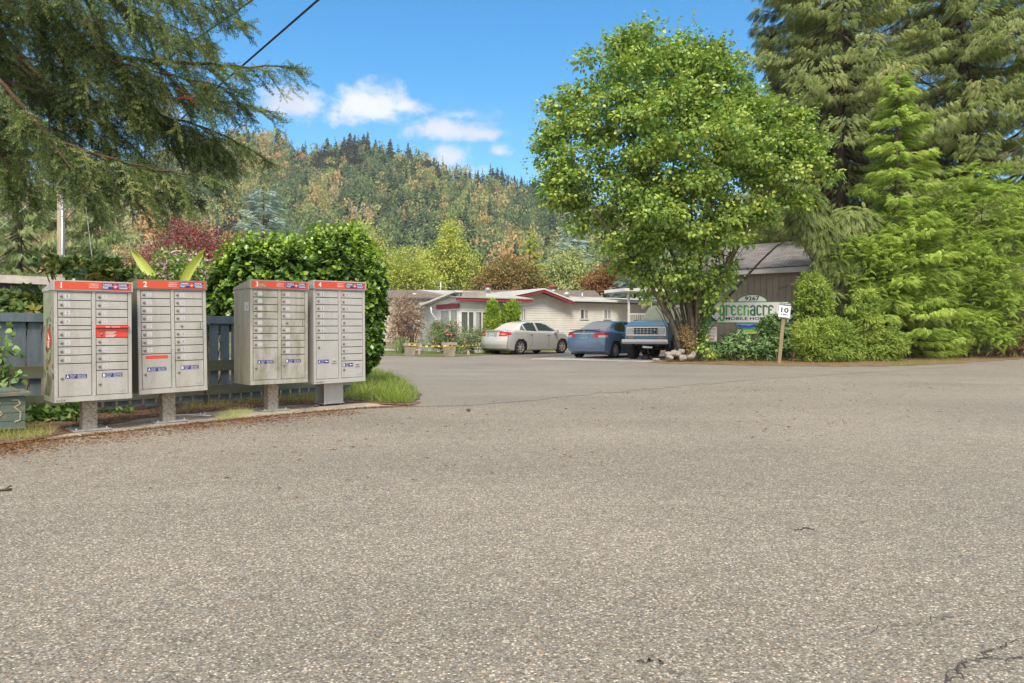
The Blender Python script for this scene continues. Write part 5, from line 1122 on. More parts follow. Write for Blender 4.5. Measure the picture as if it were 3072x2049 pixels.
def sedan(label, loc, rz, body_m, glass_rear, L, wb, front_oh, ztop, zbelt, wroof, wbelt, r, spokes, lights, plate, deck_m=None, winpoly=(), split=(), zsill=.20, rear_x=None, rear_win=(.62, 1.28), wind=(2.95, 3.55), extras=None):
    root = thing('sedan', label, 'car', loc, rz); rear_oh = L - wb - front_oh; ZT, ZB, WR, WB_ = map(smooth_curve, (ztop, zbelt, wroof, wbelt))
    xs = np.unique(np.concatenate([np.linspace(0, .5, 16), np.linspace(.5, L - .5, 120), np.linspace(L - .5, L, 16)])); secs = []; K = 5
    for x in xs:
        zt, zb, wr, w = ZT(x), ZB(x), WR(x), WB_(x); wr = min(wr, w - .05); zr = max(zt - .05, zb + .005)
        rise = np.clip((x) / .35, 0, 1); fr = np.clip((L - x) / .4, 0, 1); z0 = zsill + .10 * (1 - rise) + .04 * (1 - fr)
        c = [(0, z0 - .02), (w * .80, z0 - .02), (w - .05, z0), (w - .015, z0 + .1), (w + .012, (z0 + zb) * .5), (w, zb - .09), (w - .025, zb - .015), (w - .06, zb + .02), (w * .35 + wr * .65, zb * .4 + zr * .6), (wr, zr), (wr * .82, zt - .018), (wr * .45, zt - .004), (0, zt)]
        secs.append(cat_rom(c, K))
    S = np.array(secs); nx, nv = S.shape[:2]; rx = rear_x or (lambda z: np.interp(z, [.2, .45, .62, .8, 1.0, 1.1], [.10, .0, .0, .05, .075, .03]))
    fx = lambda z: np.interp(z, [.2, .5, .7, .85], [-.08, .0, -.05, -.2])
    def pos(x, y, z):
        o = np.zeros_like(z); k = np.clip(1 - x / .65, 0, 1); o = o + k * (rx(z) + .20 * (np.abs(y) / .85) ** 3); k2 = np.clip(1 - (L - x) / .8, 0, 1); o = o + k2 * (fx(z) - .30 * (np.abs(y) / .85) ** 2.6)
        return np.stack([x + o - rear_oh, y, z], -1)
    G = [[], [], []]; quads = []
    Vall = []; 
    def grid(Pg, flip):
        o = sum(len(v) for v in Vall); h, w = Pg.shape[:2]; Vall.append(Pg.reshape(-1, 3)); i = (np.arange(h - 1)[:, None] * w + np.arange(w - 1)[None]).ravel() + o
        q = np.column_stack([i, i + 1, i + w + 1, i + w]); return q[:, ::-1] if flip else q
    Xg = np.repeat(xs[:, None], nv, 1)
    qL = grid(pos(Xg, S[:, :, 0], S[:, :, 1]), True); qR = grid(pos(Xg, -S[:, :, 0], S[:, :, 1]), False)
    caps = []
    for e, x in ((0, 0.0), (-1, L)):
        t = np.linspace(-1, 1, 41); Yc = S[e, :, 0][:, None] * t[None]; Zc = np.repeat(S[e, :, 1][:, None], 41, 1); caps.append(grid(pos(np.full_like(Yc, x), Yc, Zc), e == 0))
    V = np.concatenate(Vall); Q = np.concatenate([qL, qR] + caps); cen = V[Q].mean(1); X = cen[:, 0] + rear_oh; Yc = cen[:, 1]; Z = cen[:, 2]
    kind = np.zeros(len(Q), int); nL = len(qL); iv = np.concatenate([np.tile(np.arange(nv - 1), nx - 1)] * 2 + [np.full(len(c), -1) for c in caps])
    iscap = np.zeros(len(Q), bool); iscap[2 * nL:] = True; rearcap = np.zeros(len(Q), bool); rearcap[2 * nL:2 * nL + len(caps[0])] = True
    for wx in (rear_oh, rear_oh + wb): kind[(~iscap) & (np.hypot(X - wx, Z - r) < r + .055) & (np.abs(Yc) > .45)] = -1
    side = (~iscap) & (iv >= 7 * K - 1) & (iv < 9 * K + 1)
    for wi, poly in enumerate(winpoly): kind[side & in_poly(np.column_stack([X, Z]), poly)] = 10 + wi
    top = (~iscap) & (iv >= 9 * K + 2)
    kind[top & (X > rear_win[0]) & (X < rear_win[1])] = 8; kind[top & (X > wind[0]) & (X < wind[1])] = 9
    rl = rearcap | ((~iscap) & (X < .42))
    for poly, code in lights:   # polygons in (|y|, z), wrapping round the corner by x
        yy = np.where(iscap, np.abs(Yc), .80 + (X - .22) * .9); m = rl & in_poly(np.column_stack([yy, Z]), poly); kind[m] = code
    def part(name, sel, m, off=.0, parent=root):
        idx = np.where(sel)[0]
        if len(idx) == 0: return None
        q = Q[idx]; u, inv = np.unique(q.ravel(), return_inverse=True); me = np_mesh(name, V[u], [inv.reshape(q.shape)], None, [m], smooth=True); o = link(name, me, parent)
        bm = bmesh.new(); bm.from_mesh(me); bmesh.ops.remove_doubles(bm, verts=bm.verts[:], dist=.0008); bm.to_mesh(me); bm.free(); return o
    low = (Z < zsill + .03)
    body = part('body', (kind == 0), body_m)
    part('rear_window', kind == 8, glass_rear); part('windscreen', kind == 9, M_cglass)
    for wi in range(len(winpoly)):
        for sg in (-1, 1): part('side_window', (kind == 10 + wi) & (np.sign(Yc) == sg), M_cglass)
    for sg in (-1, 1):
        t = part('tail_light', (kind == 20) & (np.sign(Yc) == sg), M_tail); w2 = part('clear_lens', (kind == 21) & (np.sign(Yc) == sg), M_tailw, parent=t or root)
    part('bumper_trim', kind == 22, M_dark)
    # dark underside and wheel wells
    b = MB(); b.box(.15 - rear_oh + .3, -.66, zsill - .03, L - rear_oh - .5, .66, zsill + .06)
    for wx in (0, wb): b.box(wx - r - .04, -.82, r * .75, wx + r + .04, .82, r * 1.9)
    b.box(-rear_oh + .3, -.6, .25, -rear_oh + .6, .6, .4); b.build('underside', M_well, root)
    for wx in (0, wb):
        for sg in (-1, 1): wheel(root, wx, sg * (WB_(wx + rear_oh) - .12), r, .21, sg, spokes)
    # number plate
    pm, ptx, py0, pz = plate; xr = lambda z: float(rx(np.array(z))) - rear_oh
    b = MB(); b.M = Matrix.Rotation(R(-90), 4, 'Z'); b.rect(py0 - .15, pz - .075, py0 + .15, pz + .075, xr(pz) - .012, 0); b.text(ptx, py0 - .12, pz - .04, .24, .085, xr(pz) - .014, 1, .02); b.build('licence_plate', [pm, M_pltxt], root)
    for sg in (-1, 1):
        b = MB(); mx = wind[1] - .38 - rear_oh; my = sg * (WB_(mx + rear_oh) + .07); b.box(mx - .07, my - .1, .94, mx + .05, my + .1, 1.08, c=.035); b.build('wing_mirror', body_m, root)
        for hx in (rear_oh + .62 - rear_oh, rear_oh + 1.75 - rear_oh):
            b = MB(); yb = WB_(hx + rear_oh); b.box(hx - .11, sg * (yb - .01), ZB(hx + rear_oh) - .13, hx + .11, sg * (yb + .03), ZB(hx + rear_oh) - .095, c=.012); b.build('door_handle', M_chrome if body_m is M_blue1 else body_m, root)
    for hx in (rear_oh + .2 - rear_oh + .35, 1.75):   # door shut lines
        for sg in (-1, 1):
            b = MB(); zs = np.linspace(zsill + .12, ZB(hx + rear_oh) - .03, 14)
            if hx < 1: pts = [(hx + .16 * math.sin((z - .3) * 4.2), z) for z in zs]
            else: pts = [(hx, z) for z in zs]
            def sy(x, z): i = int(np.argmin(abs(xs - (x + rear_oh)))); c = S[i]; k = c[:, 0] > .3; return float(np.interp(z, c[k][:55, 1], c[k][:55, 0]))
            q = [Vector((x, sg * (sy(x, z) + .0015), z)) for x, z in pts]; Vv = []; Ff = []
            for p in q: Vv += [p - Vector((.007, 0, 0)), p + Vector((.007, 0, 0))]
            for i in range(len(q) - 1): Ff.append((2 * i, 2 * i + 1, 2 * i + 3, 2 * i + 2))
            b.add(Vv, Ff); b.build('door_gap', M_dark, root)
    if extras: extras(root, xr, rear_oh)
    return root
def place(px_r, py_r, heading_deg, wheel_half, rear_off=0):   # the near rear wheel's ground contact is at this pixel
    p = gp(px_r, py_r); a = R(heading_deg); return Vector((p.x - wheel_half * math.sin(a), p.y + wheel_half * math.cos(a), 0)), a
# silver: its right flank and tail face the camera
loc, a = place(1557, 1064, 44, .76)
def ex_silver(root, xr, ro):
    b = MB(); b.M = Matrix.Rotation(R(-90), 4, 'Z'); z = .985; b.rect(-.34, z - .016, .34, z + .022, xr(z) - .012, 0); b.build('boot_strip', M_chrome, root)
    b = MB(); b.M = Matrix.Rotation(R(-90), 4, 'Z'); z = 1.045; b.rect(-.07, z - .012, .07, z + .012, xr(z) - .014, 0); b.rect(-.025, z - .022, .025, z + .022, xr(z) - .015, 0); b.build('badge', mat('gold_badge', (.5, .36, .1), .35, .6), root)
    b = MB(); b.M = Matrix.Rotation(R(-90), 4, 'Z'); b.rect(-.3, .72, .3, .94, xr(.83) - .004, 0); b.build('plate_recess', mat('silver_recess', (.36, .35, .33), .5), root)
    b = MB(); b.tube([(.85, 0, 1.45), (.72, 0, 1.62)], .006, 5); b.build('aerial', M_dark, root)
sedan('silver four-door sedan with red tail lights parked nearest the planters', loc, a, M_silver, M_rglass, 4.60, 2.685, .94,
      [(0, 1.06), (.12, 1.085), (.5, 1.10), (.72, 1.13), (1.3, 1.40), (1.75, 1.47), (2.3, 1.476), (2.8, 1.42), (3.3, 1.20), (3.6, 1.07), (4.2, .95), (4.6, .80)],
      [(0, .98), (.5, 1.03), (1.2, 1.03), (2.2, .99), (3.4, .96), (4.2, .86), (4.6, .70)], [(0, .66), (.5, .70), (.75, .64), (1.3, .55), (2.3, .56), (2.9, .58), (3.6, .70), (4.6, .55)], [(0, .84), (.3, .875), (1, .895), (3.4, .895), (4.2, .86), (4.6, .74)],
      .325, 7, [([(.44, .80), (.44, 1.0), (.7, 1.02), (1.05, .98), (.98, .9), (.8, .82)], 20), ([(.5, .88), (.5, .92), (.72, .92), (.72, .88)], 21)], (M_plate_w, 'FE 428', 0, .84),
      winpoly=[[(.98, 1.07), (1.28, 1.30), (1.30, 1.05)], [(1.35, 1.05), (1.35, 1.34), (1.62, 1.405), (2.02, 1.42), (2.02, 1.03)], [(2.12, 1.03), (2.12, 1.42), (2.5, 1.40), (2.85, 1.30), (3.32, 1.03)]], extras=ex_silver)
loc, a = place(1840, 1075.5, 52, .76)
def ex_blue(root, xr, ro):
    b = MB(); b.M = Matrix.Rotation(R(-90), 4, 'Z'); z = .945; b.rect(-.46, z - .02, .46, z + .02, xr(z) - .012, 0); b.build('boot_strip', M_chrome, root)
    b = MB(); b.M = Matrix.Rotation(R(-90), 4, 'Z'); z = 1.02; 
    for x in (-.035, .02): b.rect(x, z - .04, x + .015, z + .04, xr(z) - .012, 0)
    b.rect(-.035, z - .008, .035, z + .008, xr(z) - .0125, 0); b.build('badge', M_chrome, root)
    b = MB(); b.box(-ro + .05, -.62, 1.075, -ro + .22, .62, 1.1, c=.01); b.build('boot_spoiler', M_blue1, root)
    for sg in (-1, 1): b = MB(); b.box(-.42, sg * .66, .14, -.40, sg * .86, .36); b.build('mud_flap', M_dark, root)
sedan('dusty blue four-door sedan with a teal number plate, between the silver sedan and the truck', loc, a, M_blue1, M_rglass, 4.50, 2.70, .88,
      [(0, 1.04), (.12, 1.07), (.45, 1.08), (.62, 1.10), (1.25, 1.37), (1.75, 1.43), (2.2, 1.435), (2.75, 1.37), (3.35, 1.12), (3.7, 1.0), (4.2, .88), (4.5, .72)],
      [(0, .97), (.5, 1.0), (1.2, .99), (2.2, .95), (3.4, .91), (4.2, .80), (4.5, .64)], [(0, .64), (.5, .68), (.68, .62), (1.25, .54), (2.3, .55), (2.9, .58), (3.6, .70), (4.5, .55)], [(0, .83), (.3, .865), (1, .88), (3.4, .88), (4.1, .84), (4.5, .72)],
      .318, 10, [([(.42, .80), (.42, .98), (.85, 1.0), (1.02, .93), (.95, .83)], 20), ([(.58, .80), (.58, .87), (.92, .88), (.92, .82)], 21)], (M_plate_t, 'BJC 621', 0, .83),
      winpoly=[[(1.02, 1.03), (1.2, 1.22), (1.5, 1.345), (1.95, 1.385), (1.95, .99)], [(2.05, .99), (2.05, 1.385), (2.45, 1.355), (2.8, 1.25), (3.25, .98)]], rear_win=(.58, 1.26), wind=(2.85, 3.5), extras=ex_blue)

def truck():
    # boxy lifted truck seen from its front left; local x to its left, y back, front face at y=0 looking along -y
    s = 27.4 / FPX; p = gp(1896, 1077); ang = R(-30); root = thing('off_road_truck', 'lifted teal-blue boxy off-road truck with chrome grille and green canvas cover', 'truck', (p.x + .76 * math.cos(ang) - .62 * math.sin(ang) * -1, p.y + .76 * math.sin(ang) - .62 * math.cos(ang), 0), ang)
    w = .80; r = .40; wx = .74; fy = .72; ry = 3.1
    def pr(name, poly, y0, y1, m, axis='x', par=root, **k): b = MB(); b.prism(poly, y0, y1, axis=axis); return b.build(name, m, par)
    b = MB()   # body tub: fenders with wheel arch, hood, doors  (y,z) side profile
    arch = lambda cy: [(cy + (r + .10) * math.cos(t), r + .04 + (r + .10) * math.sin(t)) for t in np.linspace(math.pi, 0, 12)]
    side = [(.0, 1.22), (.0, .66), (.12, .62)] + [q for q in arch(fy) if q[1] > .62] + [(1.4, .62), (2.4, .62)] + [q for q in arch(ry) if q[1] > .62] + [(3.75, .66), (3.75, 1.28), (1.35, 1.28), (.06, 1.26)]
    for sg in (-1, 1): b.prism([q for q in side], sg * w, sg * (w - .06), axis='x')
    b.prism([(0.0, 1.2), (.015, 1.245), (.12, 1.31), (.4, 1.37), (.9, 1.42), (1.4, 1.45), (1.4, 1.28), (.0, 1.18)], -w + .06, w - .06, axis='x'); b.box(-w + .06, 3.6, .66, w - .06, 3.75, 1.28); b.box(-w + .06, 1.36, .66, w - .06, 1.4, 1.28); b.box(-w + .06, .005, 1.16, w - .06, .05, 1.2)
    b.build('body', M_bluet, root)
    for sg in (-1, 1):
        b = MB(); 
        for cy in (fy, ry):
            q0 = arch(cy); q1 = [(cy + (r + .16) * math.cos(t), r + .04 + (r + .16) * math.sin(t)) for t in np.linspace(math.pi, 0, 12)]
            V = [(sg * (w + .02), *q) for q in q0] + [(sg * (w + .002), *q) for q in q1]; b.add(V, [(i, i + 1, 13 + i, 12 + i) for i in range(11)])
        b.build('fender_lip', M_bluet, root)
    # grille and lamps
    b = MB(); b.box(-.74, -.015, .86, .74, .03, 1.19, c=.01); gr = b.build('grille_surround', M_chrome, root)
    b = MB(); b.box(-.46, -.02, .91, .46, -.016, 1.15); b.build('grille_back', M_well, gr)
    b = MB()
    for k in range(4): z = .915 + k * .077; b.box(-.46, -.034, z, .46, -.021, z + .014)
    for k in range(8): x = -.46 + k * .13; b.box(x, -.036, .91, x + .012, -.0345, 1.15)
    b.build('grille_bars', M_chrome, gr)
    b = MB(); b.M = Matrix.Translation((.33, -.045, 1.0)); b.disc(0, 0, .055, 0, 0, 16, .026); b.build('badge', M_navy, gr)
    for sg in (-1, 1):
        b = MB(); b.box(sg * .48, -.03, .93, sg * .70, -.0155, 1.14, c=.006); b.build('headlight', mat('headlight_glass', (.5, .5, .47), .15, coat=.5), root)
        b = MB(); b.box(sg * .46, -.02, .775, sg * .68, .0, .835, c=.005); b.build('indicator', M_amber, root)
    b = MB(); b.box(-.74, .0, .74, .74, .04, .855); b.build('valance', M_bluet, root)
    b = MB(); b.box(-.86, -.18, .57, .86, -.03, .74, 0, c=.03); b.box(-.84, -.185, .575, .84, -.181, .64, 1); bb = b.build('bumper', [M_chrome, mat('dull_chrome', (.25, .25, .27), .45, .6)], root)
    # chassis, axle, steering
    b = MB(); b.box(-.45, .1, .5, -.37, 3.7, .62); b.box(.37, .1, .5, .45, 3.7, .62); b.tube([(-.7, fy, .4), (.7, fy, .4)], .05, 10); b.tube([(-.55, fy - .22, .44), (.5, fy - .18, .36)], .025, 8); b.tube([(-.7, ry, .4), (.7, ry, .4)], .06, 10); b.lathe([(.02, -.1), (.15, -.05), (.15, .1), (.05, .2)], 12)
    b.box(-.4, .5, .46, .4, .9, .78); b.tube([(-.4, .3, .55), (.1, .3, .5)], .03, 8); b.build('chassis', M_dark, root)
    b = MB(); b.box(-.25, .35, .42, .12, .42, .5); b.build('skid_plate', M_chrome, root)
    for yy in (fy, ry):
        for sg in (-1, 1):
            t = MB(); t.M = Matrix.Translation((sg * wx, yy, r)) @ Matrix.Rotation(R(90), 4, 'Z'); n = 40; wd = .27; rim = .56
            prof = [(r * rim, -wd / 2), (r * .9, -wd / 2), (r, -wd * .40), (r, wd * .40), (r * .9, wd / 2), (r * rim, wd / 2)]; V = []; F = []
            for j, (rr, y) in enumerate(prof):
                for i in range(n): q = rr * (.965 if (j in (2, 3) and (i + j) % 2) else 1); V.append((q * math.cos(2 * math.pi * i / n), y, q * math.sin(2 * math.pi * i / n)))
            for j in range(5):
                for i in range(n): F.append((j * n + i, j * n + (i + 1) % n, (j + 1) * n + (i + 1) % n, (j + 1) * n + i))
            t.add(V, F); wh = t.build('wheel', M_tyre, root)
            b = MB(); b.M = Matrix.Translation((sg * (wx + .09), yy, r)) @ Matrix.Rotation(R(90), 4, 'Z'); yo = -sg * .0; R_ = r * rim; b.lathe([(R_, -sg * -.02), (R_ * .9, -sg * .03), (R_ * .35, -sg * .03), (R_ * .3, -sg * .06 * -1)], 20, 0, 'y')
            for k in range(10): a = k * .6283; b.disc(R_ * .66 * math.cos(a), R_ * .66 * math.sin(a), R_ * .13, .032 if sg < 0 else -.032, 1, 8)
            b.build('rim', [M_rim, M_well], wh)
    # canvas cover draped over the cab
    M_canvas = mat('pale_green_canvas', (.62, .62, .43), .9, col2=(.5, .52, .36), vscale=2.5, bump=.6, bscale=5)
    V = []; F = []; prof = [(1.34, 1.33, .80), (1.42, 1.48, .78), (1.62, 1.62, .74), (1.95, 1.93, .68), (2.15, 2.02, .66), (2.7, 2.04, .66), (3.3, 2.03, .66), (3.7, 1.98, .66), (3.8, 1.7, .72), (3.84, 1.25, .78)]; nvv = 17
    for j, (y, z, ww) in enumerate(prof):
        for i in range(nvv):
            t = (i / (nvv - 1)) * 2 - 1; drop = max(0, abs(t) - .8) / .2; V.append((t / max(.8, abs(t)) * ww * min(1, abs(t) / .8) + math.copysign(drop * (.84 - ww), t), y + .01 * math.sin(i * 1.9), z - drop * (z - 1.2) - .04 * abs(t) ** 2 + .018 * math.sin(i * 2.3 + j * 1.7)))
    for j in range(len(prof) - 1):
        for i in range(nvv - 1): F.append((j * nvv + i, j * nvv + i + 1, (j + 1) * nvv + i + 1, (j + 1) * nvv + i))
    me = np_mesh('canvas_cover', np.array(V), [np.array(F)], None, [M_canvas], smooth=True); link('canvas_cover', me, root)
    for sg in (-1, 1): b = MB(); b.box(sg * (w + .02), 1.45, 1.3, sg * (w + .22), 1.55, 1.45, c=.02); b.build('wing_mirror', M_dark, root)
truck()

# ------------------------------------------------------------------ planters, tape, garden in front of the homes
M_planter = mat('beige_planter', (.40, .345, .27), .8, var=.12, vscale=4)
def planter(label, px, py, ht):
    p = gp(px, py); s = p.y / FPX; root = thing('planter', label, 'planter', p, R(38), 'beige planters holding the tape'); h = ht * s; w0, w1 = h * .27, h * .37
    b = MB(); V = [(-w0, -w0, 0), (w0, -w0, 0), (w0, w0, 0), (-w0, w0, 0), (-w1, -w1, h), (w1, -w1, h), (w1, w1, h), (-w1, w1, h)]; b.add(V, [(3, 2, 1, 0), (0, 1, 5, 4), (1, 2, 6, 5), (2, 3, 7, 6), (3, 0, 4, 7)]); b.build('pot', M_planter, root)
    b = MB(); q = w1 + .015
    for x0, y0, x1, y1 in ((-q, -q, q, -q + .06), (-q, q - .06, q, q), (-q, -q + .061, -q + .06, q - .061), (q - .06, -q + .061, q, q - .061)): b.box(x0, y0, h - .1, x1, y1, h + .01)
    b.build('rim', M_planter, root); b = MB(); b.box(-w1 + .05, -w1 + .05, h - .12, w1 - .05, w1 - .05, h - .05); b.build('soil', M_dirt, root); return p, h
pA, hA = planter('left of two beige tapered planters, near the laurel bush', 1230, 1068, 38); pB, hB = planter('right of two beige tapered planters, beside the rose bushes', 1348, 1070, 42)
M_tape = mat('yellow_tape', (.72, .60, .06), .5); M_tapek = mat('tape_print', (.06, .05, .02), .6)
def tape():
    root = thing('caution_tape', 'yellow caution tape strung round the two planters towards the silver sedan', 'tape', (0, 0, 0)); n = 0
    a = Vector((pA.x, pA.y - .42, hA - .06)); c = Vector((pB.x, pB.y - .45, hB - .14)); e = at(1440, 1034, 31.5); d = at(1290, 1018, 41)
    for p, q, sag in ((a, c, .05), (c, e, .04), (a + Vector((0, .05, .05)), d, .05)):
        V = []; F = []; m = 24; w = .06; L = (q - p).length
        for i in range(m + 1): t = i / m; o = p.lerp(q, t) - Vector((0, 0, 4 * sag * t * (1 - t))); V += [o, o + Vector((.01 * math.sin(i), .02 * math.sin(i * .7), w))]
        for i in range(m): F.append((2 * i, 2 * i + 2, 2 * i + 3, 2 * i + 1))
        b = MB(); b.add(V, F); st = b.build('strip', M_tape, root); b = MB(); dr = (q - p).normalized()
        for k in range(int(L / .28)):
            t = (k + .3) * .28 / L; o = p.lerp(q, t) - Vector((0, 0, 4 * sag * t * (1 - t))) + Vector((0, -.012, .02)); b.add([o, o + dr * .16, o + dr * .16 + Vector((0, 0, .045)), o + Vector((0, 0, .045))], [(0, 1, 2, 3)])
        b.build('tape_lettering', M_tapek, st)
tape()
M_ribbon = mat('pink_ribbon', (.62, .28, .48), .6)
def stake(label, px, py, h):
    p = gp(px, py); s = p.y / FPX; root = thing('marker_stake', label, 'stake', p, 0, 'pink ribbon stakes on the lawn edge'); b = MB(); b.box(-.012, -.012, -.02, .012, .012, h * s); b.build('stick', M_planter, root)
    b = MB(); 
    for k in (-1, 1): b.add([(-.03, -.02, h * s), (.03, -.02, h * s), (.02 + k * .03, -.04, .08), (-.01 + k * .04, -.04, .03)], [(0, 1, 2, 3)])
    b.build('ribbon', M_ribbon, root)
stake('pink ribbon stake between the two planters', 1258, 1066, 25); stake('pink ribbon stake tucked behind the right planter', 1368, 1060, 24); stake('pink ribbon stake standing alone right of the planters', 1405, 1068, 19); stake('pink ribbon stake seen under the silver sedan', 1503, 1062, 11)
M_rose = leafmat('rose_leaves', [(0, (.045, .075, .03)), (.6, (.10, .14, .055)), (1, (.2, .22, .11))], .25); M_rosef = leafmat('rose_petals', [(0, (.5, .06, .09)), (1, (.62, .2, .2))], .2, gain=1); M_whitef = leafmat('white_petals', [(0, (.6, .55, .6)), (1, (.75, .72, .75))], .2, gain=.9)
def flowers(nb, bl, n, size, k, front=True):
    P, D = ell_pts(bl, n, .15)
    if front: q = D[:, 1] < .3; P = P[q]; D = D[q]
    m = len(P)
    for a in range(4):
        A = unit(D + np.array((0, -.4, .3))); u = unit(np.cross(A, np.array((.3, .1, 1.)))); w = np.cross(A, u); d = u * math.cos(a * 1.57) + w * math.sin(a * 1.57); nb.inst(ROUND, P, frames(d + A * .5, A), size * rng.uniform(.7, 1.2, m), rng.random(m), k)
def rose(nb, bl): leaf_crown(nb, bl, 480, 9, .1, .075, LEAF, 0, .2, .9, .8); flowers(nb, bl, 46, .07, 1); return [M_rose, M_rosef]
def rose2(nb, bl): leaf_crown(nb, bl, 380, 9, .1, .075, LEAF, 0, .2, .9, .8); flowers(nb, bl, 8, .06, 1); return [M_rose, M_rosef]
shrub('rose_bush', 'rose bush with red blooms behind the right planter', 1335, 33.5, [(1330, 1010, 45, 40), (1300, 1020, 36, 30), (1355, 990, 35, 30), (1345, 1030, 30, 26), (1350, 975, 16, 14)], rose, 'bush', 24)
shrub('rose_bush', 'rounded rose bush between the planter and the silver sedan', 1415, 33.2, [(1410, 1020, 45, 34), (1440, 1010, 32, 32), (1390, 1035, 30, 20)], rose2, 'bush', 18)
shrub('white_flower_bush', 'upright spray of white flowers behind the right planter', 1372, 34.5, [(1368, 990, 14, 24), (1378, 1010, 14, 30)], lambda nb, bl: (leaf_crown(nb, bl, 90, 6, .06, .06), flowers(nb, bl, 240, .06, 1), [M_rose, M_whitef])[2], 'bush', 8)
M_twiggy = leafmat('dry_twigs', [(0, (.13, .085, .06)), (.6, (.24, .165, .12)), (.85, (.33, .24, .18)), (1, (.2, .2, .1))], .1, gain=1.65)
TW = (np.array([(-.02, 0, 0), (.02, 0, 0), (.03, .5, .12), (.0, 1, -.1)], float), np.array([(0, 1, 2, 3)]))
shrub('dry_vine_bush', 'bare brown tangled bush on a metal frame in front of the grey home', 1208, 36, [(1215, 960, 48, 60), (1200, 1000, 40, 45), (1235, 985, 30, 40), (1205, 925, 36, 26)], lambda nb, bl: (leaf_crown(nb, bl, 400, 8, .17, .24, TW, 0, .5, 1, .95), leaf_crown(nb, bl, 120, 4, .15, .06, LEAF, 0, .4, 1, .6), M_twiggy)[2], 'bush', 24)
def trellis():
    p = at(1236, HY, 34.8); root = thing('trellis', 'black metal fan trellis beside the brown tangled bush', 'trellis', (p.x, p.y, 0)); b = MB()
    for k in range(5): x = (k - 2) * .1; b.tube([(x * .7, 0, 0), (x * .8, 0, .7), (x * 2.0, 0, 1.4)], .016, 5)
    for z, w in ((.75, .17), (1.0, .27), (1.25, .36)): b.tube([(-w, -.01, z), (w, -.01, z)], .012, 5)
    b.build('frame', M_dark, root)
trellis()
shrub('climber', 'yellow-green climber on the sun room wall left of its window', 1388, 36.5, [(1385, 950, 16, 26), (1380, 975, 18, 26), (1400, 965, 18, 30)], lambda nb, bl: (leaf_crown(nb, bl, 260, 8, .1, .09), M_yg)[1], 'shrub', 5)
M_straw = leafmat('straw', [(0, (.3, .18, .07)), (1, (.5, .36, .18))], .2, gain=1)
shrub('dried_hanging_plant', 'straw coloured drooping plant on a hook before the sun room window', 1418, 36, [(1415, 945, 18, 10), (1402, 968, 8, 26), (1424, 970, 10, 22)], lambda nb, bl: (leaf_crown(nb, bl, 150, 7, .07, .14, TW, 0, 1.6, 1.4, .9), M_straw)[1], 'plant', 3)
shrub('iris_clump', 'clump of strappy green leaves beside the trellis', 1204, 33.6, [(1204, 1035, 9, 24)], lambda nb, bl: (nb.inst(LEAF, np.column_stack([rng.normal(size=(60, 2)) * .12 + np.array(bl[0][:2]), np.zeros(60)]), frames(rng.normal(size=(60, 3)) * .2 + (0, 0, 1), rdir(60)), np.stack([np.full(60, .18), rng.uniform(.5, .9, 60), np.full(60, .3)], 1), rng.random(60)), M_rose)[1], 'plant', 0)
M_arb = leafmat('arborvitae_sprays', [(0, (.08, .13, .02)), (.5, (.16, .23, .03)), (1, (.29, .35, .06))], .2, gloss=.02)
def arb(nb, bl): shell_sprays(nb, bl, 900, .2, CEDAR, 0, down=-.9, shell=.5, out=.5); shell_sprays(nb, subblobs(bl, 170, .16, 1.5), 4200, .12, CEDAR, 0, down=-.8, shell=.5, out=.7, jit=.5); return M_arb
shrub('arborvitae', 'left of two clipped bright green arborvitae before the white home', 1476, 33.9, [(1476, 990, 20, 76), (1477, 935, 16, 32), (1476, 1035, 23, 36)], arb, 'shrub', 3)
shrub('arborvitae', 'right of two clipped bright green arborvitae before the white home', 1532, 35.0, [(1532, 994, 28, 76), (1528, 940, 24, 32), (1541, 948, 19, 34), (1532, 1035, 29, 36)], arb, 'shrub', 3)
shrub('low_evergreen', 'dark low evergreen mound behind the rose bushes', 1320, 35.6, [(1318, 985, 24, 22)], lambda nb, bl: (leaf_crown(nb, bl, 150, 8, .07, .08), M_rhodo)[1], 'shrub', 4)
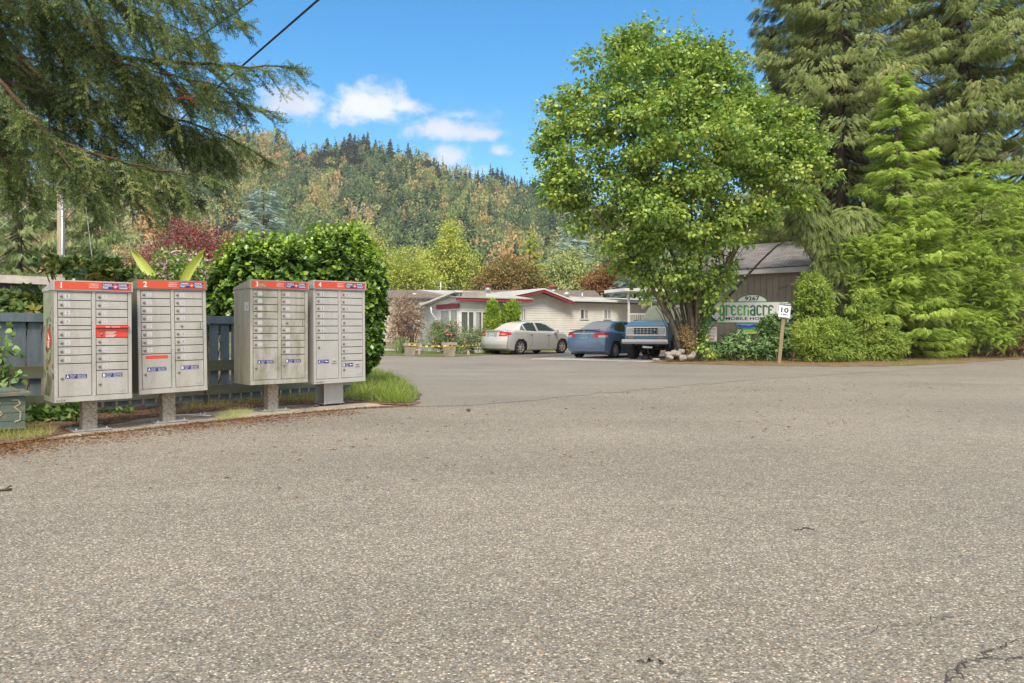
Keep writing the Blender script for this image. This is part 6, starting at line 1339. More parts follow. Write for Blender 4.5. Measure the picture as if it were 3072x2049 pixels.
# ------------------------------------------------------------------ big multi-stemmed hazel
M_hazel = leafmat('hazel_leaves', [(0, (.035, .07, .016)), (.35, (.065, .11, .022)), (.65, (.125, .165, .032)), (.93, (.18, .21, .045)), (1, (.26, .23, .055))], .32, rough=.45, gloss=.03, gain=2.8)
M_ivyd = leafmat('trunk_ivy', [(0, (.03, .07, .02)), (1, (.09, .16, .035))], .2, gloss=.05); M_browndead = leafmat('brown_clinging_leaves', [(0, (.10, .07, .03)), (1, (.2, .14, .06))], .1)
def hazel():
    Y = 25.2; px0 = 2068; s = Y / FPX; base = Vector(((px0 - CX) * s, Y, 0)); root = thing('hazel_tree', 'huge leafy multi-stemmed tree fanning up over the truck and the green sign', 'tree', base)
    L = lambda px, py, dy=0.0: at(px, py, Y + dy) - base - Vector(((px - CX) / FPX * 0, 0, 0))
    def bl(lst): return [((px - px0) * s, dy, CAM_H + (HY - py) * s, rx * s, ry, rz * s) for px, py, rx, rz, dy, ry in lst]
    crown = bl([(1960, 200, 140, 130, .3, 1.6), (1840, 290, 150, 130, 0, 1.8), (2080, 250, 150, 150, .6, 1.8), (1760, 430, 150, 120, .2, 1.6), (1680, 480, 70, 80, .3, 1.0), (1900, 440, 170, 150, -1.0, 1.8), (2060, 450, 170, 160, -1.2, 1.8),
                (2200, 380, 120, 150, .3, 1.6), (2180, 250, 90, 110, .6, 1.2), (2330, 480, 110, 110, -.2, 1.4), (2280, 600, 120, 70, .1, 1.2), (1780, 580, 130, 90, -.2, 1.5), (1900, 650, 160, 110, -.9, 1.6), (2060, 640, 160, 120, -1.1, 1.6), (2180, 560, 130, 120, -.6, 1.5),
                (1860, 760, 90, 60, -.6, 1.1), (1970, 780, 110, 80, -.9, 1.2), (2090, 770, 90, 80, -.6, 1.1), (2170, 700, 80, 90, -.2, 1.0), (1720, 330, 70, 60, .3, 1.0), (1900, 150, 60, 50, .2, .8), (2050, 130, 60, 70, .3, .8), (2150, 160, 60, 60, .4, .8), (1640, 505, 60, 65, .2, .8), (1660, 420, 50, 50, .2, .7), (2420, 460, 60, 60, 0, .8), (2240, 330, 60, 60, 0, .9), (2400, 430, 90, 80, 0, 1.0), (2420, 560, 70, 60, 0, .9), (2340, 380, 70, 70, 0, .9), (1960, 560, 150, 90, -1.2, 1.5), (1820, 680, 110, 60, -.3, 1.1), (2000, 320, 120, 110, -1.0, 1.3), (1690, 570, 70, 50, 0, 1)])
    nb = NB(); sb = subblobs(crown, 460, .52, .5, .5); leaf_crown(nb, sb, 7600, 9, .12, .13, ROUND, 0, .45, .55, .8, vspread=.3, up=.9); leaf_crown(nb, crown, 600, 9, .17, .13, ROUND, 0, .45, .55, .9, vspread=.35, up=.7)
    # airy sprays at the outline
    P, D = ell_pts(crown, 900, .06); k = D[:, 2] > -.3; P = P[k]; D = D[k]; n = len(P); per = 7; t = np.tile(np.linspace(.0, .5, per), n); A = unit(D * .8 + rng.normal(size=(n, 3)) * .35 + (0, 0, .35)); A2 = np.repeat(A, per, 0); N = n * per; u = unit(np.cross(A2, rdir(N)))
    nb.inst(ROUND, np.repeat(P, per, 0) + A2 * t[:, None], frames(u * .8 + A2 * .3 - (0, 0, .45), rdir(N) * .5 + (0, 0, .7)), .12 * rng.uniform(.6, 1.15, N), np.clip(np.repeat(rng.random(n) * .7 + .1, per) + rng.normal(size=N) * .1, 0, 1))
    low = bl([(1905, 830, 60, 34, -.5, .7), (1980, 840, 60, 40, -.7, .7), (2060, 840, 50, 50, -.6, .6), (2140, 845, 50, 50, -.3, .7), (2180, 800, 50, 50, 0, .7), (1940, 880, 28, 24, -.5, .4), (2120, 900, 34, 50, -.4, .4), (2020, 880, 30, 30, -.6, .3), (2098, 1040, 16, 20, -.8, .3)])
    leaf_crown(nb, low, 300, 6, .13, .14, ROUND, 0, .5, .7, .8, vspread=.4)
    nb.build('crown', M_hazel, root)
    mb = MB()
    B = [([(2052, 1078), (2038, 1036), (2018, 970), (1989, 927), (1952, 858), (1900, 790), (1840, 706), (1770, 620)], .12, -.3), ([(2058, 1078), (2040, 1010), (2000, 930), (1975, 860), (1930, 770), (1880, 640), (1830, 480)], .085, .1), ([(2070, 1080), (2081, 984), (2066, 898), (2069, 783), (2075, 600), (2070, 300)], .15, -.1),
         ([(2084, 1080), (2086, 1000), (2080, 900), (2100, 780), (2130, 600), (2170, 350)], .10, .3), ([(2092, 1080), (2108, 970), (2133, 890), (2170, 809), (2215, 730), (2256, 657), (2330, 540)], .11, -.2), ([(2062, 1080), (2052, 980), (2040, 850), (2000, 700), (1965, 500), (1945, 250)], .08, .4),
         ([(2080, 1080), (2070, 1000), (2055, 900), (2045, 760), (2030, 560), (2000, 350)], .07, .5), ([(2088, 1080), (2092, 960), (2095, 860), (2115, 700), (2155, 560), (2205, 450)], .06, -.5), ([(2066, 1080), (2050, 1000), (2022, 930), (1985, 850), (1920, 750), (1860, 570)], .06, .2), ([(2096, 1080), (2112, 1010), (2140, 920), (2205, 760), (2265, 640), (2345, 520)], .06, .3)]
    for pts, r, dy in B:
        q = []; n = len(pts)
        for i in range(n - 1):
            for j in range(4): t = j / 4; q.append(L(pts[i][0] + (pts[i + 1][0] - pts[i][0]) * t + random.uniform(-3, 3), pts[i][1] + (pts[i + 1][1] - pts[i][1]) * t, dy * (i + t) / 2))
        q.append(L(*pts[-1], dy * 2.5)); q[0].z = -.05; m = len(q); mb.tube(q, [r * .78 * (1 - .8 * i / m) + .012 for i in range(m)], 8)
        for k in range(9):
            a = random.randint(m // 3, m - 2); e = q[a] + Vector((random.uniform(-1, 1), random.uniform(-1, 1), random.uniform(.4, 1.5))); limb(mb, q[a], e, r * .25, .008, 5, .08)
    for k in range(26):
        a = L(random.uniform(2040, 2105), 1080, random.uniform(-.3, .3)); a.z = 0; e = L(random.uniform(1930, 2190), random.uniform(760, 960), random.uniform(-.6, .6)); limb(mb, a, e, random.uniform(.018, .04), .01, 7, .05)
    mb.build('trunk', M_bark_grey, root)
    nb = NB(); leaf_crown(nb, bl([(2108, 950, 20, 60, -.2, .25), (2106, 1000, 16, 50, -.2, .25), (2108, 890, 22, 40, -.2, .3), (2104, 1045, 14, 30, -.2, .25)]), 420, 8, .05, .06, LEAF, 0, .4, 1, .6); nb.build('ivy', M_ivyd, root)
    nb = NB(); leaf_crown(nb, bl([(2048, 1000, 14, 36, -.35, .25), (2058, 1030, 16, 30, -.35, .25)]), 180, 8, .05, .06, LEAF, 0, .6, 1, .8); nb.build('dead_leaves', M_browndead, root)
    # bare branch slanting across the shed
    mb = MB(); q = [L(2172, 905, .9), L(2210, 862, .9), L(2250, 818, .9), L(2285, 780, .9), L(2330, 738, .9), L(2367, 718, .9), L(2420, 690, 1.0)]; mb.tube(q, [.05, .045, .04, .036, .03, .025, .012], 7); limb(mb, q[2], L(2240, 800, .8), .012, .006); limb(mb, q[4], L(2345, 700, 1.2), .012, .006); mb.build('bare_branch', M_bark, root)
hazel()

# ------------------------------------------------------------------ brown shed behind the sign
M_batten = mat('taupe_boards', (.46, .375, .305), .8, col2=(.38, .315, .255), vscale=2, stretch=(1, 1, .3)); M_shing = None
def shingles():
    m = bpy.data.materials.new('grey_shingles'); m.use_nodes = True; nt = m.node_tree; b = nt.nodes['Principled BSDF']; b.inputs['Roughness'].default_value = .95
    tc = nd(nt, 'ShaderNodeTexCoord'); br = nd(nt, 'ShaderNodeTexBrick'); br.inputs['Scale'].default_value = 1; br.inputs['Brick Width'].default_value = .3; br.inputs['Row Height'].default_value = .11; br.inputs['Mortar Size'].default_value = .008
    br.inputs['Color1'].default_value = (.15, .14, .14, 1); br.inputs['Color2'].default_value = (.24, .225, .22, 1); br.inputs['Mortar'].default_value = (.035, .033, .033, 1); mp = nd(nt, 'ShaderNodeMapping'); lk(nt, tc.outputs['Object'], mp.inputs['Vector']); lk(nt, mp.outputs[0], br.inputs['Vector'])
    n = noise(nt, tc.outputs['Object'], 2.2, 6); n2 = noise(nt, tc.outputs['Object'], 25, 3); col = mixc(nt, math_n(nt, 'MULTIPLY', ramp(nt, n2, [(.58, (0, 0, 0)), (.66, (1, 1, 1))]), ramp(nt, n, [(.45, (0, 0, 0)), (.65, (.7, .7, .7))])), br.outputs[0], (.2, .1, .06))
    lk(nt, col, b.inputs['Base Color']); return m
def shed():
    Y = 30.5; p = at(2203, HY, Y); k2 = (2437 - CX) / FPX; Y2 = 28.6; q = Vector((k2 * Y2, Y2, 0)); u = (q - Vector((p.x, p.y, 0))); ang = math.atan2(u.y, u.x); root = thing('shed', 'taupe board-and-batten shed with grey shingle roof behind the green sign', 'shed', (p.x, p.y, 0), ang); Ln = u.length
    ze = 3.35; x0, x1 = -1.2, Ln + 2.0
    b = MB(); b.box(x0, 0, 0, x1, 5, ze); 
    x = x0
    while x < x1: b.box(x, -.022, .0, x + .03, -.0005, ze - .02); x += .25
    b.build('wall', M_batten, root)
    b = MB(); b.box(x0 - .1, -.48, ze - .02, x1, -.44, ze + .2, c=.006); b.build('fascia', mat('pale_grey_fascia', (.6, .58, .55), .6, var=.08, vscale=3), root)
    b = MB(); b.box(x0 - .1, -.439, ze - .02, x1, -.001, ze + .0); b.build('soffit', M_batten, root)
    # roof: boards lying on a slope, own frame so that the courses run along it
    o = bpy.data.objects.new('roof', None); me = MB(); Lr = 2.9; me.box(x0 - .15, 0, 0, x1, Lr, .03); ob = me.build('roof', shingles(), root); ob.location = (0, -.5, ze + .19); ob.rotation_euler = (R(26), 0, 0); bpy.data.objects.remove(o)
    b = MB(); b.box(x0 - .15, 2.1, ze + 1.2, x1, 4.6, ze + 1.25); b.build('roof_back', M_batten, root)
shed()

# ------------------------------------------------------------------ park sign
M_gpost = grime('green_post_paint', (.05, .20, .13), (.10, .13, .08), .6, 8, .5, .7, (1, 1, .4), .7); M_signw = mat('sign_white', (.72, .71, .69), .5, var=.08, vscale=3); M_signg = mat('sign_green_edge', (.06, .33, .07), .5); M_signk = mat('sign_black', (.02, .022, .02), .5)
M_g1 = mat('letter_light_green', (.05, .36, .045), .5); M_g2 = mat('letter_mid_green', (.10, .43, .06), .5); M_g3 = mat('letter_dark_green', (.022, .17, .075), .5); M_blu = mat('sign_blue', (.17, .36, .72), .5); M_vio = mat('sign_violet', (.06, .06, .33), .5); M_teal = mat('sign_teal', (.03, .26, .22), .5); M_lime = mat('sign_lime', (.22, .5, .10), .5); M_yel = mat('sign_yellow', (.6, .55, .12), .5)
def park_sign():
    Y = 26.9; s = Y / FPX; p = at(2258, HY, Y); ang = R(-5); root = thing('park_sign', 'white and green mobile home park sign on green posts in front of the shed', 'sign', (p.x, p.y, 0), ang)
    Z = lambda py: CAM_H + (HY - py) * s; X = lambda px: (px - 2258) * s
    for px in (2130, 2392): b = MB(); b.box(X(px) - .075, .06, 0, X(px) + .075, .21, Z(905 if px < 2200 else 890), c=.008); b.build('post', M_gpost, root)
    for py in (952, 962): 
        if py == 952: b = MB(); b.box(X(2128), .025, Z(965), X(2394), .055, Z(948)); b.build('crossbar', M_gpost, root)
    zt, zb = Z(906), Z(968); zm = (zt + zb) / 2; hh = (zt - zb) / 2; xl, xr = X(2152), X(2362)
    def outline(g):   # board with scooped corners and bulging ends
        h = hh + g; pts = [(xl - g, zm - h), (xr + g, zm - h), (xr + g, zm - hh + .09 - g * .2), (xr + .05 + g, zm - hh + .11)]
        pts += [(xr + .05 + g * .9 + (.17) * math.cos(t), zm + (hh - .14 + g * .3) * math.sin(t)) for t in np.linspace(-1.35, 1.35, 12)]
        pts += [(xr + .05 + g, zm + hh - .11), (xr + g, zm + hh - .09 + g * .2), (xr + g, zm + h), (xl - g, zm + h), (xl - g, zm + hh - .09 + g * .2), (xl - .05 - g, zm + hh - .11)]
        pts += [(xl - .05 - g * .9 - (.17) * math.cos(t), zm + (hh - .14 + g * .3) * math.sin(t)) for t in np.linspace(1.35, -1.35, 12)]
        pts += [(xl - .05 - g, zm - hh + .11), (xl - g, zm - hh + .09 - g * .2)]; return pts
    b = MB(); b.k = 2; b.prism(outline(.022), -.03, .02, 2); b.k = 1; b.poly(outline(.008), -.033, 1); b.k = 0; b.poly(outline(-.012), -.036, 0); bd = b.build('board', [M_signw, M_signg, M_signk], root)
    # half-round caps above and below
    cx = X(2256); 
    def half(r, rz, y0, y1, k, b, sgn, zc): pts = [(cx + r * math.cos(t), zc + sgn * rz * math.sin(t)) for t in np.linspace(0, math.pi, 26)]; b.prism(pts if sgn > 0 else pts[::-1], y0, y1, k)
    b = MB(); half(.56, .285, -.012, .02, 2, b, 1, zt - .0); half(.545, .27, -.016, -.0125, 1, b, 1, zt); half(.515, .245, -.020, -.0165, 0, b, 1, zt); b.text('9267', cx - .26, zt + .05, .52, .16, -.022, 2, .03); b.build('number_cap', [M_signw, M_signg, M_signk], root)
    b = MB(); rz = Z(968) - Z(1004); half(.60, rz, -.012, .02, 2, b, -1, zb); half(.585, rz - .015, -.016, -.0125, 1, b, -1, zb); half(.56, rz - .035, -.020, -.0165, 3, b, -1, zb)
    def band(z_hi, z_lo, k, y, wav=0.0):
        n = 24; V = []; F = []
        for i in range(n + 1):
            t = i / n
            def xa(z): return .555 * math.sqrt(max(0, 1 - min(1, (zb - z) / (rz - .035)) ** 2))
            zh = z_hi + wav * math.sin(t * 14) + wav * .7 * math.sin(t * 23 + 1); w0 = xa(zh); w1 = xa(z_lo); V += [(cx - w0 + 2 * w0 * t, y, zh), (cx - w1 + 2 * w1 * t, y, z_lo)]
        for i in range(n): F.append((2 * i, 2 * i + 1, 2 * i + 3, 2 * i + 2))
        b.add(V, F, k)
    band(zb - .09, zb - .2, 4, -.0215, .02); band(zb - .18, zb - .27, 5, -.0225, .008); band(zb - .24, zb - .36, 6, -.0235, .006); band(zb - .34, zb - rz + .04, 7, -.0245)
    b.build('landscape_cap', [M_signw, M_signg, M_signk, M_blu, M_vio, M_teal, M_lime, M_yel], root)
    # lettering: tall condensed letters built as strokes
    b = MB(); y = -.040; zx = Z(947.5); xh = Z(915) - zx; t = .066
    def ring(x, w, z0, h, k, gap=None):
        o = [(x + w / 2 + w / 2 * c_, z0 + h / 2 + (h / 2 - w / 2 + w / 2 * abs(s_)) * (1 if s_ >= 0 else -1)) for c_, s_ in [(math.cos(a), math.sin(a)) for a in np.linspace(0, 2 * math.pi, 33)[:-1]]]
        wi = w - 2 * t; i_ = [(x + w / 2 + wi / 2 * c_, z0 + h / 2 + (h / 2 - t - wi / 2 + wi / 2 * abs(s_)) * (1 if s_ >= 0 else -1)) for c_, s_ in [(math.cos(a), math.sin(a)) for a in np.linspace(0, 2 * math.pi, 33)[:-1]]]
        V = [(q[0], y, q[1]) for q in o] + [(q[0], y, q[1]) for q in i_]; F = []
        for j in range(32):
            zc = (o[j][1] + o[(j + 1) % 32][1]) / 2; xc = (o[j][0] + o[(j + 1) % 32][0]) / 2
            if gap and gap(xc, zc): continue
            F.append((j, (j + 1) % 32, 32 + (j + 1) % 32, 32 + j))
        b.add(V, F, k)
    def rc(x0, z0, x1, z1, k): b.rect(x0, z0, x1, z1, y, k)
    x = X(2159); w = .205; gp_ = .022; k = 0
    for i, ch in enumerate('greenacre'):
        k = 0 if i < 1 else (0 if i < 3 else (1 if i < 5 else 2))
        if ch == 'g': ring(x, w, zx, xh, k); rc(x + w - t, zx - .12, x + w, zx + xh, k); ring(x, w, zx - .2, .26, k, lambda a, c: c > zx - .2 + .14 and a < x + w * .7 or c > zx - .02)
        if ch == 'r': rc(x, zx, x + t, zx + xh, k); ring(x, w * .95, zx, xh, k, lambda a, c: c < zx + xh * .62); x -= .01
        if ch == 'e': ring(x, w, zx, xh, k, lambda a, c: a > x + w * .6 and zx + xh * .28 < c < zx + xh * .49); rc(x + t, zx + xh * .49, x + w - t, zx + xh * .49 + t * .8, k)
        if ch == 'n': rc(x, zx, x + t, zx + xh, k); ring(x, w, zx, xh, k, lambda a, c: c < zx + xh * .5); rc(x + w - t, zx, x + w, zx + xh * .6, k)
        if ch == 'a': ring(x, w, zx, xh * .62, k); rc(x + w - t, zx, x + w, zx + xh * .75, k); ring(x, w, zx, xh, k, lambda a, c: c < zx + xh * .68)
        if ch == 'c': ring(x, w, zx, xh, k, lambda a, c: a > x + w * .6 and zx + xh * .36 < c < zx + xh * .64)
        x += (w if ch != 'r' else w * .88) + gp_
    b.text('MOBILE HOME PARK', X(2178), Z(960), X(2356) - X(2178), Z(951) - Z(960), y, 3, .02)
    b.build('lettering', [M_g1, M_g2, M_g3, M_signk], bd)
    b = MB()
    for px in (2143, 2372):
        for k, (dx, dz) in enumerate(((-.03, .05), (.04, .03), (.0, -.05), (-.04, -.03))): b.disc(X(px) + dx, zm + dz, .045, -.038 - .001 * k, k % 2, 8, .06)
    b.build('painted_leaves', [M_g3, M_signk], bd)
park_sign()
def info_sign():
    Y = 25.6; s = Y / FPX; p = at(2130, HY, Y); root = thing('info_sign', 'small white rental notice board on a short green post, left of the big sign', 'sign', (p.x, p.y, 0), R(-6)); Z = lambda py: CAM_H + (HY - py) * s
    b = MB(); b.box(-.065, .0, 0, .065, .1, Z(1010)); b.build('post', M_gpost, root)
    b = MB(); x0, x1, z0, z1 = -20 * s, 20 * s, Z(1026), Z(980); b.box(x0, -.03, z0, x1, -.001, z1, 1, c=.004); b.rect(x0 + .012, z0 + .012, x1 - .012, z1 - .012, -.032, 0); bo = b.build('board', [M_signw, M_plate], root)
    b = MB(); h = (z1 - z0)
    for k, (t, f, c_, hh_) in enumerate((('VACANT OR SALES', .84, 0, .05), ('INFORMATION', .75, 0, .05), ('BILL HOWETT', .62, 0, .04), ('604-946-3946', .54, 1, .05), ('ANN HOWETT', .43, 0, .04), ('604-271-2710', .35, 1, .05), ('1-888-707-3577', .06, 1, .06))): b.text(t, x0 + .04, z0 + f * h, (x1 - x0) * .82, hh_ * h * 1.3, -.0335, c_, .02)
    b.poly([(x0 + .09, z0 + .26 * h), (x0 + .14, z0 + .15 * h), (x0 + .19, z0 + .26 * h)][::-1], -.0335, 2); b.rect(x0 + .22, z0 + .17 * h, x0 + .36, z0 + .24 * h, -.0335, 1); b.build('notice_lettering', [M_signk, mat('red_print', (.45, .06, .04), .6), M_navy], bo)
info_sign()
def speed_sign():
    p = gp(2337, 1090); s = p.y / FPX; root = thing('speed_sign', 'leaning wooden stake with a white slow down 10 sign in front of the rhododendron', 'sign', p); root.rotation_euler = (R(-3), R(6.5), 0); Z = lambda py: CAM_H + (HY - py) * s
    b = MB(); b.box(-.055, -.025, -.05, .055, .025, Z(945), c=.004); b.build('stake', mat('raw_timber', (.33, .25, .15), .85, col2=(.2, .155, .1), vscale=5, stretch=(1, 1, .2)), root)
    b = MB(); zt, zb = Z(907), Z(951); w = 17.5 * s; b.box(-w, -.055, zb, w, -.03, zt, c=.003); bd = b.build('board', M_white, root)
    b = MB(); y = -.057; b.rect(-w + .004, zt - 8.6 * s, w - .004, zt - .004, y, 0); b.text('SLOW DOWN', -w + .02, zt - 6.6 * s, 2 * w - .04, 4.6 * s, y - .0015, 1, .02); b.text('10', -w * .62, zb + 14 * s, w * 1.3, 15 * s, y, 0, .03); b.text('KMH', -w * .56, zb + 5.5 * s, w * 1.15, 5.5 * s, y, 0, .01); b.build('sign_lettering', [M_signk, M_white], bd)
    b = MB(); b.box(-w + .02, -.05, zb - .03, w - .04, -.026, zb - .002); b.build('backing_strip', M_bark_grey, root)
speed_sign()
# rhododendron under the sign
M_rhob = leafmat('rhododendron_green', [(0, (.035, .07, .022)), (.6, (.075, .125, .043)), (1, (.15, .21, .085))], .15, rough=.35, gloss=.07)
LONG = (np.array([(0, 0, 0), (-.13, .35, .04), (-.12, .7, .02), (0, 1, -.08), (.12, .7, .02), (.13, .35, .04)], float), np.array([(0, 3, 2, 1), (0, 5, 4, 3)]))
shrub('rhododendron', 'low rhododendron with long dark leaves along the foot of the park sign', 2210, 25.4, [(2175, 1045, 36, 34), (2215, 1030, 40, 36), (2150, 1065, 30, 20), (2245, 1055, 40, 28), (2280, 1060, 40, 24), (2300, 1050, 30, 34)], lambda nb, bl: (whorls(nb, bl, 360, 9, .23, LONG, up=.5, cone=.95, shell=.6), M_rhob)[1], stem_n=12)
shrub('rhododendron', 'taller rhododendron hiding the right half of the park sign, behind the speed sign stake', 2310, 25.7, [(2318, 968, 26, 22), (2340, 985, 24, 28), (2312, 1010, 30, 26), (2356, 1040, 22, 36), (2335, 1030, 38, 34), (2285, 985, 10, 12), (2290, 1030, 22, 20)], lambda nb, bl: (whorls(nb, bl, 330, 9, .23, LONG, up=.5, cone=.95, shell=.6), M_rhob)[1], stem_n=14)
# rocks round the hazel foot
M_rock = mat('pale_granite', (.40, .36, .32), .9, col2=(.24, .21, .185), vscale=4, bump=.7, bscale=18, detail=8)
def rock(px, py, wpx, hpx, label):
    Y = 24.4 + (1086 - py) * .015; p = at(px, py, Y); p.z = max(p.z, 0.0); s = Y / FPX; bm = bmesh.new(); bmesh.ops.create_icosphere(bm, subdivisions=3, radius=1); sd = rng.normal(size=(5, 3))
    for v in bm.verts:
        c = v.co.copy(); f = 1 + .13 * math.sin(c.dot(Vector(sd[0])) * 2.2) + .10 * math.sin(c.dot(Vector(sd[1])) * 3.1 + 1) + .05 * math.sin(c.dot(Vector(sd[2])) * 6)
        for k in (3, 4):
            n = Vector(sd[k]).normalized(); d = c.dot(n)
            if d > .55: c -= n * (d - .55) * .8
        v.co = Vector((c.x * wpx * s / 2 * f, c.y * wpx * s / 2.4 * f, c.z * hpx * s / 2 * f + hpx * s * .40))
    me = bpy.data.meshes.new('rock'); bm.to_mesh(me); bm.free(); me.materials.append(M_rock); me.polygons.foreach_set('use_smooth', [True] * len(me.polygons)); o = link('rock', me); o.location = p; o.rotation_euler = (0, 0, random.uniform(0, .5)); tag(o, label, 'rock', 'rocks at the foot of the hazel')
for r_ in [(2006, 1080, 28, 16, 'low wide rock at the left end of the heap by the truck wheel'), (2004, 1071, 28, 17, 'grey rock on top of the leftmost rock of the heap'), (2030, 1073, 30, 22, 'broad rock in the middle of the heap, behind the front one'), (2050, 1086, 22, 25, 'tall pointed rock standing foremost in the heap'),
           (2070, 1077, 26, 19, 'rounded smooth rock at the right end of the heap'), (2080, 1072, 15, 20, 'small upright rock behind the rounded right end rock'), (2043, 1062, 20, 20, 'rock wedged against the stems at the back of the heap'), (2022, 1063, 24, 14, 'flat rock at the back left of the heap'), (1965, 1081, 26, 8, 'flat pale stone half sunk in the gravel beside the heap')]: rock(*r_)

# ------------------------------------------------------------------ conifers and hedge on the right
M_grey = leafmat('grey_green_needles', [(0, (.06, .07, .022)), (.4, (.112, .145, .048)), (.8, (.18, .21, .082)), (1, (.25, .22, .09))], .2, gloss=.01)
M_ced = leafmat('cedar_sprays', [(0, (.05, .09, .016)), (.35, (.13, .19, .03)), (.7, (.20, .275, .05)), (1, (.28, .335, .075))], .28, gloss=.01, gain=1.9)
M_globe = leafmat('globe_cedar_sprays', [(0, (.07, .115, .022)), (.5, (.14, .195, .035)), (1, (.23, .275, .06))], .2, gloss=.02, gain=2.15)
conifer('spruce_tree', 'tall grey-green spruce with drooping sprays behind the brown shed, left of the pointed cedar', 2520, 33.5, -330, 320, M_grey, 240, 300, .27, T=HEM, base_z=1.2, sag=.28, hang=.8, taper=.38, rr=.3, cm=M_cone, cone_n=.06, min_len=.1)
conifer('spruce_tree', 'tall spruce with grey drooping sprays rising behind the cedar hedge near the right edge', 2890, 34, -300, 290, M_grey, 220, 300, .27, T=HEM, base_z=2.5, sag=.28, hang=.8, taper=.4, rr=.3, cm=M_cone, cone_n=.06, min_len=.1)
conifer('spruce_tree', 'dark green spruce filling the gap between the big leafy tree and the tall grey spruces', 2400, 39, -150, 230, M_condk, 150, 170, .5, base_z=2, sag=.3, hang=.9, taper=.42, rr=.25)
conifer('spruce_tree', 'darker spruce closing off the right edge of the view', 3090, 38, -320, 250, M_condk, 150, 150, .5, base_z=1.5, sag=.3, hang=.9, taper=.45, rr=.3)
conifer('spruce_tree', 'dark spruce in the background between the two tall grey spruces', 2720, 42, -260, 330, M_condk, 170, 160, .55, base_z=3, sag=.3, hang=.9, taper=.45, rr=.3)
conifer('cedar_tree', 'pointed bright yellow-green cedar with fern-like sprays right of the shed', 2690, 28.0, 215, 190, M_ced, 130, 170, .36, T=COMB, base_z=.4, sag=.14, hang=.3, taper=.72, lift=.0, rr=.14)
def cedar_bush(name, label, px, Y, lst, n, size, m, dr=.8, sub=None, nsub=0, rs=.2, **k):
    def f(nb, bl):
        if sub == 'comb': comb_sprays(nb, bl, n // 7, size, 0); comb_sprays(nb, subblobs(bl, nsub, rs, .45, .25, -.6), n, size, 0)
        elif sub: shell_sprays(nb, bl, n // 5, size * 1.3, CEDAR, 0, **k); shell_sprays(nb, subblobs(bl, nsub, rs), n, size, CEDAR, 0, down=.0, shell=.4, out=.9, jit=.6)
        else: shell_sprays(nb, bl, n, size, HEM, 0, **k)
        return m
    return shrub(name, label, px, Y, lst, f, 'shrub', 6, dr=dr, sr=.03)
cedar_bush('cedar_hedge', 'big bright cedar hedge with layered drooping sprays at the right edge', 2900, 28.5, [(2920, 700, 130, 160), (2860, 860, 150, 160), (2980, 820, 120, 180), (2900, 960, 160, 120), (2980, 950, 100, 120), (2780, 940, 90, 110), (2850, 1020, 160, 60), (2760, 1030, 80, 50), (2890, 590, 80, 90), (2990, 620, 70, 110)], 15000, .345, M_ced, .6, sub='comb', nsub=260, rs=.52)
cedar_bush('cedar_tree', 'drooping cedar between the upright clipped shrub and the big hedge', 2640, 27, [(2640, 800, 90, 110), (2700, 760, 90, 130), (2600, 900, 60, 50), (2690, 900, 80, 90), (2560, 800, 70, 80), (2740, 860, 70, 110)], 6200, .36, M_ced, .6, sub='comb', nsub=120, rs=.52)
cedar_bush('spruce_shrub', 'grey-green drooping spruce boughs hanging over the right end of the shed roof', 2500, 27.3, [(2490, 720, 80, 60), (2560, 680, 90, 70), (2530, 800, 70, 50), (2470, 790, 40, 40), (2420, 640, 70, 90), (2480, 880, 50, 22)], 6000, .32, M_grey, .6, down=.9, shell=.6, out=.9)
M_up = M_globe
cedar_bush('upright_cedar', 'upright clipped cedar shrub directly right of the park sign', 2440, 26.4, [(2435, 870, 42, 50), (2425, 930, 40, 60), (2450, 900, 50, 70), (2420, 990, 40, 50)], 5200, .11, M_globe, .8, sub=True, nsub=150, rs=.15, down=-.3, shell=.3)
cedar_bush('globe_cedar', 'wide clipped globe cedar right of the park sign, the larger of the low pair', 2470, 24.6, [(2450, 1015, 64, 58), (2500, 1010, 60, 60), (2420, 1050, 34, 34), (2540, 1040, 44, 44), (2480, 1050, 80, 32)], 8000, .105, M_globe, .8, sub=True, nsub=230, rs=.15, down=-.3, shell=.25)
cedar_bush('globe_cedar', 'clipped globe cedar beside the big hedge, brighter and right of the larger one', 2640, 25.2, [(2640, 1030, 56, 50), (2610, 970, 40, 50), (2680, 1030, 40, 44), (2620, 1060, 60, 24), (2600, 900, 34, 34)], 6500, .105, M_globe, .8, sub=True, nsub=190, rs=.15, down=-.3, shell=.25)
shrub('dry_brush', 'dead brown brush at the right edge below the cedar hedge', 3060, 29.5, [(3060, 1010, 50, 50), (3110, 1000, 60, 60), (3040, 1045, 50, 16)], lambda nb, bl: (leaf_crown(nb, bl, 700, 7, .16, .3, TW, 0, .2, 1, .95), M_twiggy)[1], 'brush', 16)
b = MB(); b.tube([gp(2374, 1083), gp(2386, 1079) + Vector((0, 0, .35))], .012, 5); tag(b.build('orange_stick', mat('orange_stick', (.45, .13, .05), .7)), 'thin orange stick leaning beside the globe cedar', 'stick')

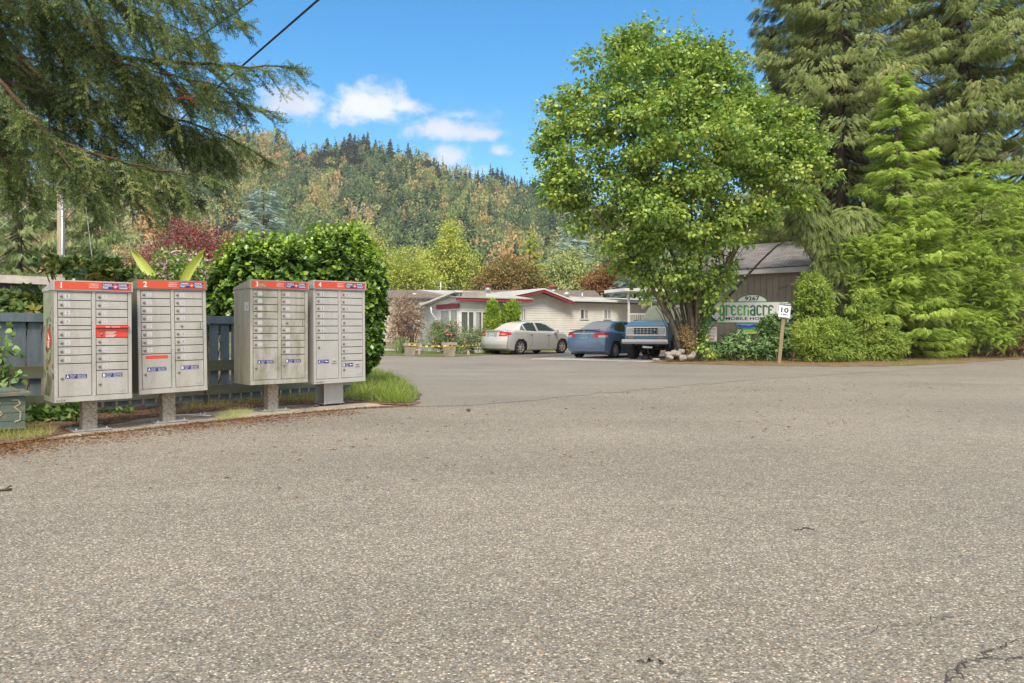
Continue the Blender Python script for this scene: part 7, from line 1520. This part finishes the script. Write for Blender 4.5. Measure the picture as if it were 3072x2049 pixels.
# ------------------------------------------------------------------ ground cover and litter
M_grass = leafmat('grass_blades', [(0, (.06, .10, .016)), (.5, (.12, .18, .028)), (.85, (.22, .26, .06)), (1, (.32, .27, .12))], .3, gloss=.01, gain=1.75)
M_drygrass = leafmat('dry_grass_blades', [(0, (.17, .11, .045)), (.6, (.30, .20, .09)), (1, (.36, .3, .15))], .25, gloss=.01, gain=1.1)
M_needle = leafmat('needle_litter', [(0, (.13, .06, .025)), (.6, (.27, .12, .045)), (1, (.36, .2, .10))], .0, gloss=.0, gain=1.0)
def stuff(name, label, nb, m): tag(nb.build(name, m), label, 'ground cover', None, 'stuff')
nb = NB(); blades(nb, poly_pts(P_grass, 6500), .13, 0, .65, .32, .016); blades(nb, poly_pts([gp(1120, 1205), gp(1185, 1212), gp(1225, 1212), gp(1215, 1195), gp(1130, 1196)], 900), .17, 0, .5, .25, .016); stuff('lawn_grass', 'fresh green grass on the lawn corner right of mailbox 4', nb, M_grass)
nb = NB(); blades(nb, poly_pts([gp(700, 1214), gp(960, 1208), gp(1000, 1195), gp(1000, 1180), gp(760, 1190), gp(690, 1200)], 2600), .10, 0, .6, .12, .014); blades(nb, poly_pts([gp(640, 1266), gp(700, 1262), gp(745, 1250), gp(760, 1236), gp(700, 1240), gp(650, 1256)], 1000), .085, 0, .6, .12, .01); blades(nb, poly_pts([gp(-40, 1330), gp(60, 1325), gp(140, 1316), gp(165, 1300), gp(60, 1300), gp(-40, 1310)], 1300), .10, 0, .6, .1, .014)
blades(nb, poly_pts([gp(540, 1235), gp(690, 1225), gp(700, 1205), gp(560, 1215)], 900), .09, 0, .6, .12, .014); stuff('verge_grass', 'thin grass along the fence foot behind the mailboxes', nb, leafmat('thin_grass', [(0, (.10, .14, .03)), (.5, (.2, .24, .06)), (1, (.34, .27, .13))], .3, gloss=.01))
nb = NB(); V = [gp(1960, 1087), gp(2060, 1091), gp(2360, 1098), gp(2666, 1098.5), gp(2880, 1090), gp(3072, 1076), gp(3200, 1066), gp(3200, 1048), gp(2900, 1062), gp(2660, 1075), gp(2360, 1078), gp(2060, 1076)]
blades(nb, poly_pts(V, 14000), .13, 0, .5, .14, .012); stuff('dry_grass', 'dry brown grass along the verge under the conifers', nb, M_drygrass)
nb = NB(); blades(nb, poly_pts([gp(2640, 1098), gp(2760, 1096), gp(2870, 1090), gp(2860, 1084), gp(2700, 1090)], 1600), .12, 0, .5, .14, .012); blades(nb, poly_pts([(-12, 31), gp(1228, 1068), gp(1350, 1070.5), gp(1470, 1064.5), gp(1560, 1057), gp(1700, 1051), gp(1850, 1048), gp(1850, 1044), (-12, 39)], 26000), .09, 0, .5, .25, .012); stuff('lawn_grass', 'short green grass of the lawn in front of the homes', nb, M_grass)
def flat_scatter(nb, P, size, z, T=LEAF, asp=1.0):
    n = len(P); d = rng.normal(size=(n, 3)); d[:, 2] *= .15; nr = rng.normal(size=(n, 3)) * .25; nr[:, 2] += 1; s = size * rng.uniform(.5, 1.4, n); nb.inst(T, np.column_stack([P, np.full(n, z)]), frames(d, nr), np.stack([s * asp, s, s], 1), rng.random(n))
nb = NB()
edge = [gp(-60, 1352), gp(0, 1342), gp(130, 1322), gp(300, 1302), gp(400, 1292), gp(620, 1268), gp(860, 1244), gp(1100, 1224), gp(1240, 1219)]
E_ = np.array([p[:2] for p in edge]); cum = np.concatenate([[0], np.cumsum(np.linalg.norm(np.diff(E_, axis=0), axis=1))])
def along(n, sig, off, smax=1.0, dens=None):
    t = rng.random(n) * cum[-1] * smax; q = np.stack([np.interp(t, cum, E_[:, c]) for c in range(2)], 1); nv = np.array((.77, -.637)); c = .5 + .5 * np.sin(t * 5.1) * np.sin(t * 2.3 + 1); k = rng.random(n) < .35 + .65 * c; return (q + nv * (off + rng.normal(size=n) * sig)[:, None])[k]
flat_scatter(nb, along(5200, .05, .02), .03, .012, LEAF, .35); flat_scatter(nb, along(7500, .24, .22, .8), .034, .006, LEAF, .35); flat_scatter(nb, along(1500, .5, .55, .8), .03, .006, LEAF, .4)
flat_scatter(nb, poly_pts(P_dirt[1:13] + [gp(1040, 1150), gp(800, 1190), gp(400, 1215), gp(0, 1250)], 5200), .045, .018, LEAF, .3); stuff('needle_litter', 'rusty spruce needles and leaf litter along the road edge and under the mailboxes', nb, M_needle)
nb = NB(); flat_scatter(nb, poly_pts([gp(1250, 1210), gp(2300, 1140), gp(2900, 1120), gp(2900, 1300), gp(900, 1500), gp(200, 1500), gp(500, 1320)], 420), .05, .007, LEAF, .5); flat_scatter(nb, poly_pts([gp(2000, 1084), gp(2360, 1092), gp(2500, 1092), gp(2500, 1080), gp(2050, 1074)], 900), .07, .02, LEAF, .5); stuff('fallen_leaves', 'scattered small brown leaves on the asphalt and verge', nb, M_needle)
# rocks-size aggregate loosened on the near road
nb = NB(); PEB = (np.array([(0, -.5, 0), (.5, 0, 0), (0, .5, 0), (-.5, 0, 0), (0, 0, .4)], float), np.array([(0, 1, 4, 4), (1, 2, 4, 4), (2, 3, 4, 4), (3, 0, 4, 4)]))
# white cord lying behind mailbox 2
def cord():
    pts = [gp(525, 1252), gp(560, 1250), gp(590, 1252), gp(608, 1252), gp(616, 1247), gp(612, 1243), gp(600, 1246), gp(604, 1253), gp(632, 1253)]; b = MB(); b.tube([p + Vector((0, 0, .025)) for p in pts], .008, 6); tag(b.build('loose_cable', M_wht), 'loose white cord lying on the ground behind mailbox 2', 'cord')
cord()
def cone_(px, py, label):
    p = gp(px, py); b = MB(); b.lathe([(.005, -.035), (.016, -.03), (.02, -.01), (.016, .015), (.004, .04)], 10, 0, 'x'); o = b.build('pine_cone', mat('cone_brown', (.16, .085, .04), .9, var=.5, vscale=60)); o.location = (p.x, p.y, .024); o.rotation_euler = (0, 0, random.uniform(0, 3)); tag(o, label, 'cone')
cone_(949, 1223, 'brown cone lying at the foot of mailbox 4'); cone_(1405, 1235, 'lone brown cone lying on the asphalt right of the lawn corner')
b = MB(); P = [gp(-20, 1478), gp(10, 1474), gp(36, 1472)]; b.tube([p + Vector((0, 0, .01)) for p in P], .008, 5); b.tube([P[1] + Vector((0, 0, .01)), gp(34, 1466) + Vector((0, 0, .02))], .005, 5); tag(b.build('fallen_twig', M_bark), 'small fallen twig on the asphalt at the left edge', 'twig')

# ------------------------------------------------------------------ air: a thin even haze that pales the far hillside
def haze():
    b = MB(); b.box(-850, -70, -1.5, 850, 1060, 195); m = bpy.data.materials.new('haze_air'); m.use_nodes = True; nt = m.node_tree; nt.nodes.clear(); out = nd(nt, 'ShaderNodeOutputMaterial')
    v = nd(nt, 'ShaderNodeVolumePrincipled'); v.inputs['Color'].default_value = (.96, .93, .88, 1); v.inputs['Density'].default_value = .00021; v.inputs['Anisotropy'].default_value = .2; lk(nt, v.outputs[0], out.inputs['Volume'])
    o = b.build('haze', m); tag(o, kind='stuff')
haze()
